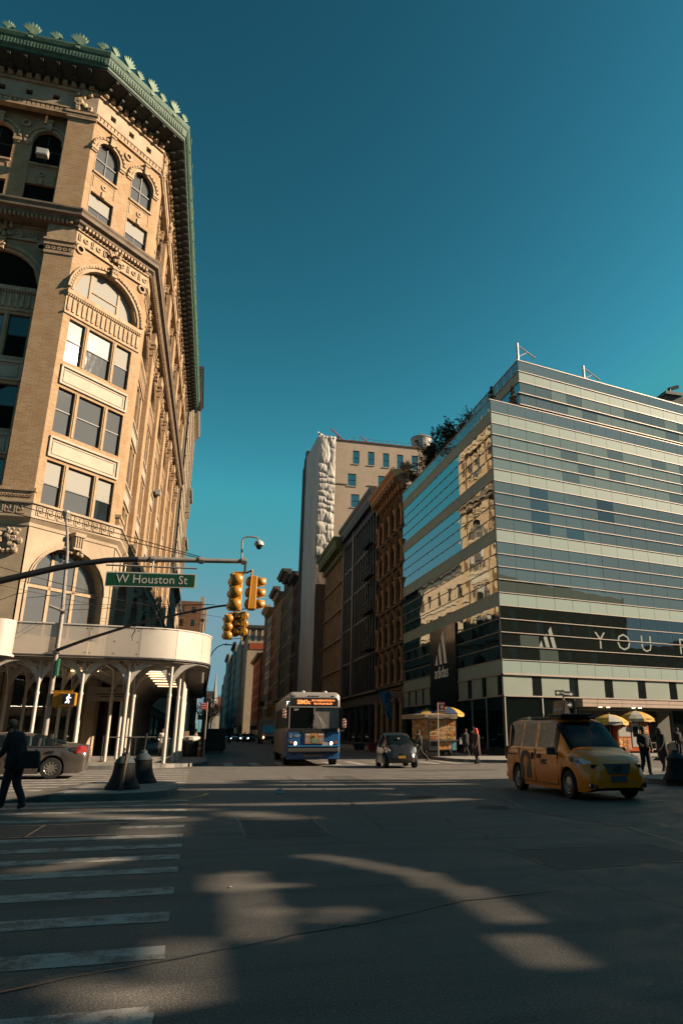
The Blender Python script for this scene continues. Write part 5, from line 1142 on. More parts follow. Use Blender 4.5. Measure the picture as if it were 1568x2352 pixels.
def shapes(S):
    def f(y, z):
        n_ = 1 + .5 * noise.noise(Vector((y * 1.6, z * 2.2, 5)))
        return any(min(seg_d(y, z, p[k], p[k + 1]) for k in range(len(p) - 1)) < r * n_ for p, r in S)
    return f
FARG = shapes([(((6.0, 25.1), (6.3, 23.2), (7.7, 21.5)), .2), (((8.7, 22.6), (8.9, 21.0)), .22), (((3.3, 24.4), (4.2, 24.7)), .38), (((.9, 25.7), (3.4, 25.5), (4.3, 26.8)), .32), (((10.6, 25.5), (10.8, 21.2)), .24), (((12.4, 24), (12.6, 21)), .28), (((13.9, 24), (14.0, 21)), .16), (((4.9, 26.5), (5.0, 25.2)), .2)])
screen(t, 48.2, -.8, 15.0, 20.4, lambda y: 29.0 if y < 7.4 else (26.6 if y < 13 else 24.5), FARG, .18, 'sun_patch_mask')  # added unseen mask; its holes shape the farther sun streaks on the road
t = neighbour('low brick corner block with an added sun-patch mask on top, south-east of the crossing', 24, 47, -60, 4.9, 10.4, SHB, ('N', 'W'))
NEARG = shapes([(((3.3, 12.42), (1.6, 12.4), (.75, 12.38)), .25), (((1.0, 12.2), (1.6, 11.95)), .13), (((2.7, 12.2), (1.7, 12.05)), .12), (((4.7, 11.95), (3.5, 11.48), (2.4, 11.32), (1.1, 11.33), (.0, 11.42)), .19), (((-.6, 12.7), (.5, 12.7)), .22), (((-.3, 13.0), (-.9, 12.85)), .2), (((.4, 12.05), (-.5, 12.0)), .10), (((3.6, 13.6), (4.4, 13.2)), .18)])
screen(t, 24.2, -14, 4.9, 10.3, lambda y: 17.5, NEARG, .1, 'sun_patch_mask')  # added unseen mask; holes drawn to land as the near sunlit patches
neighbour('brick block south-west of the crossing, behind the viewer', -70, -8, -75, -24, 30, SHB, ('N', 'E'))
neighbour('brick block south of the crossing, behind the viewer', 20, 46, -75, -26, 24, SHB, ('N', 'W'))

neighbour('brick block closing the cross street far to the right', 170, 190, -60, 90, 26, SHB, ('W',))
neighbour('brick block closing the cross street far to the left', -190, -170, -60, 90, 26, SHB, ('E',))
neighbour('brick block closing the avenue behind the viewer', -60, 60, -220, -200, 30, SHB, ('N',))
# ================================================================== SIDEWALK SHED
WP = mat('white_shed_paint', (.80, .72, .64), .55, var=.08, vs=3, stain=.25, ss=2.5, scol=(.34, .27, .2)); HO = mat('hoarding_white', (.70, .64, .57), .42, var=.07, vs=.8, stain=.35, ss=1.6, coat=.2, scol=(.40, .34, .28))
def sheer():
    m = bpy.data.materials.new('sheer_hoarding'); m.use_nodes = True; n = m.node_tree.nodes; L = m.node_tree.links; p = n['Principled BSDF']
    p.inputs['Base Color'].default_value = (.42, .37, .32, 1); p.inputs['Roughness'].default_value = .3; p.inputs['Alpha'].default_value = .62; p.inputs['Coat Weight'].default_value = .3
    t = n.new('ShaderNodeTexNoise'); t.inputs['Scale'].default_value = .8; tc = n.new('ShaderNodeTexCoord'); L.new(tc.outputs['Object'], t.inputs[0]); mr = n.new('ShaderNodeMapRange'); mr.inputs[3].default_value = .5; mr.inputs[4].default_value = .8; L.new(t.outputs[0], mr.inputs[0]); L.new(mr.outputs[0], p.inputs['Alpha']); return m
SHEER = sheer()
UND = mat('shed_deck', (.30, .26, .21), .8, var=.15, vs=3)
SH = thing('sidewalk_shed', 'white sidewalk shed with curved hoarding and rows of thin posts wrapping the corner building', 'sidewalk shed', (-4, 37, .15))
hp = [(-17.5, 33.9), (-14.6, 34.1), (-11.6, 34.3), (-8.3, 34.5), (-5.2, 34.75), (-3.0, 35.0)] + arc(-3.0, 38.2, 3.2, -90, 0, 9)[1:] + [(.2, 41 + 2.6 * k) for k in range(12)]
def strip(m, a_, b_, z0, z1, t): m.sweep([a_, b_], [(0, z0), (t, z0), (t, z1), (0, z1)])
curve_idx = list(range(5, 14))
for i in range(len(hp) - 1):
    if i in curve_idx: continue
    m = M(); g = .008; dx, dy = hp[i + 1][0] - hp[i][0], hp[i + 1][1] - hp[i][1]; l = math.hypot(dx, dy)
    strip(m, (hp[i][0] + dx / l * g, hp[i][1] + dy / l * g), (hp[i + 1][0] - dx / l * g, hp[i + 1][1] - dy / l * g), 4.86, 6.22, .04); m.build('hoarding_panel', SHEER if i < 5 else HO, SH)
for k in range(3):
    seg = arc(-3.0, 38.2, 3.2, -90 + 30 * k + .15, -60 + 30 * k - .15, 6); m = M(); m.sweep(seg, [(0, 4.86), (.04, 4.86), (.04, 6.22), (0, 6.22)]); o = m.build('hoarding_panel', HO, SH, sharp=30)
m = M(); m.sweep(hp, [(-.03, 6.22), (.08, 6.22), (.08, 6.27), (-.03, 6.27)]); m.build('top_rail', WP, SH)
m = M(); m.sweep(hp, [(-.05, 4.78), (.1, 4.78), (.1, 4.86), (-.05, 4.86)]); m.build('bottom_rail', mat('dark_rail', (.05, .045, .045), .5), SH)
m = M(); i_ = 0
for a_, b_ in zip(hp, hp[1:]):
    l = math.hypot(b_[0] - a_[0], b_[1] - a_[1]); t_ = ((b_[0] - a_[0]) / l, (b_[1] - a_[1]) / l); n_ = (t_[1], -t_[0])
    if l > 2:
        f_ = Frame(a_, t_)
        for q in (.1, l / 2, l - .1):
            for z in (5.0, 5.55, 6.08): m.fb(f_, q - .018, q + .018, z - .018, z + .018, .04, .055)
stuff(m.build('bolt', DARK, SH))
# second, nearer hoarding at the left edge of the frame
seg = [(-17.5, 31.8), (-8.5, 31.8)] + arc(-8.5, 32.5, .7, -90, 30, 6)[1:]
m = M(); m.sweep(seg, [(0, 4.6), (.04, 4.6), (.04, 6.0), (0, 6.0)]); m.build('hoarding_panel', HO, SH, sharp=30)
m = M(); m.sweep(seg, [(-.02, 4.52), (.12, 4.52), (.12, 4.6), (-.02, 4.6)]); m.build('bottom_rail', WP, SH)
M().box(-17.5, -8.6, 32.0, 34.0, 4.5, 4.6).build('deck', UND, SH)
# deck and joists
m = M(); m.prism([(x, y, 4.70) for x, y in hp[:15]] + [(.2, 70, 4.7), (-6.2, 70, 4.7), (-6.2, 48.2, 4.7), (-10.6, 43.8, 4.7), (-17.5, 43.8, 4.7)], [(x, y, 4.77) for x, y in hp[:15]] + [(.2, 70, 4.77), (-6.2, 70, 4.77), (-6.2, 48.2, 4.77), (-10.6, 43.8, 4.77), (-17.5, 43.8, 4.77)]); m.build('deck', UND, SH)
jm = M().box(-2.95, 2.95, -.04, .04, 0, .16).mesh('joist', WP)
for k in range(48): place('joist', jm, SH, (-2.95, 39.4 + k * .62, 4.53))
jm2 = M().box(-.04, .04, -3.9, 3.9, 0, .16).mesh('joist', WP)
for k in range(20): place('joist', jm2, SH, (-15.6 + k * .62, 39.3, 4.53))
posts = [(-16.8, 34.4), (-14.2, 34.55), (-11.7, 34.7), (-9.2, 34.85), (-7.1, 35.1), (-5.3, 35.15), (-3.35, 35.3), (-1.5, 35.75), (-1.15, 37.6)] + [(-1.0, 39.6 + 2.2 * k) for k in range(13)]
inner = [(-11.6, 38.2), (-9.1, 38.4), (-6.7, 38.6), (-4.4, 38.9), (-3.5, 40.6)] + [(-9.0, 41.8), (-7.0, 43.2)] + [(-4.3, 43.0 + 2.2 * k) for k in range(12)] + [(-3.2, 37.0), (-5.6, 37.4)]
pm = M(); pm.lathe([(.08, 0), (.08, 3.05)], 10); pm.lathe([(.1, 3.0), (.1, 3.12)], 10); pm.lathe([(.07, 3.12), (.07, 4.45)], 10); pmesh = pm.mesh('post', WP, smooth=True); pmesh.set_sharp_from_angle(angle=R(40))
bp_ = M(); bp_.box(-.11, .11, -.11, .11, 0, .02); bpm = bp_.mesh('base_plate', mat('rusty_plate', (.22, .12, .07), .8))
def bracket_mesh(L_=1.35, H_=1.5):
    m = M(); n = 8
    for i in range(n):
        f0, f1 = i / n, (i + 1) / n
        def pt(f, off): a_ = f * math.pi / 2; return (L_ * (1 - math.cos(a_)) + (off if f < .99 else 0), 3.0 + H_ * math.sin(a_))
        p0, p1 = pt(f0, 0), pt(f1, 0); q0, q1 = (p0[0] - .05 - .24 * f0, p0[1] + .14 + .07 * f0), (p1[0] - .05 - .24 * f1, p1[1] + .14 + .07 * f1)
        q0 = (max(0, q0[0]), min(4.5, q0[1])); q1 = (max(0, q1[0]), min(4.5, q1[1]))
        m.prism([(p0[0], -.02, p0[1]), (p1[0], -.02, p1[1]), (q1[0], -.02, q1[1]), (q0[0], -.02, q0[1])], [(p0[0], .02, p0[1]), (p1[0], .02, p1[1]), (q1[0], .02, q1[1]), (q0[0], .02, q0[1])])
    return m.mesh('bracket', WP)
bk = bracket_mesh()
for i, (x, y) in enumerate(posts + inner):
    o = place('post', pmesh, SH, (x, y, .15)); c = link('base_plate', bpm, o)
    ang = [0, math.pi] if y < 35.9 else [math.pi / 2, -math.pi / 2]
    ang.append(math.pi / 2 if y < 35.9 else (math.pi if x > -2 else 0))
    for a_ in ang: link('bracket', bk, o, (0, 0, 0), a_)
for x, y in ((-8.75, 32.6), (-11.2, 32.6), (-13.7, 32.6)):
    o = place('post', pmesh, SH, (x, y, -.1)); link('bracket', bk, o, (0, 0, 0), 0); link('bracket', bk, o, (0, 0, 0), math.pi)
m = M(); m.box(-6.1, -3.6, 42.9, 43.0, 3.2, 3.95); o = m.build('hanging_sign', mat('pale_sign', (.42, .36, .30), .6), SH)
m = M()
for z, w_ in ((3.55, .85), (3.42, .6)): m.box(-4.85 - w_, -4.85 + w_, 42.88, 42.9, z, z + .05)
for s_ in (-.12, .05): m.box(-4.85 + s_, -4.85 + s_ + .1, 42.88, 42.9, 3.7, 3.82)
m.build('sign_print', SASH, o)['kind'] = 'stuff'
# lit strips under the deck
sl_m = mat('warm_lamp_strip', (.8, .6, .4), .5, emit=(1, .62, .3), es=1.6)
for x, y, l_ in ((-6.4, 38.4, 1.3), (-3.0, 38.0, 1.5), (-3.0, 39.4, 1.5), (-3.0, 41.0, 1.5), (-2.9, 42.8, 1.4), (-2.9, 45, 1.4), (-2.9, 47.4, 1.4), (-2.9, 50, 1.4)): M().box(x, x + l_, y, y + .07, 4.44, 4.49).build('lamp_strip', sl_m, SH)
# barriers on the pavement (black posts with chain)
for x, y, l in ((-4.6, 39.2, 'left of two thin black stanchions behind the shed posts'), (-1.75, 45.6, 'thin black stanchion under the shed, nearer the avenue')):
    t = thing('stanchion', l, 'stanchion', (x, y, .15)); m = M(); m.lathe([(.16, .15), (.16, .18), (.03, .2), (.03, 1.35), (.05, 1.4)], 8, (x, y, 0)); m.build('post', SASH, t)
t = thing('rail_barrier', 'low dark railing between two posts behind the white shed posts', 'railing', (-3.0, 40.8, .15)); m = M(); m.tube([(-4.5, 39.6, 1.3), (-1.9, 42.4, 1.3)], .03, 5); m.build('rail', SASH, t); m = M()
for f_ in (0, .5, 1): m.tube([(-4.5 + 2.6 * f_, 39.6 + 2.8 * f_, .15), (-4.5 + 2.6 * f_, 39.6 + 2.8 * f_, 1.32)], .03, 5); m.lathe([(.17, .15), (.17, .18)], 8, (-4.5 + 2.6 * f_, 39.6 + 2.8 * f_, 0))
stuff(m.build('rail_posts', SASH, t))

# ================================================================== SIGNALS, SIGNS, LAMPS
GALV = mat('galvanised_steel', (.42, .37, .33), .5, metal=.3, var=.15, vs=6); YEL = mat('signal_yellow', (.62, .27, .012), .38, var=.08, vs=5, coat=.35); DKM = mat('dark_metal', (.03, .035, .04), .5, metal=.4)
LENS = mat('dark_lens', (.02, .02, .02), .2)
def signal_head(parent, p, rz, s=1.0, lobes=True):
    """three-section head; local -y is its back (towards the viewer when rz=0), +y its lenses"""
    h = link('signal_head', None, None); bpy.data.objects.remove(h)
    m = M(); m.box(-.17 * s, .17 * s, -.09 * s, .13 * s, 0, 1.06 * s); me = m.mesh('signal_head', YEL); o = place('signal_head', me, parent, p, rz); b = o.modifiers.new('bevel', 'BEVEL'); b.width = .03 * s; b.segments = 2
    for k in range(3):
        z = (.18 + .35 * k) * s
        m = M(); m.lathe([(.165 * s, -.08 * s), (.16 * s, -.13 * s), (.12 * s, -.18 * s), (.05 * s, -.2 * s), (.005, -.205 * s)][::-1], 14, (0, 0, z), 'y'); link('back_dome', m.mesh('dome', YEL, smooth=True), o)
        m = M(); n = 14; r = .155 * s
        vs = []; fs = []
        for i in range(n + 1):
            a_ = R(-50 + 280 * i / n); 
            for q in (.13, .40 if 0 < i < n else .3): vs.append((r * math.cos(a_), q * s, z + r * math.sin(a_)))
        for i in range(n): fs += [(2 * i, 2 * i + 1, 2 * i + 3, 2 * i + 2)]
        m.add(vs, fs); vo = link('visor', m.mesh('visor', YEL, smooth=True), o); sd = vo.modifiers.new('solid', 'SOLIDIFY'); sd.thickness = .012 * s
        link('lens', M().lathe([(.14 * s, .12 * s), (.14 * s, .14 * s)], 14, (0, 0, z), 'y').mesh('lens', LENS), o)
    for k in range(4): link('hinge', M().box(-.19 * s, -.165 * s, -.03, .03, (.06 + .31 * k) * s, (.1 + .31 * k) * s).mesh('hinge', DKM), o)
    return o
def ptube(t, name, pts, r, m_, n=8): return M().tube(pts, r, n).build(name, m_, t, sharp=40)
# near mast arm with street name sign
MA = thing('signal_mast_arm', 'long curved grey mast arm carrying the street name sign and camera', 'mast arm', (-9.2, 20.0, .15))
bez = [(-9.2, 20, .15), (-9.2, 20, 3.2)]
ptube(MA, 'pole', [(-9.2, 20, .1), (-9.2, 20, 8.5)], [.16, .11], GALV, 10)
ptube(MA, 'arm', [(-9.2, 20, 2.6), (-8.6, 20, 3.55), (-7.6, 20, 4.35), (-6.4, 20, 4.95), (-5.3, 20, 5.30), (-4.0, 20, 5.72), (-3.4, 20, 5.87), (-2.8, 20, 6.0), (-2.0, 20, 6.08)], [.13, .115, .105, .10, .09, .085, .08, .078, .075], DKM, 10)  # shade on this stretch is put into the darker metal; sunlit tip paler
ptube(MA, 'arm_tip', [(-2.0, 20, 6.08), (-.3, 20, 6.15), (.93, 20, 6.2)], [.078, .068, .062], GALV, 10)
for x, z in ((-1.62, 6.1), (-.33, 6.15), (.84, 6.2)): M().lathe([(.1, -.06), (.1, .06)], 10, (x, 20, z), 'x').build('clamp', GALV, MA)
ptube(MA, 'guy_wire', [(-9.2, 20, 8.3), (-.35, 20, 6.25)], .012, DKM, 4); ptube(MA, 'guy_wire', [(-9.2, 20.05, 7.9), (-.35, 20.05, 6.22)], .012, DKM, 4)
ptube(MA, 'sign_bar', [(-2.8, 19.95, 5.86), (-.42, 19.95, 5.9)], .025, GALV, 6); ptube(MA, 'sign_hanger', [(-1.6, 19.95, 6.1), (-1.6, 19.95, 5.68)], .03, GALV, 6)
ss = thing('street_name_sign', 'green street name sign reading W Houston St hanging from the mast arm', 'street sign', (-1.6, 19.9, 5.3))
rzs = R(1.4); fr = Frame((-2.76, 19.9), (1, .0)); SG_ = mat('sign_green', (.006, .075, .035), .35); SW_ = mat('sign_white', (.62, .60, .56), .5)
M().fpoly(fr, [(0, 5.27), (2.34, 5.33), (2.34, 5.73), (0, 5.67)], -.02, .02).build('sign_edge', SW_, ss)
M().fpoly(fr, [(.035, 5.30), (2.305, 5.36), (2.305, 5.70), (.035, 5.64)], .02, .026).build('sign_face', SG_, ss)
text('sign_lettering', 'W Houston St', .335, SW_, ss, (-1.57 + 1.6, -.03, .5 - .30), (R(90), R(-1.4), 0), .003, sx=.93)
for x in (-2.3, -.9): ptube(ss, 'strap', [(x, 19.92, 5.7), (x, 19.95, 5.9)], .015, GALV, 4)
cm = thing('traffic_camera', 'white dome camera on a gooseneck above the traffic signal', 'camera', (.78, 20, 6.2))
ptube(cm, 'gooseneck', [(.78, 20, 6.2), (.76, 20, 6.78), (.79, 20, 6.87), (.88, 20, 6.93), (1.0, 20, 6.945), (1.16, 20, 6.93), (1.23, 20, 6.88), (1.245, 20, 6.8)], .026, GALV, 7)
M().lathe([(.03, 6.85), (.1, 6.82), (.135, 6.76), (.135, 6.70), (.1, 6.68)][::-1], 14, (1.245, 20, 0)).build('housing', SW_, cm, sharp=50); M().lathe([(.09, 6.69), (.085, 6.64), (.05, 6.585), (.005, 6.575)][::-1], 12, (1.245, 20, 0)).build('dome', mat('dark_dome', (.02, .02, .02), .08), cm, sharp=60)
t = thing('traffic_signal', 'upper pair of yellow traffic signals hanging from the end of the mast arm', 'traffic signal', (.9, 20, 4.8), group='yellow traffic signals over the crossing')
ptube(t, 'hanger', [(.9, 20, 6.2), (.9, 20, 5.88)], .035, DKM); ptube(t, 'yoke', [(.6, 20, 5.86), (.95, 20, 5.87), (1.1, 19.9, 5.93)], .03, YEL); ptube(t, 'yoke', [(1.09, 19.95, 5.92), (1.05, 19.95, 4.85)], .025, YEL); ptube(t, 'lower_rod', [(.72, 20, 4.8), (1.07, 19.96, 4.84)], .015, YEL, 5)
signal_head(t, (.68, 20.0, 4.77), R(12)); signal_head(t, (1.13, 20.12, 4.83), R(-84), .92)
# far mast arm with pedestrian signal
MB_ = thing('signal_mast_arm', 'grey signal pole at the far left corner whose thin arm rises to the right', 'mast arm', (-6.36, 34.0, .15))
ptube(MB_, 'pole', [(-6.45, 34.6, .1), (-6.45, 34.6, 6.6)], [.12, .10], GALV, 10); ptube(MB_, 'upper_pole', [(-6.45, 34.6, 6.6), (-6.6, 34.6, 9.5), (-6.75, 34.6, 10.6), (-6.88, 34.6, 11.25)], [.09, .07, .06, .055], GALV, 8)
M().lathe([(.08, 11.15), (.2, 11.45), (.17, 11.55), (.02, 11.62)], 10, (-6.9, 34.6, 0)).build('cap_lamp', GALV, MB_)
ptube(MB_, 'arm', [(-6.4, 34.5, 5.05), (-5.0, 33.3, 5.45), (-3.0, 31.5, 5.9), (-1.2, 29.9, 6.15), (.2, 28.6, 6.3), (.95, 28.0, 6.33)], [.08, .07, .06, .05, .045, .04], DKM)
for x, y, z in ((-3.0, 31.5, 5.9), (-.6, 29.3, 6.22)): M().box(x - .08, x + .08, y - .06, y + .06, z - .1, z + .06).build('clamp', DKM, MB_)
for z in (6.55, 6.8): ptube(MB_, 'guy_wire', [(-6.45, 34.6, z + .3), (.2, 28.65, 6.4)], .01, DKM, 4)
ptube(MB_, 'side_bracket', [(-7.0, 34.4, 7.0), (-6.3, 34.5, 6.75)], .06, GALV); M().box(-6.6, -6.3, 34.45, 34.75, 4.9, 5.1).build('band_clamp', GALV, MB_); ptube(MB_, 'spiral_cable', [(-3.0, 31.45, 5.85), (-2.95, 31.45, 5.6), (-3.05, 31.45, 5.4), (-2.97, 31.45, 5.2)], .03, DKM, 5)
M().box(-6.3, -6.22, 34.1, 34.5, 3.9, 4.65).build('small_green_sign', mat('small_green', (.03, .16, .09), .4), MB_)
t = thing('pedestrian_signal', 'yellow pedestrian signal showing a white walking figure', 'pedestrian signal', (-5.98, 34.4, 2.55))
fr = Frame((-6.32, 34.3), (1, -.10)); m = M(); m.fb(fr, 0, .38, 2.64, 3.22, -.35, -.05); m.build('rear_housing', YEL, t, bevel=.03); m = M(); m.fb(fr, .38, 1.0, 2.64, 3.2, -.2, .05); m.build('front_housing', YEL, t, bevel=.04)
M().fb(fr, .44, .95, 2.70, 3.15, .05, .06).build('screen', mat('signal_screen', (.06, .055, .06), .3), t)
for z in (2.6, 3.26): M().fb(fr, -.05, .8, z - .03, z + .03, -.12, -.06).build('bracket_bar', YEL, t)
WK = mat('walk_light', (.9, .9, .9), .5, emit=(1, .97, .92), es=1.3); m = M()
def stick(pts, r): m.tube([fr.P(.695 + a_, 2.93 + b_, .07) for a_, b_ in pts], r, 5)
m.lathe([(.005, -.03), (.03, 0), (.005, .03)], 8, fr.P(.715, 3.1, .07)); stick([(.01, .12), (-.01, .0)], .032); stick([(-.01, .0), (.03, -.09), (.035, -.18)], .02); stick([(-.01, .0), (-.03, -.09), (-.1, -.17)], .02); stick([(.01, .1), (.07, .04), (.11, .05)], .015); stick([(.01, .1), (-.06, .07), (-.07, -.01)], .015); m.build('walking_figure', WK, t)
t = thing('traffic_signal', 'lower pair of yellow traffic signals, farther away, just below the upper pair', 'traffic signal', (1.0, 28, 4.9), group='yellow traffic signals over the crossing')
ptube(t, 'hanger', [(.95, 28, 6.33), (.95, 28, 6.0)], .03, DKM); ptube(t, 'yoke', [(.72, 28, 5.98), (1.36, 28, 6.03)], .03, YEL); ptube(t, 'lower_rod', [(.75, 28, 4.95), (1.3, 28, 5.02)], .015, YEL, 5)
signal_head(t, (.76, 28.0, 4.95), R(15), .92); signal_head(t, (1.34, 28.0, 5.12), R(85), .88); signal_head(t, (1.02, 28.2, 5.1), R(-82), .88); ptube(t, 'tail_pipe', [(1.3, 28, 5.1), (1.3, 28, 4.95)], .03, YEL)
# overhead wires
ow = thing('overhead_wires', 'thin dark overhead wires crossing in front of the stone arch to the mast arm', 'wires', (-5, 30, 8))
for a_, b_, sag in (((-14, 30, 8.4), (3, 60, 10.5), .2), ((-14, 30.5, 9.3), (-1, 64, 11.4), .25), ((-14, 29, 8.0), (-.5, 58, 9.7), .1), ((-14, 31, 9.5), (0, 66, 11.3), .3)):
    pts = [tuple(a_[q] + (b_[q] - a_[q]) * i / 10 - (sag * 4 * (i / 10) * (1 - i / 10) if q == 2 else 0) for q in range(3)) for i in range(11)]; ptube(ow, 'wire', pts, .012, SASH, 4)
# street lamp over the avenue
t = thing('street_lamp', 'thin curved street lamp arm rising behind the shed corner', 'street lamp', (.15, 50, .15))
ptube(t, 'pole', [(.15, 50, .15), (.22, 50, 5.8)], [.09, .06], DKM); ptube(t, 'arm', [(.22, 50, 5.8), (.27, 50, 6.35), (.45, 50, 6.8), (.75, 50, 7.15), (1.05, 50, 7.3), (1.35, 50, 7.34)], .035, DKM); M().box(1.15, 1.7, 49.9, 50.1, 7.28, 7.34).build('lamp_head', DKM, t); M().lathe([(.03, 7.34), (.03, 7.42)], 6, (1.3, 50, 0)).build('photocell', DKM, t)
# bell bollards on the islands
BB = mat('bollard_black', (.012, .014, .017), .7, spec=.25, var=.35, vs=5, stain=.3, ss=3); BT = mat('bollard_grey', (.05, .07, .085), .7, var=.3, spec=.3, vs=4, stain=.3)
def bell(x, y, l, h=1.0, pole=True):
    t = thing('bell_bollard', l, 'bollard', (x, y, .15), group='bell bollards on the median islands'); b = .15
    m = M(); m.lathe([(.43, b), (.43, b + .05), (.40, b + .09), (.36, b + .16), (.315, b + .26), (.28, b + .38), (.262, b + .5), (.25, b + .62)], 20, (x, y, 0)); m.build('skirt', BB, t, sharp=60)
    m = M(); m.lathe([(.255, b + .615), (.22, b + .70), (.15, b + .77), (.10, b + .80), (.10, b + .86), (.03, b + .89)], 20, (x, y, 0)); m.build('crown', BT, t, sharp=50)
    m = M(); m.lathe([(.26, b + .605), (.27, b + .615), (.26, b + .63)], 20, (x, y, 0)); m.build('rim', BB, t); return t
bell(-1.78, 20.2, 'nearer of two black bell bollards on the median tip'); bell(-1.5, 22.5, 'farther of two black bell bollards on the median tip'); bell(14.05, 19.6, 'black bell bollard at the right edge with a chipped pale crown')
t = thing('delineator_post', 'thin brown flexible post in front of the nearer bell bollard', 'post', (-1.74, 19.6, .15)); ptube(t, 'stem', [(-1.76, 19.6, .15), (-1.70, 19.6, 1.0)], .04, mat('brown_post', (.16, .11, .06), .5), 8); ptube(t, 'top', [(-1.70, 19.6, 1.0), (-1.68, 19.6, 1.42)], .03, BB, 8); M().lathe([(.07, .15), (.06, .22)], 8, (-1.76, 19.6, 0)).build('foot', BT, t)
t = thing('delineator_post', 'thin dark flexible post beside the farther bell bollard', 'post', (-1.5, 22.5, 1.0)); ptube(t, 'stem', [(-1.5, 22.5, 1.03), (-1.48, 22.5, 1.5)], .035, BB, 8); ptube(t, 'base', [(-1.5, 22.5, .98), (-1.5, 22.5, 1.05)], .06, BT, 8)
# signs
def post_sign(x, y, z, l, face):
    t = thing('street_sign', l, 'street sign', (x, y, .15)); ptube(t, 'post', [(x, y, .15), (x, y, z)], .03, GALV, 6); face(t); return t
WHT = mat('plain_white', (.75, .73, .68), .5); BLS = mat('sign_black', (.02, .02, .02), .4); RDS = mat('sign_red', (.5, .035, .02), .45)
def f1(t):
    M().box(-.06, .34, 44.95, 44.97, 2.85, 3.25).build('sign_panel', RDS, t); m = M()
    for z in (2.93, 3.06, 3.17): m.box(0, .26, 44.93, 44.95, z, z + .03)
    m.build('sign_print', WHT, t)
o = post_sign(.34, 45.0, 3.3, 'small red parking sign on a thin post at the shed corner kerb', f1)
def f2_unused(t):
    fr = Frame((12.58, 38.25), (1, 0)); M().fb(fr, .0, .42, 2.72, 3.32, 0, .02).build('sign_panel', RDS, t); m = M(); m.fb(fr, .05, .37, 2.78, 2.86, .02, .03); m.fb(fr, .05, .37, 3.18, 3.24, .02, .03); m.fb(fr, .14, .3, 2.95, 3.1, .02, .03); m.build('sign_print', WHT, t)
t = post_sign(14.0, 42.4, 3.3, 'red and white parking sign on a post before the food cart', lambda t: None)
fr = Frame((14.0, 42.3), (1, -.2)); M().fb(fr, .0, .42, 2.72, 3.34, 0, .02).build('sign_panel', RDS, t); m = M(); m.fb(fr, .05, .37, 2.78, 2.86, .02, .03); m.fb(fr, .05, .37, 3.2, 3.26, .02, .03); m.fb(fr, .14, .3, 2.95, 3.12, .02, .03); m.build('sign_print', WHT, t)
# one-way signs
t = thing('one_way_sign', 'black and white one-way arrow signs on a post right of the glass corner', 'street sign', (21.3, 40.0, .15)); ptube(t, 'post', [(21.3, 40.05, .15), (21.3, 40.05, 4.05)], .045, GALV, 6)
for nm, y_, (xa, xb), z, dr, s_ in (('left_arrow_sign', 39.98, (20.72, 21.35), 3.68, -1, 1), ('right_arrow_sign', 40.0, (21.32, 21.98), 3.62, 1, 1), ('lower_arrow_sign', 39.98, (20.95, 21.85), 2.98, 1, 1)):
    fr = Frame((0, y_), (1, 0)); o = M().fb(fr, xa, xb, z, z + .33, 0, .02).build(nm, BLS, t)
    m = M(); c = z + .165
    if dr < 0: m.fpoly(fr, [(xa + .05, c), (xa + .22, c - .12), (xa + .22, c - .05), (xb - .04, c - .05), (xb - .04, c + .05), (xa + .22, c + .05), (xa + .22, c + .12)], .02, .03)
    else: m.fpoly(fr, [(xb - .05, c), (xb - .22, c + .12), (xb - .22, c + .05), (xa + .04, c + .05), (xa + .04, c - .05), (xb - .22, c - .05), (xb - .22, c - .12)], .02, .03)
    m.build('arrow', WHT, o)
text('sign_lettering', 'ONE', .1, BLS, t, (21.14 - 21.3, -.06, 3.845 - .15), (R(90), 0, 0), .002); text('sign_lettering', 'WAY', .1, BLS, t, (21.54 - 21.3, -.06, 3.785 - .15), (R(90), 0, 0), .002)
# banner
t = thing('shop_banner', 'blue hanging banner with white lettering and twisted tail below the brown arches', 'banner', (17.4, 66.5, 4.5)); BNR = mat('banner_blue', (.02, .14, .33), .6, var=.1, vs=3)
m = M(); n = 14; vs = []
for j in range(n + 1):
    f_ = j / n; z = 5.35 - f_ * 2.1 - .5 * f_ ** 2; xl = 15.95 + .95 * f_ ** 1.1; wd = 1.0 * (1 - f_) ** .8 * .95 + .35
    for i in range(6): q = i / 5; vs.append((xl + wd * q, 66 + .16 * math.sin(q * 7 + f_ * 5) + .2 * q, z - .12 * q))
m.add(vs, [(j * 6 + i, j * 6 + i + 1, (j + 1) * 6 + i + 1, (j + 1) * 6 + i) for j in range(n) for i in range(5)]); o = m.build('cloth', BNR, t, True); sd = o.modifiers.new('solid', 'SOLIDIFY'); sd.thickness = .01
text('banner_lettering', 'RIPNDIP', .62, mat('banner_print', (.35, .42, .45), .6), t, (16.9 - 17.4, 65.6 - 66.5, 4.25 - 4.5), (R(90), R(-74), 0), .004)
ptube(t, 'pole', [(18.2, 66.4, 5.4), (15.9, 66.0, 5.35)], .035, DKM, 6)
# bins, cones, skip, boxes
t = thing('litter_bin', 'dark wire litter bin heaped with rubbish by the shed corner', 'bin', (-.45, 46.5, .15)); WB = mat('bin_black', (.02, .02, .022), .5)
M().lathe([(.42, .15), (.5, 1.1)], 14, (-.45, 46.5, 0)).build('bin', WB, t); M().lathe([(.52, 1.05), (.55, 1.12), (.52, 1.28), (.35, 1.34)], 14, (-.45, 46.5, 0)).build('liner', mat('white_liner', (.6, .57, .53), .5), t)
m = M(); m.box(-.85, -.6, 46.3, 46.6, 1.3, 1.62); m.lathe([(.05, 1.3), (.12, 1.4), (.02, 1.55)], 6, (-.2, 46.5, 0)); m.build('rubbish', mat('paper_bag', (.42, .28, .18), .8), t)
t = thing('traffic_cone', 'orange cone with white bands beside the litter bin', 'cone', (.1, 46.2, .15)); OR = mat('cone_orange', (.65, .11, .01), .5)
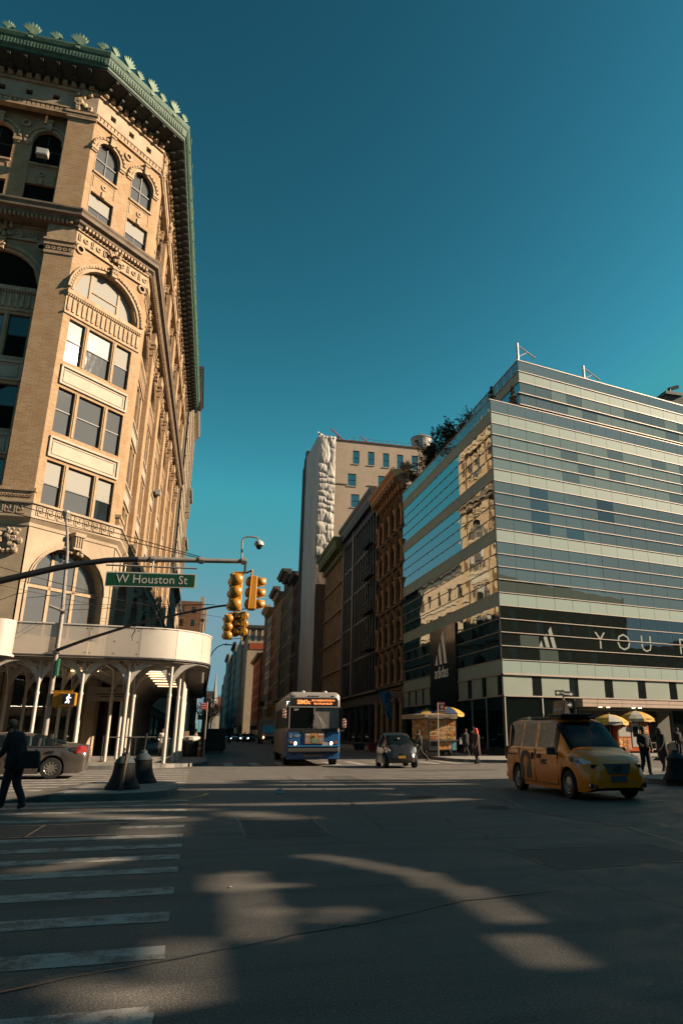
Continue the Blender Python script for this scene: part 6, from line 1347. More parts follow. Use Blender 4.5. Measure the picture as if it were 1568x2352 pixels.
M().box(-.1, .3, 46, 46.4, .15, .19).build('base', WB, t)
for i, (z0, z1, mm) in enumerate(((.19, .55, OR), (.55, .7, WHT), (.7, .85, OR), (.85, .97, WHT), (.97, 1.2, OR))): M().lathe([(.17 - .12 * (z0 - .19), z0), (.17 - .12 * (z1 - .19), z1)], 10, (.1, 46.2, 0)).build('band', mm, t)
t = thing('news_box', 'black street box beside the orange cone', 'street box', (.35, 46.0, .15)); M().box(.28, .36, 45.8, 46.2, .15, 1.3).build('post', WB, t)
t = thing('dumpster', 'tall black street container parked on the avenue left of the lane', 'container', (1.2, 62, 0)); m = M(); m.prism([(.55, 61, .1), (2.0, 61, .1), (2.0, 63, .1), (.55, 63, .1)], [(.5, 60.9, 1.75), (2.1, 60.9, 1.75), (2.1, 63.1, 1.75), (.5, 63.1, 1.75)]); m.build('body', WB, t); M().box(.45, 2.15, 60.85, 63.15, 1.75, 1.85).build('lid', WB, t)
for x in (.7, 1.85): M().lathe([(.1, -.05), (.1, .05)], 8, (x, 61.1, .1), 'x').build('wheel', WB, t)
for x, y, s_, l, c_ in ((13.8, 58.5, .5, 'red crate on the far kerb between bus and small car', (.4, .02, .02)), (14.9, 57.5, .65, 'grey tub on the far kerb behind the small car', (.2, .19, .17)), (12.9, 60, .45, 'black rubbish bag pile on the far kerb right of the bus', (.02, .02, .02))):
    t = thing('crate', l, 'crate', (x, y, .15)); mm = mat('crate_%d' % int(x), c_, .5); m = M(); m.prism([(x - s_ * .8, y - s_ * .6, .15), (x + s_ * .8, y - s_ * .6, .15), (x + s_ * .8, y + s_ * .6, .15), (x - s_ * .8, y + s_ * .6, .15)], [(x - s_, y - s_ * .7, .15 + s_ * 1.1), (x + s_, y - s_ * .7, .15 + s_ * 1.1), (x + s_, y + s_ * .7, .15 + s_ * 1.1), (x - s_, y + s_ * .7, .15 + s_ * 1.1)]); m.build('body', mm, t); M().box(x - s_ * 1.05, x + s_ * 1.05, y - s_ * .75, y + s_ * .75, .15 + s_ * 1.1, .2 + s_ * 1.1).build('rim', mm, t)
# ================================================================== VEHICLES
TYRE = mat('tyre_rubber', (.012, .012, .013), .8); RIM = mat('alloy_rim', (.42, .38, .33), .35, metal=.6, var=.1, vs=10); CARGL = glass_mat('car_glass', (.008, .012, .013), .04, lb=.14, rtint=(.5, .53, .55), trans=.45, tint=(.55, .7, .68)); BLKP = mat('black_plastic', (.014, .014, .015), .5)
HL = mat('headlamp', (.35, .38, .40), .12, metal=.3, var=.3, vs=12, coat=1); HLD = mat('headlamp_dark', (.06, .07, .08), .1, coat=1); TL = mat('tail_lamp', (.35, .015, .01), .15, coat=1); AMB = mat('amber_lamp', (.6, .16, .02), .3); CHR = mat('chrome', (.6, .58, .55), .15, metal=1)
HON = mat('headlight_on', (.9, .9, 1), .3, emit=(1, .93, .85), es=3); HONR = mat('amber_light_on', (.9, .4, .2), .3, emit=(1, .35, .12), es=6)
INT = mat('car_interior', (.03, .028, .026), .8)
def lerp_keys(keys, x):
    if x <= keys[0][0]: return keys[0][1]
    for (x0, v0), (x1, v1) in zip(keys, keys[1:]):
        if x <= x1:
            f = (x - x0) / (x1 - x0); f = f * f * (3 - 2 * f) if True else f
            return v0 + (v1 - v0) * f if isinstance(v0, (int, float)) else tuple(a + (b - a) * f for a, b in zip(v0, v1))
    return keys[-1][1]
def lin_keys(keys, x):
    if x <= keys[0][0]: return keys[0][1]
    for (x0, v0), (x1, v1) in zip(keys, keys[1:]):
        if x <= x1: return v0 + (v1 - v0) * (x - x0) / (x1 - x0)
    return keys[-1][1]
def car(t, L, top, belt, wid, roofw, axles, wr, sill, paint_m, side_glass, wind, rear, hood_x, bump=.0, tw=.21, rimkind='alloy', lift=.06, windows_z=.06):
    """t: thing (local). top/belt/wid/roofw: (x, value) keys along the length, x from -L/2 to L/2 (front +).
    side_glass: (x0,x1) spans; wind, rear: x-span of windscreen and backlight"""
    xs = set([-L / 2, L / 2]); n = 46
    for i in range(n + 1): xs.add(round(-L / 2 + L * i / n, 4))
    for ax in axles:
        for i in range(-8, 9): xs.add(round(ax + (wr + lift) * math.sin(i / 8 * math.pi / 2), 4))
    for s_ in list(side_glass) + [wind, rear]:
        for q in s_: xs.add(round(q, 4))
    for k_ in (-.03, -.1): xs.add(L / 2 + k_); xs.add(-L / 2 - k_)
    xs = sorted(xs); rows = []
    for x in xs:
        e = min(1, (L / 2 - abs(x)) / .22); en = .86 + .14 * math.sqrt(max(0, 1 - (1 - e) ** 2))       # plan rounding at the ends
        W = lin_keys(wid, x) / 2 * en; zt = lin_keys(top, x); zb = min(lin_keys(belt, x), zt - .02); rw = lin_keys(roofw, x) / 2 * en
        s_ = sill + (.10 * (1 - e) if True else 0)
        arch = s_
        for ax in axles:
            d = abs(x - ax)
            if d < wr + lift: arch = max(arch, wr + math.sqrt(max(0, (wr + lift) ** 2 - d * d)))
        arch = min(arch, zb - .12); cabin = (zt - zb) > .12
        pinch = .02 * (1 - e)
        p = [(0, s_ + .02), (W - .22, s_ + .02), (W - .22, arch), (W - .02, arch), (W - .0, max(arch + .012, s_ + (zb - s_) * .3)), (W + .012, max(arch + .024, s_ + (zb - s_) * .55)), (W, max(arch + .036, s_ + (zb - s_) * .82)), (W - .03, zb)]
        if cabin: p += [(W - .055, zb + .03), (W + (rw - W) * .55 - .03, zb + (zt - zb) * .5), (rw, zt - .10), (rw - .07, zt - .035), (rw * .6, zt - .004), (0, zt)]
        else:
            h = zt - zb; p += [(W - .05, zb + h * .3), (W - .09, zb + h * .55), (W - .14, zb + h * .75), (W - .22, zb + h * .88), (rw * .5, zt - .004), (0, zt)]
        rows.append((x, p, cabin))
    K = len(rows[0][1]); vs = []
    for x, p, c in rows:
        for y, z in p: vs.append((x, -y, z))
        for y, z in p: vs.append((x, y, z))
    body = []; glass = {'windscreen': [], 'rear_window': [], 'side_window': []}; under = []
    for i in range(len(rows) - 1):
        xm = (rows[i][0] + rows[i + 1][0]) / 2; b0, b1 = i * 2 * K, (i + 1) * 2 * K
        for k in range(K - 1):
            for s_ in (0, 1):
                o = s_ * K; q = (b0 + o + k, b0 + o + k + 1, b1 + o + k + 1, b1 + o + k)
                if s_ == 0: q = q[::-1]
                key = None
                if k in (8, 9) and rows[i][2] and rows[i + 1][2] and any(a_ <= xm <= b_ for a_, b_ in side_glass): key = 'side_window'
                if k in (10, 11, 12) and wind[0] <= xm <= wind[1]: key = 'windscreen'
                if k in (10, 11, 12) and rear[0] <= xm <= rear[1]: key = 'rear_window'
                (under if k < 3 else (glass[key] if key else body)).append(q)
    for b0, fl in ((0, True), ((len(rows) - 1) * 2 * K, False)):
        for k in range(K - 1):
            q = (b0 + k, b0 + k + 1, b0 + K + k + 1, b0 + K + k); body.append(q if fl else q[::-1])
    def mk(name, fs, m_, sh=40):
        used = sorted({i for f in fs for i in f}); mp = {a_: b_ for b_, a_ in enumerate(used)}
        out = []
        for f in fs:                      # make every face look outwards
            A, B, C = Vector(vs[f[0]]), Vector(vs[f[1]]), Vector(vs[f[2]]); nn = (B - A).cross(C - A) + ((C - A).cross(Vector(vs[f[3]]) - A) if len(f) > 3 else Vector())
            c = sum((Vector(vs[i]) for i in f), Vector()) / len(f); ref = Vector((c.x * .9, 0, .55 if name != 'underbody' else 1.2)); out.append(f if nn.dot(c - ref) >= 0 else f[::-1])
        m = M(); m.add([vs[i] for i in used], [tuple(mp[i] for i in f) for f in out]); return m.build(name, m_, t, sharp=sh)
    bo = mk('body', body, paint_m, 45); mk('underbody', under, BLKP)
    for k, f in glass.items():
        if f:
            if k == 'side_window':
                for s_ in (0, 1):
                    for a_, b_ in side_glass:
                        ff = [q for q in f if (vs[q[0]][1] > 0) == (s_ == 1) and a_ - .01 <= min(vs[i][0] for i in q) and max(vs[i][0] for i in q) <= b_ + .01]
                        if ff: mk(k, ff, CARGL)
            else: mk(k, f, CARGL)
    xc = (min(a_ for a_, b_ in side_glass) + max(b_ for a_, b_ in side_glass)) / 2
    zb = lin_keys(belt, xc); m = M()
    for sx in (xc + .2, xc - .9):
        for sy in (-.38, .38): m.box(sx - .08, sx + .06, sy - .24, sy + .24, sill + .2, zb + .18); m.box(sx - .06, sx + .03, sy - .13, sy + .13, zb + .2, zb + .42)
    m.build('seats', INT, t)['kind'] = 'stuff'
    W = lin_keys(wid, 0) / 2
    for ax in axles:
        for s_ in (-1, 1):
            wheel(t, ax, s_ * (W - .11), wr, tw, s_, rimkind)
    return bo, rows
def wheel(t, x, y, r, w_, s_, kind='alloy'):
    o = link('wheel', M().lathe([(r * .62, -w_ / 2), (r * .93, -w_ / 2), (r, -w_ * .3), (r, w_ * .3), (r * .93, w_ / 2), (r * .62, w_ / 2)], 24, (0, 0, 0), 'y', False).mesh('wheel', TYRE, smooth=False), t, (x, y, r))
    m = M(); f = s_ * w_ / 2
    m.lathe([(r * .64, f * .96), (r * .62, f * 1.0), (r * .56, f * .8), (r * .54, f * .4)], 20, (0, 0, 0), 'y', False)
    if kind == 'alloy':
        for k in range(10):
            a_ = 2 * math.pi * k / 10; c, sn = math.cos(a_), math.sin(a_); q = (-sn * .03, c * .03)
            m.prism([(c * r * .1 + q[0], f * .7, sn * r * .1 + q[1]), (c * r * .6 + q[0] * .8, f * .85, sn * r * .6 + q[1] * .8), (c * r * .6 - q[0] * .8, f * .85, sn * r * .6 - q[1] * .8), (c * r * .1 - q[0], f * .7, sn * r * .1 - q[1])], [(c * r * .1 + q[0], f * .95, sn * r * .1 + q[1]), (c * r * .6 + q[0] * .8, f, sn * r * .6 + q[1] * .8), (c * r * .6 - q[0] * .8, f, sn * r * .6 - q[1] * .8), (c * r * .1 - q[0], f * .95, sn * r * .1 - q[1])])
        m.lathe([(.01, f * .98), (r * .14, f * .96), (r * .16, f * .6)], 12, (0, 0, 0), 'y', False)
    else:
        m.lathe([(r * .56, f * .75), (r * .36, f * .95), (r * .3, f * .9), (r * .16, f * 1.05), (.01, f * 1.06)], 20, (0, 0, 0), 'y', False)
    link('rim', m.mesh('rim', RIM), o); link('brake', M().lathe([(r * .55, -w_ * .3), (r * .55, w_ * .3)], 14, (0, 0, 0), 'y').mesh('brake', BLKP), o)
def mirror(t, x, y, z, m_, s_=1.0):
    d = 1 if y > 0 else -1
    m = M(); m.prism([(x - .05, y, z), (x + .06, y, z), (x + .06, y + d * .2 * s_, z + .01), (x - .05, y + d * .2 * s_, z + .01)], [(x - .05, y + d * .03, z + .16 * s_), (x + .05, y + d * .03, z + .15 * s_), (x + .03, y + d * .2 * s_, z + .14 * s_), (x - .05, y + d * .2 * s_, z + .15 * s_)]); m.build('mirror', m_, t, bevel=.02)
def quadpatch(t, name, pts, m_, th=.012):
    """thin shaped lamp or trim laid on the body: outline points (x,y,z), thickened outward along the mean normal"""
    ps = [Vector(p) for p in pts]; n = (ps[1] - ps[0]).cross(ps[2] - ps[0]).normalized(); c = sum(ps, Vector()) / len(ps)
    if n.dot(Vector((c.x * .6, c.y, 0))) < 0: n = -n
    m = M(); m.prism([tuple(p - n * .06) for p in ps], [tuple(p + n * th) for p in ps]); return m.build(name, m_, t)
# --- yellow taxi van
TAX = mat('taxi_yellow', (1.45, .315, .003), .3, var=.04, vs=3, coat=.35)
T = thing('taxi_van', 'orange-yellow taxi minivan with roof advert, parked nose to the right in the shade', 'taxi', (9.52, 17.8, 0), R(-90.7), local=True)
L_ = 4.73
car(T, L_, [(-2.36, 1.25), (-2.34, 1.62), (-2.28, 1.80), (-2.1, 1.86), (.45, 1.87), (.72, 1.80), (1.48, 1.18), (1.9, 1.07), (2.16, .98), (2.30, .86), (2.365, .66)],
    [(-2.36, .98), (-1.9, 1.13), (.5, 1.11), (1.3, 1.02), (1.9, .88), (2.36, .55)], [(-2.36, 1.66), (-1.8, 1.73), (1.6, 1.73), (2.1, 1.62), (2.36, 1.30)], [(-2.36, 1.35), (.4, 1.34), (1.6, 1.44), (2.36, 1.2)],
    (1.5, -1.43), .325, .19, TAX, [(-2.12, -1.25), (-.95 + -.2, -.35), (-.2, .95)], (.72, 1.48), (-2.34, -2.28), 1.6, rimkind='hub', lift=.07)
quadpatch(T, 'headlight', [(1.62, -.845, .98), (1.98, -.80, .90), (2.22, -.62, .80), (2.20, -.66, .68), (1.95, -.83, .76), (1.66, -.868, .88)], HL); quadpatch(T, 'headlight', [(1.62, .845, .98), (1.98, .80, .90), (2.22, .62, .80), (2.20, .66, .68), (1.95, .83, .76), (1.66, .868, .88)], HL)
quadpatch(T, 'turn_lamp', [(1.63, -.872, .97), (1.75, -.868, .95), (1.76, -.874, .85), (1.66, -.876, .87)], AMB)
m = M(); m.box(2.27, 2.362, -.60, .60, .28, .37); m.build('lower_grille', BLKP, T, bevel=.02); m = M(); m.prism([(2.26, -.26, .60), (2.26, .26, .60), (2.40, .26, .60), (2.40, -.26, .60)], [(2.12, -.36, .82), (2.12, .36, .82), (2.31, .36, .82), (2.31, -.36, .82)]); m.build('grille', BLKP, T)
for s_ in (-1, 1): m = M(); m.box(2.12, 2.3, s_ * .52 - .12, s_ * .52 + .12, .72, .80); m.build('side_grille', BLKP, T)
m = M(); m.ring(Frame((2.36, 0), (0, 1)), 0, .71, .06, .085, 0, .03, 0, 360, 14); m.fb(Frame((2.36, 0), (0, 1)), -.1, .1, .695, .725, .0, .025); m.build('badge', CHR, T)
m = M(); m.box(2.36, 2.39, -.20, .20, .42, .55); m.build('number_plate', mat('plate_dark', (.12, .13, .17), .5), T)
for s_ in (-1, 1): M().lathe([(.06, 0), (.06, .03)], 10, (2.30, s_ * .68, .34), 'x').build('fog_lamp', HLD, T)
for s_ in (-1, 1): mirror(T, .95, s_ * .86, .98, BLKP, 1.2)
m = M(); m.box(-2.30, -1.45, -.875, -.862, .93, .965); m.build('door_rail', BLKP, T)
for x in (-1.30, -.27, 1.02):
    m = M(); m.box(x - .005, x + .005, -.876, -.85, .3, 1.12); m.build('door_seam', BLKP, T)
m = M(); m.box(-1.3, 1.0, -.878, -.85, .29, .305); m.build('door_seam', BLKP, T)
for x, v in ((-.42, 1), (-.02, 0)): m = M(); (m.box(x - .05, x + .05, -.90, -.86, .84, 1.02) if v else m.box(x - .1, x + .1, -.90, -.86, .88, .99)); m.build('door_handle', BLKP, T, bevel=.015)
# T logo: dark rounded shape with the letter left yellow
GRM = mat('logo_grey', (.07, .065, .06), .5)
fr = Frame((0, -.872), (1, 0)); m = M()
m.ring(fr, -.86, .78, .20, .31, 0, .012, 0, 180, 14)
m.fb(fr, -1.17, -.985, .38, .78, 0, .012); m.fb(fr, -.91, -.81, .38, .66, 0, .012); m.fb(fr, -.735, -.55, .38, .78, 0, .012); m.fpoly(fr, [(-1.06, .78), (-.66, .78), (-.70, .88), (-.78, .955), (-.86, .98), (-.94, .955), (-1.02, .88)], 0, .010)
m.v = []; m.f = []; m.mi = []
m.ring(fr, -.86, .74, .2, .33, 0, .012, 0, 180, 14); m.fb(fr, -1.19, -.98, .36, .74, 0, .012); m.fb(fr, -.74, -.53, .36, .74, 0, .012); m.build('round_logo', GRM, T)
m = M(); m.fb(fr, -.98, -.74, .68, .76, 0, .013); m.fb(fr, -.90, -.82, .36, .68, 0, .013)
m.build('logo_letter', TAX, T)
text('side_lettering', 'NYC', .17, GRM, T, (.28, -.885, .80), (R(90), 0, 0), .003, bold=.006); text('side_lettering', 'TAXI', .08, GRM, T, (-1.75, -.80, 1.05), (R(90), 0, 0), .003) if False else None
# roof rack and advert box
m = M(); m.box(-1.2, .62, -.50, .50, 1.86, 1.93); m.build('roof_rack', BLKP, T, bevel=.02); m = M(); m.box(.0, .8, -.55, .35, 1.93, 1.985); m.build('roof_tray', BLKP, T, bevel=.02)
m = M(); m.prism([(-.62, -.10, 1.93), (.08, -.10, 1.93), (.08, .10, 1.93), (-.62, .10, 1.93)], [(-.62, -.02, 2.36), (.02, -.02, 2.36), (.02, .02, 2.36), (-.62, .02, 2.36)]); ad = m.build('advert_box', BLKP, T)
ADM = mat('advert_picture', (.34, .11, .045), .45, var=.75, vs=6); m = M(); m.prism([(-.60, -.112, 1.95), (.05, -.112, 1.95), (.02, -.035, 2.35), (-.60, -.035, 2.35)], [(-.60, -.104, 1.95), (.05, -.104, 1.95), (.02, -.027, 2.35), (-.60, -.027, 2.35)][::1]); link('advert_panel', m.mesh('advert', ADM), ad)
text('advert_lettering', 'LENVOLENV', .125, WHT, ad, (-.285, -.095, 2.11), (R(79), 0, 0), .003, bold=.004, sx=.78)
ptube(T, 'aerial', [(-.35, -.45, 1.86), (-.5, -.45, 2.02)], .012, BLKP, 4)
m = M(); m.box(-2.4, -2.28, -.80, .80, .30, .46); m.build('rear_bumper', TAX, T, bevel=.03); quadpatch(T, 'tail_lamp', [(-2.34, -.80, .8), (-2.30, -.84, .8), (-2.28, -.84, 1.15), (-2.33, -.79, 1.15)], TL)
m = M(); m.box(1.75, 1.95, -.38, -.22, .995, 1.02); m.box(1.75, 1.95, .2, .42, .995, 1.02); m.build('hood_vent', BLKP, T)
# --- grey sedan
GREY = mat('bronze_grey_paint', (.155, .13, .115), .25, metal=.55, coat=.7, var=.04)
S = thing('sedan_car', 'bronze grey sedan stopped at the crosswalk by the shed, tail to the right', 'car', (-6.3, 29.2, 0), R(183.5), local=True)
car(S, 4.85, [(-2.42, .86), (-2.40, 1.02), (-2.1, 1.09), (-1.75, 1.13), (-.75, 1.41), (-.2, 1.47), (.35, 1.45), (1.25, 1.02), (2.0, .88), (2.35, .70), (2.425, .5)], [(-2.42, .78), (-1.8, .99), (1.1, .95), (2.0, .80), (2.42, .5)],
    [(-2.42, 1.60), (-1.9, 1.80), (1.6, 1.82), (2.42, 1.45)], [(-2.42, 1.3), (-.4, 1.14), (.4, 1.16), (1.3, 1.4), (2.42, 1.2)], (1.4, -1.38), .33, .17, GREY, [(-1.62, -.98), (-.9, .05), (.13, 1.0)], (.35, 1.2), (-1.7, -.72), 1.2)
for s_ in (-1, 1): quadpatch(S, 'tail_lamp', [(-1.92, s_ * .90, .90), (-2.2, s_ * .85, .97), (-2.38, s_ * .70, .95), (-2.39, s_ * .72, .80), (-2.1, s_ * .885, .80)], TL); mirror(S, .75, s_ * .9, .93, GREY, .9)
for x in (-.92, .09): M().box(x - .006, x + .006, .898, .915, .3, .96).build('door_seam', BLKP, S)
for x in (-1.32, -.3): M().box(x - .1, x + .1, .91, .94, .82, .86).build('door_handle', CHR, S)
m = M(); m.box(-1.72, .9, .86, .885, .975, .99); m.build('window_trim', CHR, S); M().box(-2.1, -1.9, .893, .91, .86, .98).build('fuel_flap', GREY, S)
S.scale = (1.06, 1.06, 1.06); S.location = (-6.35, 28.6, 0)
# --- small two-seat car
BK = mat('black_car_paint', (.022, .021, .021), .3, coat=.35)
K_ = thing('microcar', 'tiny dark two-seat car with yellow plate driving towards the viewer right of the bus', 'car', (8.96, 33.45, 0), R(-93.4), local=True)
car(K_, 2.7, [(-1.35, .95), (-1.30, 1.25), (-1.05, 1.48), (-.5, 1.54), (.05, 1.51), (.30, 1.42), (.92, 1.0), (1.12, .90), (1.28, .72), (1.35, .5)], [(-1.35, .85), (-.6, .98), (.5, .93), (1.05, .80), (1.35, .45)], [(-1.35, 1.35), (-.9, 1.54), (.9, 1.54), (1.35, 1.15)], [(-1.35, 1.05), (-.3, 1.12), (.4, 1.18), (.95, 1.28), (1.35, 1.0)],
    (.92, -.95), .29, .19, BK, [(-.75, .38)], (.30, .92), (-1.3, -1.05), .9)
for s_ in (-1, 1):
    quadpatch(K_, 'headlight', [(.95, s_ * .735, .88), (1.18, s_ * .60, .80), (1.24, s_ * .50, .68), (1.18, s_ * .66, .66), (1.02, s_ * .735, .74)], HL); mirror(K_, .45, s_ * .76, .88, BK, .9)
quadpatch(K_, 'turn_lamp', [(.98, -.745, .87), (1.06, -.72, .85), (1.08, -.73, .76), (1.02, -.752, .77)], AMB)
M().box(1.335, 1.36, -.17, .17, .42, .53).build('number_plate', mat('plate_yellow', (.6, .3, .02), .5), K_); m = M(); m.ring(Frame((1.33, 0), (0, 1)), 0, .62, .035, .06, 0, .03, 0, 360, 10); m.build('badge', CHR, K_)
m = M(); m.box(1.22, 1.345, -.5, .5, .24, .36); m.box(1.26, 1.32, -.45, .45, .57, .61); m.build('grille', BLKP, K_, bevel=.01)
for s_ in (-1, 1): M().lathe([(.05, 0), (.05, .04)], 8, (1.28, s_ * .52, .32), 'x').build('fog_lamp', HL, K_)
M().box(.55, .7, -.06, .02, 1.24, 1.3).build('mirror_inside', WHT, K_); M().box(.62, .64, .32, .52, .98, 1.05).build('inspection_sticker', WHT, K_); M().box(.9, 1.1, -.03, .03, .995, 1.02).build('hood_badge', CHR, K_)
# --- express bus
BLU = mat('bus_blue', (.03, .15, .38), .3, coat=.5, var=.06, stain=.15, ss=1.5); GRY = mat('bus_grey', (.50, .45, .40), .4, metal=.3, var=.1, vs=2, stain=.2, ss=.8); BGL = glass_mat('bus_glass', (.008, .010, .011), .10, trans=.5, tint=(.55, .68, .66))
U = thing('coach_bus', 'blue and grey express coach with orange destination display waiting at the avenue mouth', 'bus', (5.62, 41.35, 0), R(-92.7), local=True)
BL_ = 12.0; BUSW = mat('bus_tinted_window', (.05, .045, .04), .35)
def ring_sec(x, W, z0, z1, r, n=5):
    pts = [];
    for cx, cz, a0 in ((W - r, z0 + .06, -90), (W - r, z1 - r, 0), (-(W - r), z1 - r, 90), (-(W - r), z0 + .06, 180)):
        rr = r if cz > 1 else .06
        c_x = cx if cz > 1 else (W - .06 if cx > 0 else -(W - .06))
        for i in range(n + 1): a_ = R(a0 + 90 * i / n); pts.append((x, c_x + rr * math.cos(a_), cz + rr * math.sin(a_)))
    return pts
def loft(m, secs):
    n = len(secs[0]); vs = [p for s_ in secs for p in s_]
    m.add(vs, [(i * n + k, (i + 1) * n + k, (i + 1) * n + (k + 1) % n, i * n + (k + 1) % n)[::-1] for i in range(len(secs) - 1) for k in range(n)] + [tuple(range(n))[::1], tuple(range((len(secs) - 1) * n, len(secs) * n))[::-1]])
m = M(); loft(m, [ring_sec(-6, 1.24, .5, 3.35, .25), ring_sec(-5.8, 1.3, .42, 3.42, .28), ring_sec(5.55, 1.3, .42, 3.45, .28), ring_sec(5.82, 1.27, .42, 3.38, .25), ring_sec(5.93, 1.2, .45, 3.2, .22)]); m.build('body', GRY, U, sharp=35)
m = M(); loft(m, [[(5.9, 1.22 * a_, z) for a_, z in ((-1, .36), (1, .36), (1.03, .7), (1.03, 1.52), (-1.03, 1.52), (-1.03, .7))], [(6.06, 1.16 * a_, z) for a_, z in ((-1, .38), (1, .38), (1.0, .7), (1.0, 1.5), (-1.0, 1.5), (-1.0, .7))]]); m.build('blue_front', BLU, U, bevel=.05)
m = M(); loft(m, [[(5.2, 1.31 * a_, z) for a_, z in ((-1, .42), (1, .42), (1, 1.5), (-1, 1.5))], [(5.93, 1.26 * a_, z) for a_, z in ((-1, .42), (1, .42), (1, 1.5), (-1, 1.5))]]); m.build('blue_side', BLU, U)
m = M(); m.box(5.95, 6.18, -1.25, 1.25, .62, .86); m.build('bumper', mat('bumper_grey', (.10, .09, .085), .5), U, bevel=.05); m = M(); m.box(6.0, 6.2, -1.24, 1.24, .86, .94); m.build('bumper_strip', mat('light_blue', (.03, .18, .38), .3, coat=.5), U, bevel=.03); m = M(); m.box(6.0, 6.13, -.5, .5, .42, .56); m.build('air_dam', BLKP, U)
m = M(); m.box(5.96, 6.075, -.62, .66, 1.46, 1.62); m.box(5.9, 6.05, -1.2, 1.2, 1.5, 1.72); m.build('black_band', BLKP, U, bevel=.02)
for s_, nm in ((-1, 'a'), (1, 'b')):
    ya, yb = (.025, 1.16) if s_ > 0 else (-1.16, -.025)
    m = M(); fr = Frame((5.965, 0), (0, 1)); m.fpoly(fr, [(ya, 1.72), (yb, 1.72), (yb, 2.70), (ya, 2.70)], -.02, .0); m.build('windscreen', BGL, U)
m = M(); m.box(5.6, 5.93, -1.15, 1.15, 1.7, 2.74); m.build('cab_interior', INT, U)
bpy.data.objects.remove(U.children[-1])
m = M()
for q in ((-1.22, -1.16), (-.025, .025), (1.16, 1.22)): m.box(5.9, 6.0, q[0], q[1], 1.66, 2.76)
m.box(5.9, 5.995, -1.2, 1.2, 2.70, 2.76); stuff(m.build('windscreen_frame', mat('pale_rubber', (.33, .30, .28), .5), U))
m = M(); m.box(5.90, 5.985, -1.14, 1.14, 2.78, 3.15); m.build('destination_panel', mat('panel_dark', (.045, .042, .04), .25), U)
LED = mat('led_orange', (.9, .3, .1), .5, emit=(1, .27, .07), es=.6)
text('destination_text', 'SIM3c', .27, LED, U, (5.99, -.52, 2.95), (R(90), 0, R(90)), .002, bold=.008); text('destination_text', 'VIA NARROWS RD N', .12, LED, U, (5.99, .42, 3.03), (R(90), 0, R(90)), .002, bold=.004); text('destination_text', 'VIA HYLAN BLVD', .12, LED, U, (5.99, .42, 2.88), (R(90), 0, R(90)), .002, bold=.004)
PRT = mat('bus_print', (.5, .5, .5), .5); text('run_number', '269', .15, PRT, U, (5.975, -.88, 2.60), (R(90), 0, R(90)), .002, bold=.006); text('fleet_number', '1559', .15, PRT, U, (6.075, -.80, 1.38), (R(90), 0, R(90)), .002, bold=.006)
fr = Frame((6.07, 0), (0, 1)); m = M()
for a_, b_, c_, d_ in ((-1.17, -1.03, 1.30, 1.315), (-1.17, -1.03, 1.455, 1.47), (-1.17, -1.155, 1.3, 1.47), (-1.045, -1.03, 1.3, 1.47)): m.fb(fr, a_, b_, c_, d_, 0, .006)
m.ring(fr, -1.1, 1.36, .025, .04, 0, .006, 0, 360, 10); m.fb(fr, -1.105, -1.09, 1.36, 1.44, 0, .006); m.build('wheelchair_symbol', PRT, U)
AD1 = mat('poster_room', (.42, .20, .10), .5, var=.6, vs=7); o = M().fb(fr, -.42, .50, 1.02, 1.50, 0, .03).build('advert_poster', AD1, U)
M().fb(fr, -.12, .18, 1.06, 1.49, .03, .035).build('poster_middle', mat('poster_orange', (.75, .33, .05), .5), o); m = M(); m.fpoly(fr, [(-.08, 1.06), (.16, 1.06), (.15, 1.22), (.08, 1.3), (.0, 1.3), (-.07, 1.22)], .035, .04); m.build('poster_shirt', mat('poster_green', (.15, .36, .28), .6), o); M().lathe([(.01, -.05), (.045, 0), (.01, .05)], 8, (6.11, .04, 1.37)).build('poster_head', mat('poster_skin', (.25, .12, .07), .6), o)
m = M()
for i in range(5): m.fb(fr, -.38 + i * .045, -.36 + i * .045, 1.1, 1.3, .03, .034); m.fb(fr, .26 + i * .045, .28 + i * .045, 1.15, 1.3, .03, .034)
m.fb(fr, -.39, -.15, 1.4, 1.47, .03, .034); m.fb(fr, .22, .46, 1.4, 1.47, .03, .034); stuff(m.build('poster_print', WHT, o))
M().fb(fr, .42, .70, .94, 1.09, .08, .1).build('number_plate', mat('pale_plate', (.55, .52, .48), .5), U)
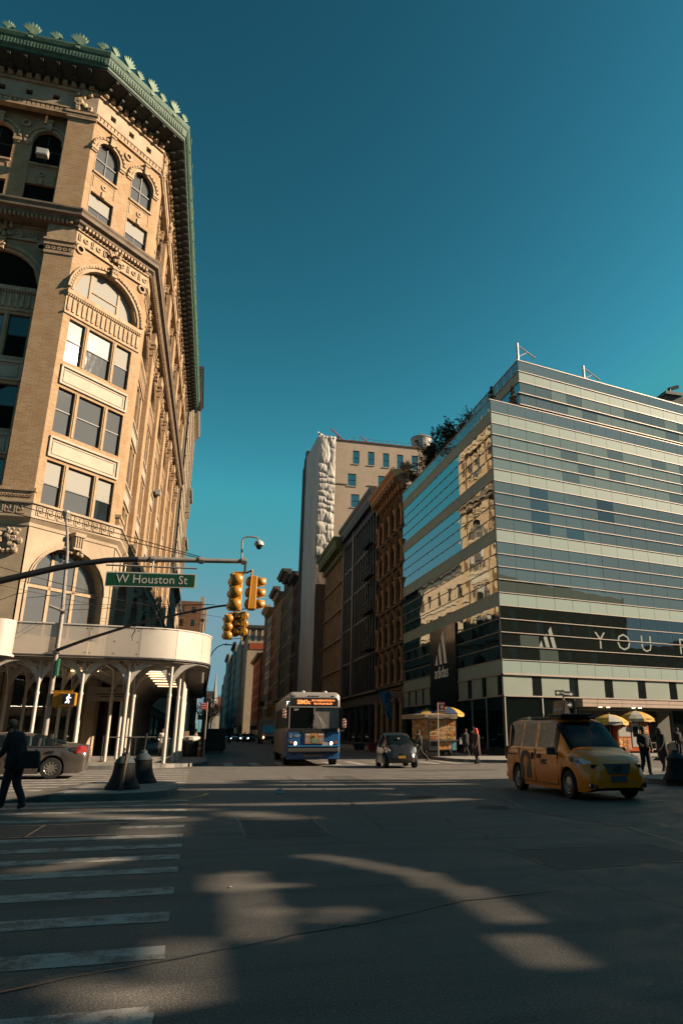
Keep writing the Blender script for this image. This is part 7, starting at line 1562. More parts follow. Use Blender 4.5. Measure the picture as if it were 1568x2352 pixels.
for s_ in (-1, 1):
    m = M(); m.box(5.98, 6.09, s_ * .9 - .22, s_ * .9 + .22, .97, 1.13); m.build('lamp_cluster', BLKP, U, bevel=.03); M().lathe([(.07, 0), (.06, .03)], 12, (6.09, s_ * .86, 1.04), 'x').build('headlight', HON, U); M().lathe([(.07, 0), (.06, .02)], 10, (6.08, s_ * 1.07, 1.08), 'x').build('amber_lamp', AMB, U); M().lathe([(.08, 0), (.08, .02)], 10, (6.1, s_ * .9, .5), 'x').build('fog_hole', BLKP, U)
    x_, y_ = 6.0, s_ * 1.3
    if s_ < 0: ptube(U, 'mirror_arm', [(5.9, -1.15, 3.0), (6.1, -1.32, 2.95), (6.2, -1.42, 2.6)], .02, CHR); ptube(U, 'mirror_arm', [(5.9, -1.15, 2.62), (6.1, -1.3, 2.75), (6.2, -1.42, 2.6)], .015, CHR); mz = 2.2
    else: ptube(U, 'mirror_arm', [(5.95, 1.25, 1.62), (6.1, 1.45, 1.62), (6.15, 1.48, 1.8)], .02, CHR); mz = 1.75
    o = M().box(6.12, 6.24, s_ * 1.46 - .09, s_ * 1.46 + .09, mz, mz + .42).build('mirror', WHT, U, bevel=.03); m = M()
    for q in range(3): m.prism([(6.245, s_ * 1.46 - .085, mz + .02 + q * .14), (6.245, s_ * 1.46 + .085, mz + .07 + q * .14), (6.25, s_ * 1.46 + .085, mz + .07 + q * .14), (6.25, s_ * 1.46 - .085, mz + .02 + q * .14)], [(6.245, s_ * 1.46 - .085, mz + .09 + q * .14), (6.245, s_ * 1.46 + .085, mz + .14 + q * .14), (6.25, s_ * 1.46 + .085, mz + .14 + q * .14), (6.25, s_ * 1.46 - .085, mz + .09 + q * .14)])
    m.build('stripe', RDS, o)
for a_, b_ in (((6.0, .72, 1.6), (6.02, .28, 2.25)), ((6.02, -.45, 1.5), (6.03, .0, 2.0))): ptube(U, 'wiper', [a_, b_], .014, BLKP, 4); 
ptube(U, 'wiper_blade', [(6.03, .12, 2.45), (6.03, .62, 1.5)], .012, BLKP, 4)
for y in (-.95, -.2, 0, .2, .95): M().box(5.88, 5.95, y - .06, y + .06, 3.26, 3.29).build('marker_lamp', WHT, U)
for y in (-.52, .58): M().lathe([(.1, 3.42), (.09, 3.5), (.02, 3.53)], 8, (5.4, y, 0)).build('roof_lamp', WHT, U)
for k in range(6): M().box(4.35 - k * 1.75, 4.35 - k * 1.75 + 1.68, -1.312, -1.30, 1.75, 2.75).build('side_window', BUSW, U); M().box(4.35 - k * 1.75, 4.35 - k * 1.75 + 1.68, 1.30, 1.312, 1.75, 2.75).build('side_window', BUSW, U)
for k in range(5): M().box(3.1 - k * 1.3, 3.1 - k * 1.3 + 1.24, -1.315, -1.3, .5, 1.25).build('luggage_door', GRY, U)
m = M()
for k in range(4): m.prism([(4.6 - k * .5, -1.318, .5), (4.75 - k * .5, -1.318, .5), (4.2 - k * .5, -1.318, 1.7), (4.05 - k * .5, -1.318, 1.7)], [(4.6 - k * .5, -1.313, .5), (4.75 - k * .5, -1.313, .5), (4.2 - k * .5, -1.313, 1.7), (4.05 - k * .5, -1.313, 1.7)]) if k == 1 else None
m.build('orange_stripe', mat('stripe_orange', (.5, .2, .06), .4), U)
for x, s_ in ((4.3, 1), (4.3, -1), (-3.1, 1), (-3.1, -1), (-4.4, 1), (-4.4, -1)): M().lathe([(.6, 0), (.6, .03)], 20, (x, s_ * 1.285, .55), 'y').build('wheel_arch', BLKP, U); wheel(U, x, s_ * 1.14, .5, .3, s_, 'hub')
m = M(); m.box(3.6, 5.88, -1.1, 1.1, 1.15, 1.25); m.build('cab_floor', INT, U)
o = M().box(5.3, 5.5, .25, 1.0, 1.3, 1.95).build('dashboard', mat('dash_green', (.05, .08, .06), .7), U); ptube(U, 'grab_rail', [(5.7, -1.0, 1.82), (5.75, -.5, 1.84), (5.75, -.1, 1.85), (5.75, -.08, 2.0), (5.7, -.2, 2.05), (5.7, -.3, 1.98)], .025, mat('rail_yellow', (.6, .4, .03), .4), U and 5)
# --- truck behind the bus
W_ = mat('truck_white', (.42, .40, .37), .5, var=.06)
t = thing('box_truck', 'grey-white box truck with lit amber headlight partly hidden behind the bus', 'truck', (9.6, 108, 0), R(-90), local=True)
m = M(); m.box(-3.2, 1.9, -1.25, 1.25, 1.0, 3.4); m.build('cargo_box', W_, t, bevel=.05); m = M(); m.prism([(1.95, -1.05, .6), (3.4, -1.05, .6), (3.4, 1.05, .6), (1.95, 1.05, .6)], [(1.95, -1.0, 2.7), (2.7, -.95, 2.7), (2.7, .95, 2.7), (1.95, 1.0, 2.7)]); m.v[1] = (3.4, -1.05, .6); m.build('cab', W_, t, bevel=.08)
m = M(); m.prism([(3.13, -.9, 1.55), (3.13, .9, 1.55), (2.78, .85, 2.5), (2.78, -.85, 2.5)], [(3.2, -.9, 1.55), (3.2, .9, 1.55), (2.85, .85, 2.5), (2.85, -.85, 2.5)]); m.build('windscreen', BGL, t); M().box(3.35, 3.45, -.8, .8, .75, 1.1).build('grille', BLKP, t)
for s_ in (-1, 1): M().lathe([(.12, 0), (.1, .05)], 10, (3.42, s_ * .85, .95), 'x').build('headlight', HONR if s_ < 0 else HL, t)
for x in (2.4, -2.2):
    for s_ in (-1, 1): wheel(t, x, s_ * 1.0, .42, .28, s_, 'hub')
m = M(); m.box(1.9, 2.0, -1.2, 1.2, 2.75, 3.35); m.build('fairing', W_, t)
# --- distant parked and waiting cars (one kind built, copied)
cols_ = [(.03, .035, .04), (.10, .11, .12), (.02, .02, .025), (.16, .16, .16), (.05, .06, .08), (.01, .01, .012)]
protos = []
for i in range(3):
    t = thing('parked_car', 'x', 'car', (1.6, 84, 0), R(90), local=True)
    car(t, 4.5, [(-2.25, .8), (-2.2, 1.0), (-1.7, 1.05), (-.9, 1.42), (.3, 1.45), (1.2, 1.0), (2.1, .8), (2.25, .5)], [(-2.25, .75), (0, .92), (1.9, .78), (2.25, .45)], [(-2.25, 1.6), (0, 1.8), (2.25, 1.5)], [(-2.25, 1.3), (0, 1.15), (2.25, 1.2)], (1.35, -1.35), .32, .18, mat('distant_paint_%d' % i, cols_[i], .3, coat=.6), [(-1.4, .9)], (.3, 1.15), (-1.6, -.95), 1.2)
    for s_ in (-1, 1): quadpatch(t, 'headlight', [(2.05, s_ * .75, .75), (2.2, s_ * .55, .72), (2.23, s_ * .55, .6), (2.1, s_ * .75, .62)], HON if i == 1 else HL); quadpatch(t, 'tail_lamp', [(-2.2, s_ * .75, .95), (-2.27, s_ * .6, .95), (-2.27, s_ * .6, .8), (-2.2, s_ * .78, .8)], TL)
    protos.append(t)
spots = [(0, 1.75, 78, 90, 'dark car parked nearest on the left kerb beyond the black container'), (1, 1.9, 90, 90, 'second car parked on the left kerb beyond the container'), (2, 1.9, 103, 90, 'third car parked on the left kerb'), (0, 2.0, 118, 90, 'fourth car parked on the left kerb'), (1, 2.0, 135, 90, 'farthest car of the row on the left kerb'),
         (1, 4.6, 131, -90, 'dark oncoming car with lit headlamps waiting at the far crossing, left lane'), (2, 6.2, 138, -88, 'dark car waiting behind the far stop line, middle lane'), (1, 7.6, 132, -90, 'oncoming car with bright headlamps beside the truck lane'), (0, 9.2, 140, -90, 'dark car waiting farthest right at the far crossing'), (2, 12.4, 120, -90, 'dark car parked on the right kerb behind the truck'), (1, 5.4, 160, -90, 'oncoming car seen beyond the waiting row'), (0, 3.6, 175, -90, 'far oncoming car at the left of the avenue')]
for i, (p, x, y, a_, l) in enumerate(spots):
    first = [k for k, s_ in enumerate(spots) if s_[0] == p][0] == i
    if first: o = protos[p]; o.location = (x, y, 0); o.rotation_euler = (0, 0, R(a_)); o['label'] = l; o['group'] = 'cars down the avenue'
    else: copy_thing(protos[p], (x, y, 0), R(a_), l, 'cars down the avenue')
# SUV at the right edge
t = thing('silver_suv', 'pale bronze car at the far right edge behind the food cart', 'car', (29.2, 38.0, 0), R(192), local=True)
car(t, 4.7, [(-2.35, .9), (-2.3, 1.3), (-2.0, 1.65), (-1.0, 1.72), (.3, 1.70), (1.2, 1.15), (2.1, 1.0), (2.35, .6)], [(-2.35, .9), (0, 1.1), (1.9, .95), (2.35, .55)], [(-2.35, 1.7), (0, 1.86), (2.35, 1.6)], [(-2.35, 1.4), (0, 1.3), (2.35, 1.3)], (1.4, -1.4), .36, .2, mat('pale_bronze', (.34, .29, .25), .3, metal=.4, coat=.6), [(-1.9, -1.0), (-.9, .9)], (.3, 1.15), (-2.3, -2.0), 1.2)
for s_ in (-1, 1): quadpatch(t, 'headlight', [(1.95, s_ * .85, .95), (2.25, s_ * .6, .9), (2.28, s_ * .6, .7), (2.0, s_ * .88, .72)], HL)
# ================================================================== FOOD CARTS
STL = mat('stainless', (.42, .40, .37), .35, metal=.8, var=.15, vs=4)
def food_mat(name, a_, b_, c_, vs=9):
    m = bpy.data.materials.new(name); m.use_nodes = True; n = m.node_tree.nodes; L = m.node_tree.links; p = n['Principled BSDF']; p.inputs['Roughness'].default_value = .45
    tc = n.new('ShaderNodeTexCoord'); v = n.new('ShaderNodeTexNoise'); v.inputs['Scale'].default_value = vs; v.inputs['Detail'].default_value = 2; L.new(tc.outputs['Object'], v.inputs[0])
    cr = n.new('ShaderNodeValToRGB'); e = cr.color_ramp.elements; e[0].position = .38; e[0].color = (*a_, 1); e[1].position = .62; e[1].color = (*c_, 1); q = e.new(.5); q.color = (*b_, 1); L.new(v.outputs[0], cr.inputs[0]); L.new(cr.outputs[0], p.inputs['Base Color']); MATS[name] = m; return m
FD = [food_mat('food_photo_%d' % i, *c) for i, c in enumerate((((.30, .06, .02), (.55, .25, .05), (.6, .45, .2)), ((.5, .35, .08), (.45, .12, .03), (.2, .05, .02)), ((.12, .05, .03), (.55, .38, .22), (.5, .1, .04)), ((.48, .42, .08), (.35, .2, .06), (.6, .5, .35))))]
YLW = mat('umbrella_yellow', (.62, .36, .04), .7, var=.08, vs=5); UBL = mat('umbrella_blue', (.02, .05, .13), .7); WHU = mat('umbrella_white', (.55, .52, .46), .7); ORP = mat('cart_orange', (.6, .11, .012), .4, var=.2, vs=5)
def umbrella(x, y, z, r, l, ph=0, cols=(YLW, UBL), tilt=0):
    t = thing('cart_umbrella', l, 'umbrella', (x, y, .15)); n = 8; ptube(t, 'pole', [(x, y, .6), (x, y, z + .02)], .025, STL, 6)
    for k in range(n):
        a0, a1 = 2 * math.pi * k / n + ph, 2 * math.pi * (k + 1) / n + ph; am = (a0 + a1) / 2
        def P_(a_, rr, zz): return (x + rr * math.cos(a_), y + rr * math.sin(a_), z + zz + tilt * math.cos(a_) * rr)
        m = M(); rings = [(.02, 0), (.35 * r, -.06 * r), (.7 * r, -.2 * r), (r, -.42 * r)]; vs = []
        for rr, zz in rings: vs += [P_(a0, rr, zz), P_(am, rr * .965, zz - .01), P_(a1, rr, zz)]
        m.add(vs, [(3 * i + j, 3 * i + j + 1, 3 * i + j + 4, 3 * i + j + 3) for i in range(3) for j in range(2)])
        c = M(); vs2 = [P_(a0, r, -.42 * r), P_(a1, r, -.42 * r), P_(a1, r * 1.0, -.42 * r - .16), P_(am, r * .98, -.42 * r - .2), P_(a0, r, -.42 * r - .16)]; m.add(vs2, [(0, 1, 2, 3, 4)])
        o = m.build('canopy_panel', cols[k % len(cols)], t); sd = o.modifiers.new('solid', 'SOLIDIFY'); sd.thickness = .008
    M().lathe([(.03, z), (.02, z + .1)], 6, (x, y, 0)).build('finial', YLW, t)
    m = M()
    for k in range(n): a_ = 2 * math.pi * k / n + ph; m.tube([(x, y, z - .05), (x + r * math.cos(a_), y + r * math.sin(a_), z - .42 * r - .01 + tilt * math.cos(a_) * r)], .01, 4)
    stuff(m.build('ribs', STL, t)); return t
# cart 1 (before the black portal)
cx, cy = 13.55, 43.6
t = thing('food_cart', 'food cart plastered with food photos under a yellow and blue umbrella before the black portal', 'food cart', (14.3, 44.5, .15)); fr = Frame((13.75, 43.4), (1, -.03)); fl = Frame((13.1, 45.0), (.65, -1.6))
m = M(); P_ = fr.P
m.prism([P_(0, .5, 0), P_(1.75, .5, 0), P_(1.75, .5, -1.5), P_(0 - .6, .5, -1.5)], [P_(0, 2.35, 0), P_(1.75, 2.35, 0), P_(1.75, 2.35, -1.5), P_(-.6, 2.35, -1.5)]); m.build('body', STL, t)
k = 0
for r_, (z0, z1) in enumerate(((1.98, 2.3), (1.66, 1.95), (1.34, 1.63), (1.12, 1.31))):
    for c in range(3):
        k += 1; M().fb(fr, .04 + c * .56, .56 + c * .56, z0, z1, .0, .02).build('menu_panel', FD[(k * 7 + r_) % 4], t)
        m = M(); m.fpoly(fr, [(.30 + c * .56 + .19 * math.cos(R(q)), (z0 + z1) / 2 + .09 * math.sin(R(q))) for q in range(0, 360, 40)], .02, .03); m.build('food_picture', mat('bun_%d' % (k % 3), ((.5, .22, .06), (.42, .12, .03), (.55, .38, .2))[k % 3], .6, var=.4, vs=14), t)
for c in range(5):
    for r_ in range(5): M().fb(fl, .05 + c * .32, .35 + c * .32, 1.15 + r_ * .24, 1.36 + r_ * .24, .0, .02).build('menu_panel', FD[(c + r_ * 2) % 4], t)
M().fb(fr, -.05, 1.8, 1.04, 1.1, -.02, .15).build('shelf', STL, t); M().fb(fr, .62, 1.15, .55, 1.0, 0, .03).build('menu_panel', FD[1], t); M().fb(fr, 1.2, 1.42, .55, 1.0, 0, .03).build('menu_panel', FD[2], t); M().fb(fr, 1.46, 1.72, .5, .98, 0, .04).build('drink_panel', mat('drink_blue', (.15, .42, .5), .4, var=.3, vs=9), t); M().fb(fr, .08, .5, .55, 1.0, 0, .03).build('hatch', BLKP, t)
aw_ = M(); aw_.sweep([(12.75, 45.4), (13.5, 43.1), (15.4, 43.05)], [(-.2, 2.42), (.25, 2.36), (.25, 2.62), (-.2, 2.68)]); aw_.build('awning', mat('awning_cream', (.42, .30, .20), .6, var=.2, vs=5), t)
text('awning_lettering', 'SMOOTHIE COFFEE', .2, mat('awning_ink', (.10, .07, .08), .6), t, (14.35 - 14.3, 42.8 - 44.5 - .02, 2.49 - .15), (R(90), 0, R(-1.5)), .003, bold=.003)
m = M(); m.box(13.3, 15.3, 43.6, 45, .38, .5); m.build('chassis', BLKP, t)
for x, y in ((13.55, 43.6), (15.1, 43.5), (13.3, 44.9), (15.1, 44.9)): M().lathe([(.22, -.05), (.22, .05)], 14, (x, y, .37), 'x').build('wheel', TYRE, t)
o = umbrella(15.15, 43.9, 3.12, 1.05, 'yellow and blue vendor umbrella over the cart by the black portal', .3)
umbrella(14.0, 44.6, 2.98, .95, 'dark vendor umbrella just behind the yellow and blue one at the left cart', .0, (UBL, YLW, UBL, UBL))
# carts 2 and 3 (right, behind the taxi)
t = thing('food_cart', 'orange food cart with a white serving hatch behind the taxi bonnet', 'food cart', (25.6, 40.5, .15)); fr = Frame((24.7, 39.9), (1, .08)); P_ = fr.P
m = M(); m.prism([P_(0, .45, 0), P_(2.35, .45, 0), P_(2.35, .45, -1.4), P_(0, .45, -1.4)], [P_(0, 2.15, 0), P_(2.35, 2.15, 0), P_(2.35, 2.15, -1.4), P_(0, 2.15, -1.4)]); m.build('body', ORP, t)
M().fb(fr, -.03, 2.4, 2.15, 2.22, -1.4, .06).build('roof', STL, t); M().fb(fr, 2.05, 2.35, 2.22, 2.42, -.8, -.2).build('roof_box', STL, t)
M().fb(fr, .08, .95, 1.3, 1.85, 0, .02).build('menu_board', WHU, t); M().fb(fr, .05, 1.0, 1.9, 2.1, 0, .02).build('name_board', mat('name_red', (.55, .12, .06), .5, var=.4, vs=8), t); M().fb(fr, 1.05, 1.6, .7, 2.1, 0, .02).build('door_panel', mat('cart_white', (.5, .5, .48), .5), t); M().fb(fr, 1.15, 1.52, 1.3, 1.9, .02, .03).build('window', BGL, t)
for i in range(4): M().fb(fr, 1.68, 2.28, .62 + i * .38, .96 + i * .38, 0, .02).build('menu_panel', FD[0], t); m = M(); m.ring(fr, 1.98, .79 + i * .38, .05, .14, .02, .035, 0, 360, 10); m.build('food_picture', MATS['bun_%d' % (i % 3)], t)
for i in range(3): M().fb(fr, .08 + i * .3, .34 + i * .3, .55, 1.22, 0, .02).build('menu_panel', FD[i], t)
for u in (.3, 2.1): M().lathe([(.2, -.05), (.2, .05)], 12, P_(u, .35, -.1), 'y').build('wheel', TYRE, t)
ptube(t, 'tow_bar', [P_(2.35, .5, -.2), P_(2.9, .55, -.2), P_(2.95, .95, -.2)], .04, STL, 6); M().fb(fr, 2.35, 2.75, .9, .96, -.5, .1).build('side_shelf', STL, t)
t = thing('food_cart', 'darker food cart with hatch open between the taxi roof and the orange cart', 'food cart', (23.7, 41.0, .15)); fr = Frame((23.0, 40.2), (1, .05))
m = M(); P_ = fr.P; m.prism([P_(0, .45, 0), P_(1.6, .45, 0), P_(1.6, .45, -1.3), P_(0, .45, -1.3)], [P_(0, 2.05, 0), P_(1.6, 2.05, 0), P_(1.6, 2.05, -1.3), P_(0, 2.05, -1.3)]); m.build('body', BLKP, t); M().fb(fr, .1, 1.5, .95, 1.25, 0, .03).build('menu_panel', FD[0], t); M().fb(fr, .05, 1.55, .5, .93, 0, .02).build('lower_panel', mat('cart_blue', (.03, .10, .16), .5, var=.5, vs=6), t); M().fb(fr, .15, .6, 1.35, 1.8, 0, .02).build('window', FRITD, t); M().fb(fr, .75, 1.4, 1.35, 1.8, 0, .02).build('window', BGL, t)
umbrella(24.3, 40.0, 2.62, 1.1, 'yellow and white vendor umbrella right above the taxi bonnet', .2, (YLW, YLW, WHU), 0.0); umbrella(26.7, 40.8, 2.85, 1.15, 'yellow and white vendor umbrella over the orange cart', .6, (YLW, WHU, YLW), .0)
# ================================================================== PEOPLE
SKIN = mat('skin', (.36, .20, .13), .6); HAIRD = mat('dark_hair', (.02, .015, .012), .8); BLKC = mat('black_cloth', (.014, .014, .016), .9, var=.3, vs=6, bump=.3, bs=12); NAVY = mat('navy_cloth', (.018, .02, .03), .9, var=.3, vs=6, bump=.3, bs=12); BRNC = mat('brown_cloth', (.09, .045, .035), .9, var=.25, vs=5, bump=.3, bs=12)
SHOEB = mat('black_shoe', (.012, .012, .012), .5); TANB = mat('tan_boot', (.42, .20, .08), .6); WHB = mat('white_boot', (.5, .46, .42), .6); ORH = mat('orange_hood', (.75, .09, .01), .8); PALEC = mat('pale_coat', (.95, .84, .80), .8, var=.08, vs=7, bump=.3, bs=9)
def person(label, loc, face, h=1.75, coat=BLKC, legs=BLKC, shoe=SHOEB, skin=SKIN, hair=HAIRD, stride=.0, lean=0.0, arms=((.1, .2), (.1, .2)), long_coat=0.0, hood=None, hunch=0.0, group=None, fingers=True, cat='person', name='person'):
    """face: heading in degrees (direction walked towards); arms: (swing forward, elbow bend) for left, right in radians"""
    t = thing(name, label, cat, loc, R(face), group, local=True)
    vs = []; es = []; rad = []; reg = []
    def V(p, r, par=None, g='coat'):
        vs.append((p[0] * h, p[1] * h, p[2] * h)); rad.append(r * h)
        if par is not None: es.append((par, len(vs) - 1)); reg.append(g)
        return len(vs) - 1
    L_ = lean; pel = V((0, 0, .53), .075); wa = V((.02 * L_ + .01, 0, .62), .068, pel); che = V((.06 * L_ + .04 * hunch, 0, .73), .082, wa); nk = V((.10 * L_ + .08 * hunch, 0, .815), .042, che); nb = V((.13 * L_ + .11 * hunch, 0, .85), .034, nk, 'skin'); hm = V((.15 * L_ + .14 * hunch + .008, 0, .90 - .01 * hunch), .054, nb, 'skin'); ht = V((.17 * L_ + .15 * hunch - .004, 0, .955 - .015 * hunch), .050, hm, 'hair'); V((.15 * L_ + .14 * hunch + .066, 0, .895 - .01 * hunch), .009, hm, 'skin')
    for s_, (sw, el) in ((1, arms[0]), (-1, arms[1])):
        sh = V((.08 * L_ + .05 * hunch, s_ * .098, .79), .046, che); sx, sz = .08 * L_ + .05 * hunch, .79
        ex, ez = sx + .17 * math.sin(sw), sz - .17 * math.cos(sw); e_ = V((ex, s_ * .125, ez), .036, sh); wx, wz = ex + .14 * math.sin(sw + el), ez - .14 * math.cos(sw + el); w_ = V((wx, s_ * .12, wz), .026, e_)
        hx, hz = math.sin(sw + el), -math.cos(sw + el); pa = V((wx + .03 * hx, s_ * .118, wz + .03 * hz), .017, w_, 'skin')
        if fingers:
            for f_ in range(4): V((wx + (.075 - .006 * abs(f_ - 1.5)) * hx + (f_ - 1.5) * .011 * -hz, s_ * .112, wz + (.075 - .006 * abs(f_ - 1.5)) * hz + (f_ - 1.5) * .011 * hx), .0052, pa, 'skin')
            V((wx + .05 * hx + .028 * -hz, s_ * .10, wz + .05 * hz + .028 * hx), .0056, pa, 'skin')
    for s_ in (1, -1):
        st = stride * s_; hp_ = V((0, s_ * .052, .50), .068, pel, 'legs'); kn = V((.13 * st + .02 + (.03 if st < 0 else 0), s_ * .052,   .285 + (.0)), .050, hp_, 'legs')
        lift = .03 if st < 0 else .0; an = V((.30 * st - (.05 if st < 0 else 0), s_ * .05, .05 + lift * abs(stride) * 2), .036, kn, 'legs'); V((.30 * st + .085 - (.05 if st < 0 else 0), s_ * .058, .02 + (.0 if st >= 0 else -.003)), .021, an, 'shoe'); V((.30 * st - .02 - (.05 if st < 0 else 0), s_ * .05, .022 + lift * abs(stride) * 2), .02, an, 'shoe')
    me = bpy.data.meshes.new('body'); me.from_pydata(vs, es, []); ob = bpy.data.objects.new('body_tmp', me); COL.objects.link(ob)
    sk = ob.modifiers.new('skin', 'SKIN'); sk.use_smooth_shade = True; ss_ = ob.modifiers.new('sub', 'SUBSURF'); ss_.levels = 1; ss_.render_levels = 1
    for i, d in enumerate(me.skin_vertices[0].data): d.radius = (rad[i], rad[i]); d.use_root = (i == 0)
    bpy.context.view_layer.update(); nm = bpy.data.meshes.new_from_object(ob.evaluated_get(bpy.context.evaluated_depsgraph_get())); bpy.data.objects.remove(ob)
    nm.materials.clear(); ms = {'coat': coat, 'legs': legs, 'shoe': shoe, 'skin': skin, 'hair': hair}; ks = list(ms)
    for k in ks: nm.materials.append(ms[k])
    V_ = [Vector(v) for v in vs]
    for p in nm.polygons:
        best = None
        for (a_, b_), g in zip(es, reg):
            A, B = V_[a_], V_[b_]; ab = B - A; u = max(0, min(1, (p.center - A).dot(ab) / ab.length_squared)); d = (p.center - (A + ab * u)).length - (rad[a_] + (rad[b_] - rad[a_]) * u) * .9
            if best is None or d < best[0]: best = (d, g)
        g = best[1]
        if g == 'skin' and p.center.z > .86 * h and p.center.x < V_[hm].x - .012 * h: g = 'hair'
        p.material_index = ks.index(g)
    link('body', nm, t)
    hx, hz = V_[hm].x, V_[hm].z
    for s_ in (-1, 1): M().lathe([(.001, -.012 * h), (.014 * h, 0), (.001, .012 * h)], 6, (hx - .002 * h, s_ * .05 * h, hz), 'z').build('ear', skin, t); M().lathe([(.001, -.004 * h), (.006 * h, 0), (.001, .004 * h)], 6, (hx + .047 * h, s_ * .019 * h, hz + .012 * h)).build('eye', HAIRD, t)
    M().box(hx + .043 * h, hx + .052 * h, -.014 * h, .014 * h, hz - .03 * h, hz - .025 * h).build('mouth', mat('lips', (.22, .07, .06), .6), t)
    m = M(); m.lathe([(.056 * h, hz - .01 * h), (.061 * h, hz + .02 * h), (.056 * h, hz + .045 * h), (.035 * h, hz + .068 * h), (.005, hz + .074 * h)], 12, (hx - .012 * h, 0, 0), sy=.88); m.build('hair' if hood is None else 'hood', hair if hood is None else hood, t, sharp=70)
    if hood: m = M(); m.lathe([(.07 * h, hz - .085 * h), (.066 * h, hz - .04 * h), (.064 * h, hz)], 12, (hx - .02 * h, 0, 0), sy=.95); m.build('hood_neck', hood, t, sharp=60)
    if long_coat:
        zt = .80 * h; zb = (.80 - long_coat) * h; m = M(); n = 16; prof = [(.10, zt), (.118, .74 * h), (.108, .64 * h), (.112, .54 * h), (.13, zb)]
        vsn = [];
        for i, (r, z) in enumerate(prof):
            ox = (.08 * L_ + .05 * hunch) * h * (1 - i / 4)
            for k in range(n): a_ = 2 * math.pi * k / n; rr = r * h * (1 + .05 * math.sin(3 * a_ + i)); vsn.append((ox + rr * math.cos(a_) * .82, rr * math.sin(a_) * 1.05, z))
        m.add(vsn, [(i * n + k, i * n + (k + 1) % n, (i + 1) * n + (k + 1) % n, (i + 1) * n + k)[::-1] for i in range(4) for k in range(n)]); o = m.build('coat', coat, t, sharp=70); sd = o.modifiers.new('solid', 'SOLIDIFY'); sd.thickness = .015
    else:
        m = M(); n = 14; vsn = []
        for i, (r, z) in enumerate(((.098, .80 * h), (.112, .73 * h), (.10, .62 * h), (.10, .50 * h))):
            ox = (.08 * L_ + .06 * hunch) * h * (1 - i / 3)
            for k in range(n): a_ = 2 * math.pi * k / n; rr = r * h * (1 + .04 * math.sin(4 * a_ + i * 2)); vsn.append((ox + rr * math.cos(a_) * .85, rr * math.sin(a_) * 1.12, z))
        m.add(vsn, [(i * n + k, i * n + (k + 1) % n, (i + 1) * n + (k + 1) % n, (i + 1) * n + k)[::-1] for i in range(3) for k in range(n)]); o = m.build('jacket', coat, t, sharp=70); sd = o.modifiers.new('solid', 'SOLIDIFY'); sd.thickness = .012
    return t
def bag(label, p, s_, m_, cat='bag', strap=None):
    t = thing('bag', label, cat, p); x, y, z = p; w_, d_, h_ = s_
    m = M(); m.prism([(x - w_ / 2, y - d_ / 2, z - h_ / 2), (x + w_ / 2, y - d_ / 2, z - h_ / 2), (x + w_ / 2, y + d_ / 2, z - h_ / 2), (x - w_ / 2, y + d_ / 2, z - h_ / 2)], [(x - w_ * .38, y - d_ * .4, z + h_ / 2), (x + w_ * .38, y - d_ * .4, z + h_ / 2), (x + w_ * .38, y + d_ * .4, z + h_ / 2), (x - w_ * .38, y + d_ * .4, z + h_ / 2)]); m.build('body', m_, t, bevel=.03)
    if strap: m = M(); m.tube(strap, .012, 5); m.build('strap', m_, t)
    return t
person('man in black jacket and dark trousers walking away over the crosswalk at the left edge', (-3.62, 16.95, .004), 150, 1.84, BLKC, NAVY, mat('grey_shoe', (.10, .09, .08), .7), hair=BLKC, stride=.28, lean=.45, hunch=.5, arms=((.1, .8), (.25, .7)), long_coat=.36)
bag('black shoulder bag hanging at the hip of the man on the crosswalk', (-3.33, 16.75, .98), (.42, .2, .34), BLKC, strap=[(-3.4, 16.8, 1.1), (-3.6, 16.9, 1.5), (-3.85, 17.0, 1.3)])
person('woman in long pale puffer coat walking between the shed posts', (-2.15, 46.8, .15), -85, 1.66, PALEC, SKIN, SHOEB, hair=mat('brown_hair', (.08, .04, .025), .8), stride=.25, arms=((.1, .5), (.1, .9)), long_coat=.50)
bag('light blue bag on the arm of the woman in the pale coat', (-1.8, 46.7, 1.0), (.3, .15, .45), mat('blue_bag', (.25, .32, .42), .7))
person('blond person in dark clothes beyond the litter bin', (-.25, 57, .15), 95, 1.72, BLKC, BLKC, hair=mat('blond_hair', (.5, .3, .1), .8), stride=.3, fingers=False)
person('dark haired person just right of the blond one under the shed edge', (.15, 60, .15), -80, 1.75, NAVY, BLKC, stride=.3, fingers=False)
person('person in orange hood and long brown coat standing at the right kerb', (13.75, 35.4, .004), 178, 1.80, BRNC, BLKC, SHOEB, hood=ORH, stride=.1, lean=.1, arms=((.1, .3), (.0, .2)), long_coat=.58)
person('person in black coat with pale boots walking past the glass store', (15.85, 42.6, .15), 120, 1.66, BLKC, BLKC, WHB, hair=mat('brown_hair'), stride=.18, arms=((.1, .4), (.2, .5)), long_coat=.42)
bag('white shoulder bag carried by the person in pale boots', (15.5, 42.55, 1.05), (.22, .12, .42), WHB, strap=[(15.5, 42.55, 1.2), (15.65, 42.6, 1.42)])
person('dark figure walking close behind the person in pale boots', (16.6, 43.3, .15), 100, 1.78, BLKC, BLKC, stride=.2, fingers=False)
person('person in black hurrying left behind the tiny car in tan boots', (11.9, 39.3, .004), 172, 1.72, BLKC, BLKC, TANB, stride=.75, lean=.35, arms=((.5, .5), (-.4, .4)))
person('man in black jacket facing the viewer between taxi and island', (16.05, 24.2, .004), -100, 1.80, BLKC, NAVY, SHOEB, stride=.22, arms=((.1, .5), (.15, 1.2)))
person('person in long black coat reaching left by the food cart', (18.5, 26.6, .004), 185, 1.78, BLKC, BLKC, SHOEB, stride=.15, lean=.15, hunch=.3, arms=((.3, .3), (.9, .7)), long_coat=.46, hood=BLKC)
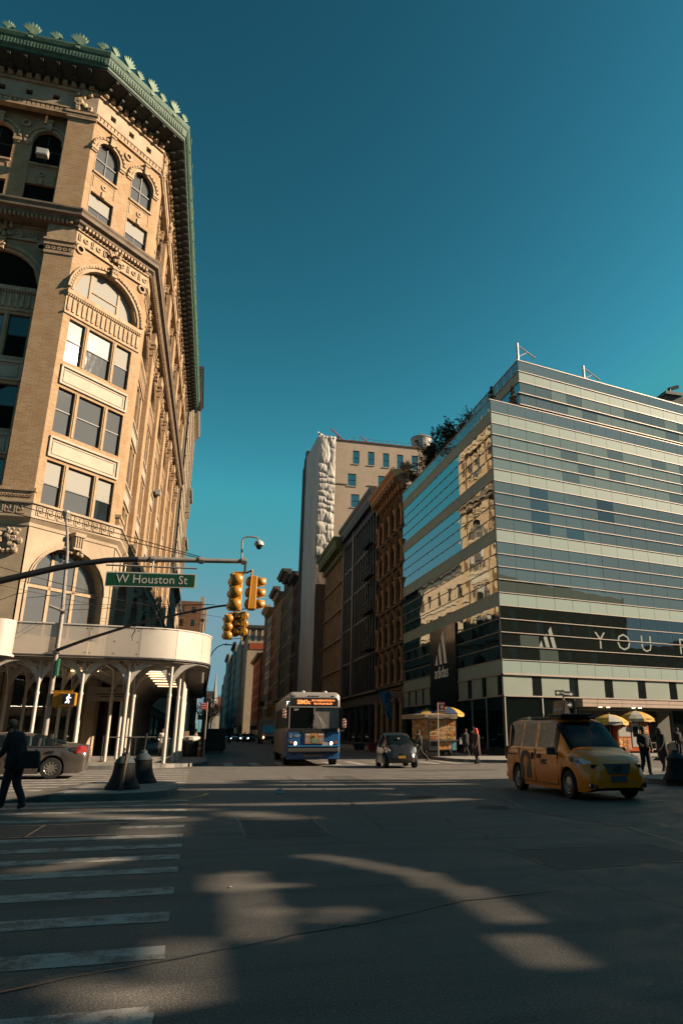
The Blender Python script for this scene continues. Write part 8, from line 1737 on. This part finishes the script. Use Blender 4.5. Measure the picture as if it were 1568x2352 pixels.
person('person in cream hat behind the black coated one at the right edge', (24.6, 35.6, .15), -90, 1.72, NAVY, BLKC, hood=WHB, fingers=False); person('person in dark cap at the far right edge before the pale car', (26.1, 36.0, .15), -90, 1.70, BLKC, BLKC, fingers=False)
person('dark person standing in the avenue before the far crossing', (4.35, 112, 0), -90, 1.75, BLKC, BLKC, stride=.15, fingers=False); person('dark person at the far crossing left of the truck', (7.2, 122, 0), 180, 1.75, BLKC, BLKC, stride=.4, fingers=False)
person('second dark person crossing the avenue near the truck', (8.2, 122.5, 0), 0, 1.7, NAVY, BLKC, stride=.4, fingers=False)
person('passer-by in dark coat by the brown columns right of the bus', (16.6, 66, .15), 90, 1.75, BLKC, BLKC, stride=.3, fingers=False)
def seated(label, loc, face, coat, z0, extra=None):
    t = person(label, loc, face, 1.7, coat, BLKC, SHOEB, stride=0, arms=((.6, .9), (.6, .9)), fingers=True); return t
def bust(label, x, y, z, face, coat, vest=None):
    """driver seen through glass: seated, built from the hips up with thighs forward"""
    t = thing('person', label, 'person', (x, y, z), R(face), local=True)
    vs = [(0, 0, 0), (0, 0, .22), (.02, 0, .42), (.03, 0, .55), (.05, 0, .66), (.05, 0, .74), (.02, .18, .48), (.1, .23, .28), (.3, .17, .32), (.02, -.18, .48), (.1, -.23, .28), (.3, -.17, .32), (.25, .1, .02), (.45, .1, .0), (.25, -.1, .02), (.45, -.1, .0)]
    es = [(0, 1), (1, 2), (2, 3), (3, 4), (4, 5), (2, 6), (6, 7), (7, 8), (2, 9), (9, 10), (10, 11), (0, 12), (12, 13), (0, 14), (14, 15)]
    rad = [.15, .14, .15, .06, .09, .085, .08, .05, .035, .08, .05, .035, .08, .06, .08, .06]
    me = bpy.data.meshes.new('b'); me.from_pydata(vs, es, []); ob = bpy.data.objects.new('b', me); COL.objects.link(ob); ob.modifiers.new('s', 'SKIN').use_smooth_shade = True; ob.modifiers.new('u', 'SUBSURF').levels = 1
    for i, d in enumerate(me.skin_vertices[0].data): d.radius = (rad[i], rad[i]); d.use_root = i == 0
    bpy.context.view_layer.update(); nm = bpy.data.meshes.new_from_object(ob.evaluated_get(bpy.context.evaluated_depsgraph_get())); bpy.data.objects.remove(ob); nm.materials.clear(); nm.materials.append(coat); nm.materials.append(SKIN)
    for p in nm.polygons: p.material_index = 1 if p.center.z > .56 or p.center.x > .27 and p.center.z > .2 else 0
    link('body', nm, t); M().lathe([(.085, .68), (.09, .74), (.05, .83), (.01, .84)], 10, (.03, 0, 0)).build('hair', HAIRD, t, sharp=70)
    if vest: M().lathe([(.17, .2), (.175, .45)], 12, (.01, 0, 0)).build('vest', vest, t, sharp=60)
    return t
bust('driver behind the windscreen of the tiny dark car', 9.28, 33.5, .55, -93, mat('teal_cloth', (.03, .10, .11), .8)); bust('bus driver in orange vest behind the right windscreen', 6.35, 36.0, 1.35, -92, BLKC, ORH)
# mannequins
for x, l, c_ in ((-16.0, 'left headed mannequin in teal vest in the shop window', mat('teal_dress', (.05, .09, .075), .7)), (-14.6, 'right mannequin in black suit in the shop window', BLKC)):
    person(l, (x, 44.33, .75), -90, 1.85, c_, BLKC, SHOEB, skin=mat('mannequin_skin', (.05, .045, .04), .5), fingers=False, cat='mannequin', name='mannequin')
# ================================================================== PLANTS
TW = mat('bare_twig', (.045, .032, .025), .9); TWG = mat('evergreen_twig', (.022, .035, .024), .9, var=.4, vs=4); TWR = mat('russet_twig', (.14, .06, .035), .9, var=.3, vs=4)
def twigs(m, p, d, L_, r, lev, rr, spread=.55, kids=3):
    q = p + d * L_; mid = (p + q) / 2 + Vector((rr.uniform(-1, 1), rr.uniform(-1, 1), rr.uniform(-1, 1))) * L_ * .08
    m.tube([p, mid, q], [r, r * .8, r * .6], 4 if lev > 1 else 3, False)
    if lev <= 0: return
    for k in range(kids):
        f = rr.uniform(.45, 1.0); b = p + (q - p) * f; nd = (d + Vector((rr.gauss(0, spread), rr.gauss(0, spread), rr.gauss(0, spread * .6)))).normalized(); twigs(m, b, nd, L_ * rr.uniform(.55, .8), r * .6, lev - 1, rr, spread, kids)
def shrub(x, y, z, h_, l, m_, seed, kids=4, lev=4, group=None):
    rr = random.Random(seed); t = thing('terrace_shrub', l, 'shrub', (x, y, z), group=group); m = M()
    for k in range(4): twigs(m, Vector((x + rr.uniform(-.15, .15), y + rr.uniform(-.15, .15), z)), Vector((rr.gauss(0, .35), rr.gauss(0, .35), 1)).normalized(), h_ * .33, .06, lev - 1, rr, .5, kids)
    ev = 1500 if m_ is TWG else 600
    for k in range(ev):
        b = Vector(rr.choice(m.v)); s_ = .11 if m_ is TWG else .08; c_ = Vector((rr.gauss(0, 1), rr.gauss(0, 1), rr.gauss(0, 1))).normalized() * s_; n_ = Vector((rr.gauss(0, 1), rr.gauss(0, 1), rr.gauss(0, 1))).normalized() * s_ * 1.6; m.add([b - c_, b + c_, b + n_], [(0, 1, 2)])
    m.build('crown', m_, t); M().tube([(x, y, z), (x, y, z + h_ * .3)], .05, 5).build('trunk', TW, t); M().box(x - .3, x + .3, y - .3, y + .3, z - .3, z).build('planter', BLKP, t)
rr_ = random.Random(3); ys = [48.6, 50.6, 52.4, 53.8, 55.4, 57.2, 59.0, 61.0, 63.0, 64.4]
desc = ['bare russet shrub nearest the conifers on the glass store terrace', 'bare russet shrub second from the corner on the terrace', 'bare grey shrub third from the corner on the terrace', 'dense dark evergreen shrub standing tallest on the terrace', 'dark evergreen shrub behind the tallest one on the terrace', 'spreading evergreen shrub above the terrace glass', 'bare dark shrub midway down the terrace edge', 'russet shrub in front of the beige building windows', 'brown bare shrub lower down the terrace edge', 'last brown shrub at the far end of the terrace glass']
for i, y in enumerate(ys): shrub(19.4 + rr_.uniform(0, 1.0), y, 23.9, [3.6, 4.2, 4.8, 6.2, 6.0, 5.8, 5.4, 5.6, 5.4, 5.2][i], desc[i], [TWR, TWR, TW, TWG, TWG, TWG, TW, TWR, TW, TW][i], 10 + i, 4, 4, 'shrubs along the glass store terrace')
for i, (x, y, z, h_, l) in enumerate(((19.2, 67.5, 27.4, 3.4, 'brown shrub on the roof of the arcade building, nearest the glass store'), (19.4, 70.5, 27.4, 3.6, 'small bare shrub on the arcade building roof, middle one'), (19.3, 73.5, 27.4, 3.0, 'thin russet shrub on the arcade building roof, leftmost'))): shrub(x, y, z, h_, l, (TW, TWG, TWR)[i], 40 + i, 4, 4, 'shrubs on the arcade roof')
def conifer(x, y, z, h_, l, m_, seed):
    rr = random.Random(seed); t = thing('terrace_conifer', l, 'conifer', (x, y, z)); M().lathe([(.06, z), (.02, z + h_)], 6, (x, y, 0)).build('trunk', TW, t); m = M()
    for k in range(260):
        f = rr.random() ** .8; zz = z + h_ * (.08 + .9 * f); r_ = h_ * .30 * (1 - f) * rr.uniform(.6, 1.1) + .04; a_ = rr.uniform(0, 6.28); o = Vector((x, y, zz)); e_ = o + Vector((math.cos(a_) * r_, math.sin(a_) * r_, -.12 * r_ + .05)); m.tube([o, e_], [.02, .008], 3, False)
        for q in range(5):
            b = o + (e_ - o) * rr.uniform(.3, 1); n_ = Vector((rr.gauss(0, 1), rr.gauss(0, 1), rr.gauss(0, .6))).normalized() * .11; c_ = Vector((rr.gauss(0, 1), rr.gauss(0, 1), rr.gauss(0, 1))).normalized() * .035; m.add([b - c_, b + c_, b + n_], [(0, 1, 2)])
    m.build('crown', m_, t)
conifer(19.6, 44.9, 23.9, 3.1, 'small dark green conifer on the terrace corner', TWG, 1); conifer(21.3, 44.75, 23.9, 3.3, 'small russet conifer on the terrace right of the green one', TWR, 2)
def bare_tree(x, y, h_, l, seed, lev=5):
    rr = random.Random(seed); t = thing('bare_tree', l, 'tree', (x, y, 0), group='bare street trees'); BK_ = TW
    M().tube([(x, y, 0), (x + .1, y, h_ * .3), (x, y + .1, h_ * .45)], [h_ * .018, h_ * .014, h_ * .011], 7).build('trunk', BK_, t); m = M()
    for k in range(5): twigs(m, Vector((x, y, h_ * rr.uniform(.28, .45))), Vector((rr.gauss(0, .5), rr.gauss(0, .5), 1)).normalized(), h_ * .24, h_ * .008, lev - 1, rr, .45, 3)
    m.build('crown', BK_, t)
bare_tree(1.2, 150, 11, 'bare street tree nearest beyond the shed on the left kerb', 1); bare_tree(1.6, 185, 12, 'second bare street tree on the left kerb', 2); bare_tree(2.2, 240, 13, 'third bare street tree on the left kerb', 3); bare_tree(4.5, 330, 17, 'tall bare tree standing before the church', 4); bare_tree(12.5, 330, 12, 'bare tree far along the right pavement', 5)
bare_tree(31.5, 20.5, 7.5, 'bare street tree off to the right whose shadow streaks the road', 6, 4)
for x, y, z, c_, l in ((-.3, 205, 5.5, (.5, .3, .05), 'small yellow shop sign far down the left side'), (12.6, 128, 3.2, (.6, .12, .02), 'orange lit kiosk far down the right pavement'), (14.5, 186, 8.5, (.02, .02, .02), 'dark shop awning sign on the far right pavement')):
    t = thing('shop_sign', l, 'sign', (x, y, z)); M().box(x - .5, x + .9, y, y + .3, z - .5, z + .7).build('panel', mat('far_sign_%d' % int(y), c_, .5), t); M().tube([(x, y + .1, z - .5), (x, y + .1, 0)], .06, 4).build('post', DKM, t)
# signal lights and poles down the avenue
for x, y, l in ((10.9, 116, 'yellow traffic signal far down the avenue above the truck'), (2.2, 118, 'distant traffic signal on the left of the avenue')):
    t = thing('distant_signal', l, 'traffic signal', (x, y, 4.5)); ptube(t, 'pole', [(x + (3 if x > 5 else -1.6), y, 0), (x + (3 if x > 5 else -1.6), y, 6), (x, y, 6.3)], .07, DKM, 5); M().box(x - .18, x + .18, y - .15, y + .15, 4.9, 6.0).build('signal_head', YEL, t, bevel=.03)
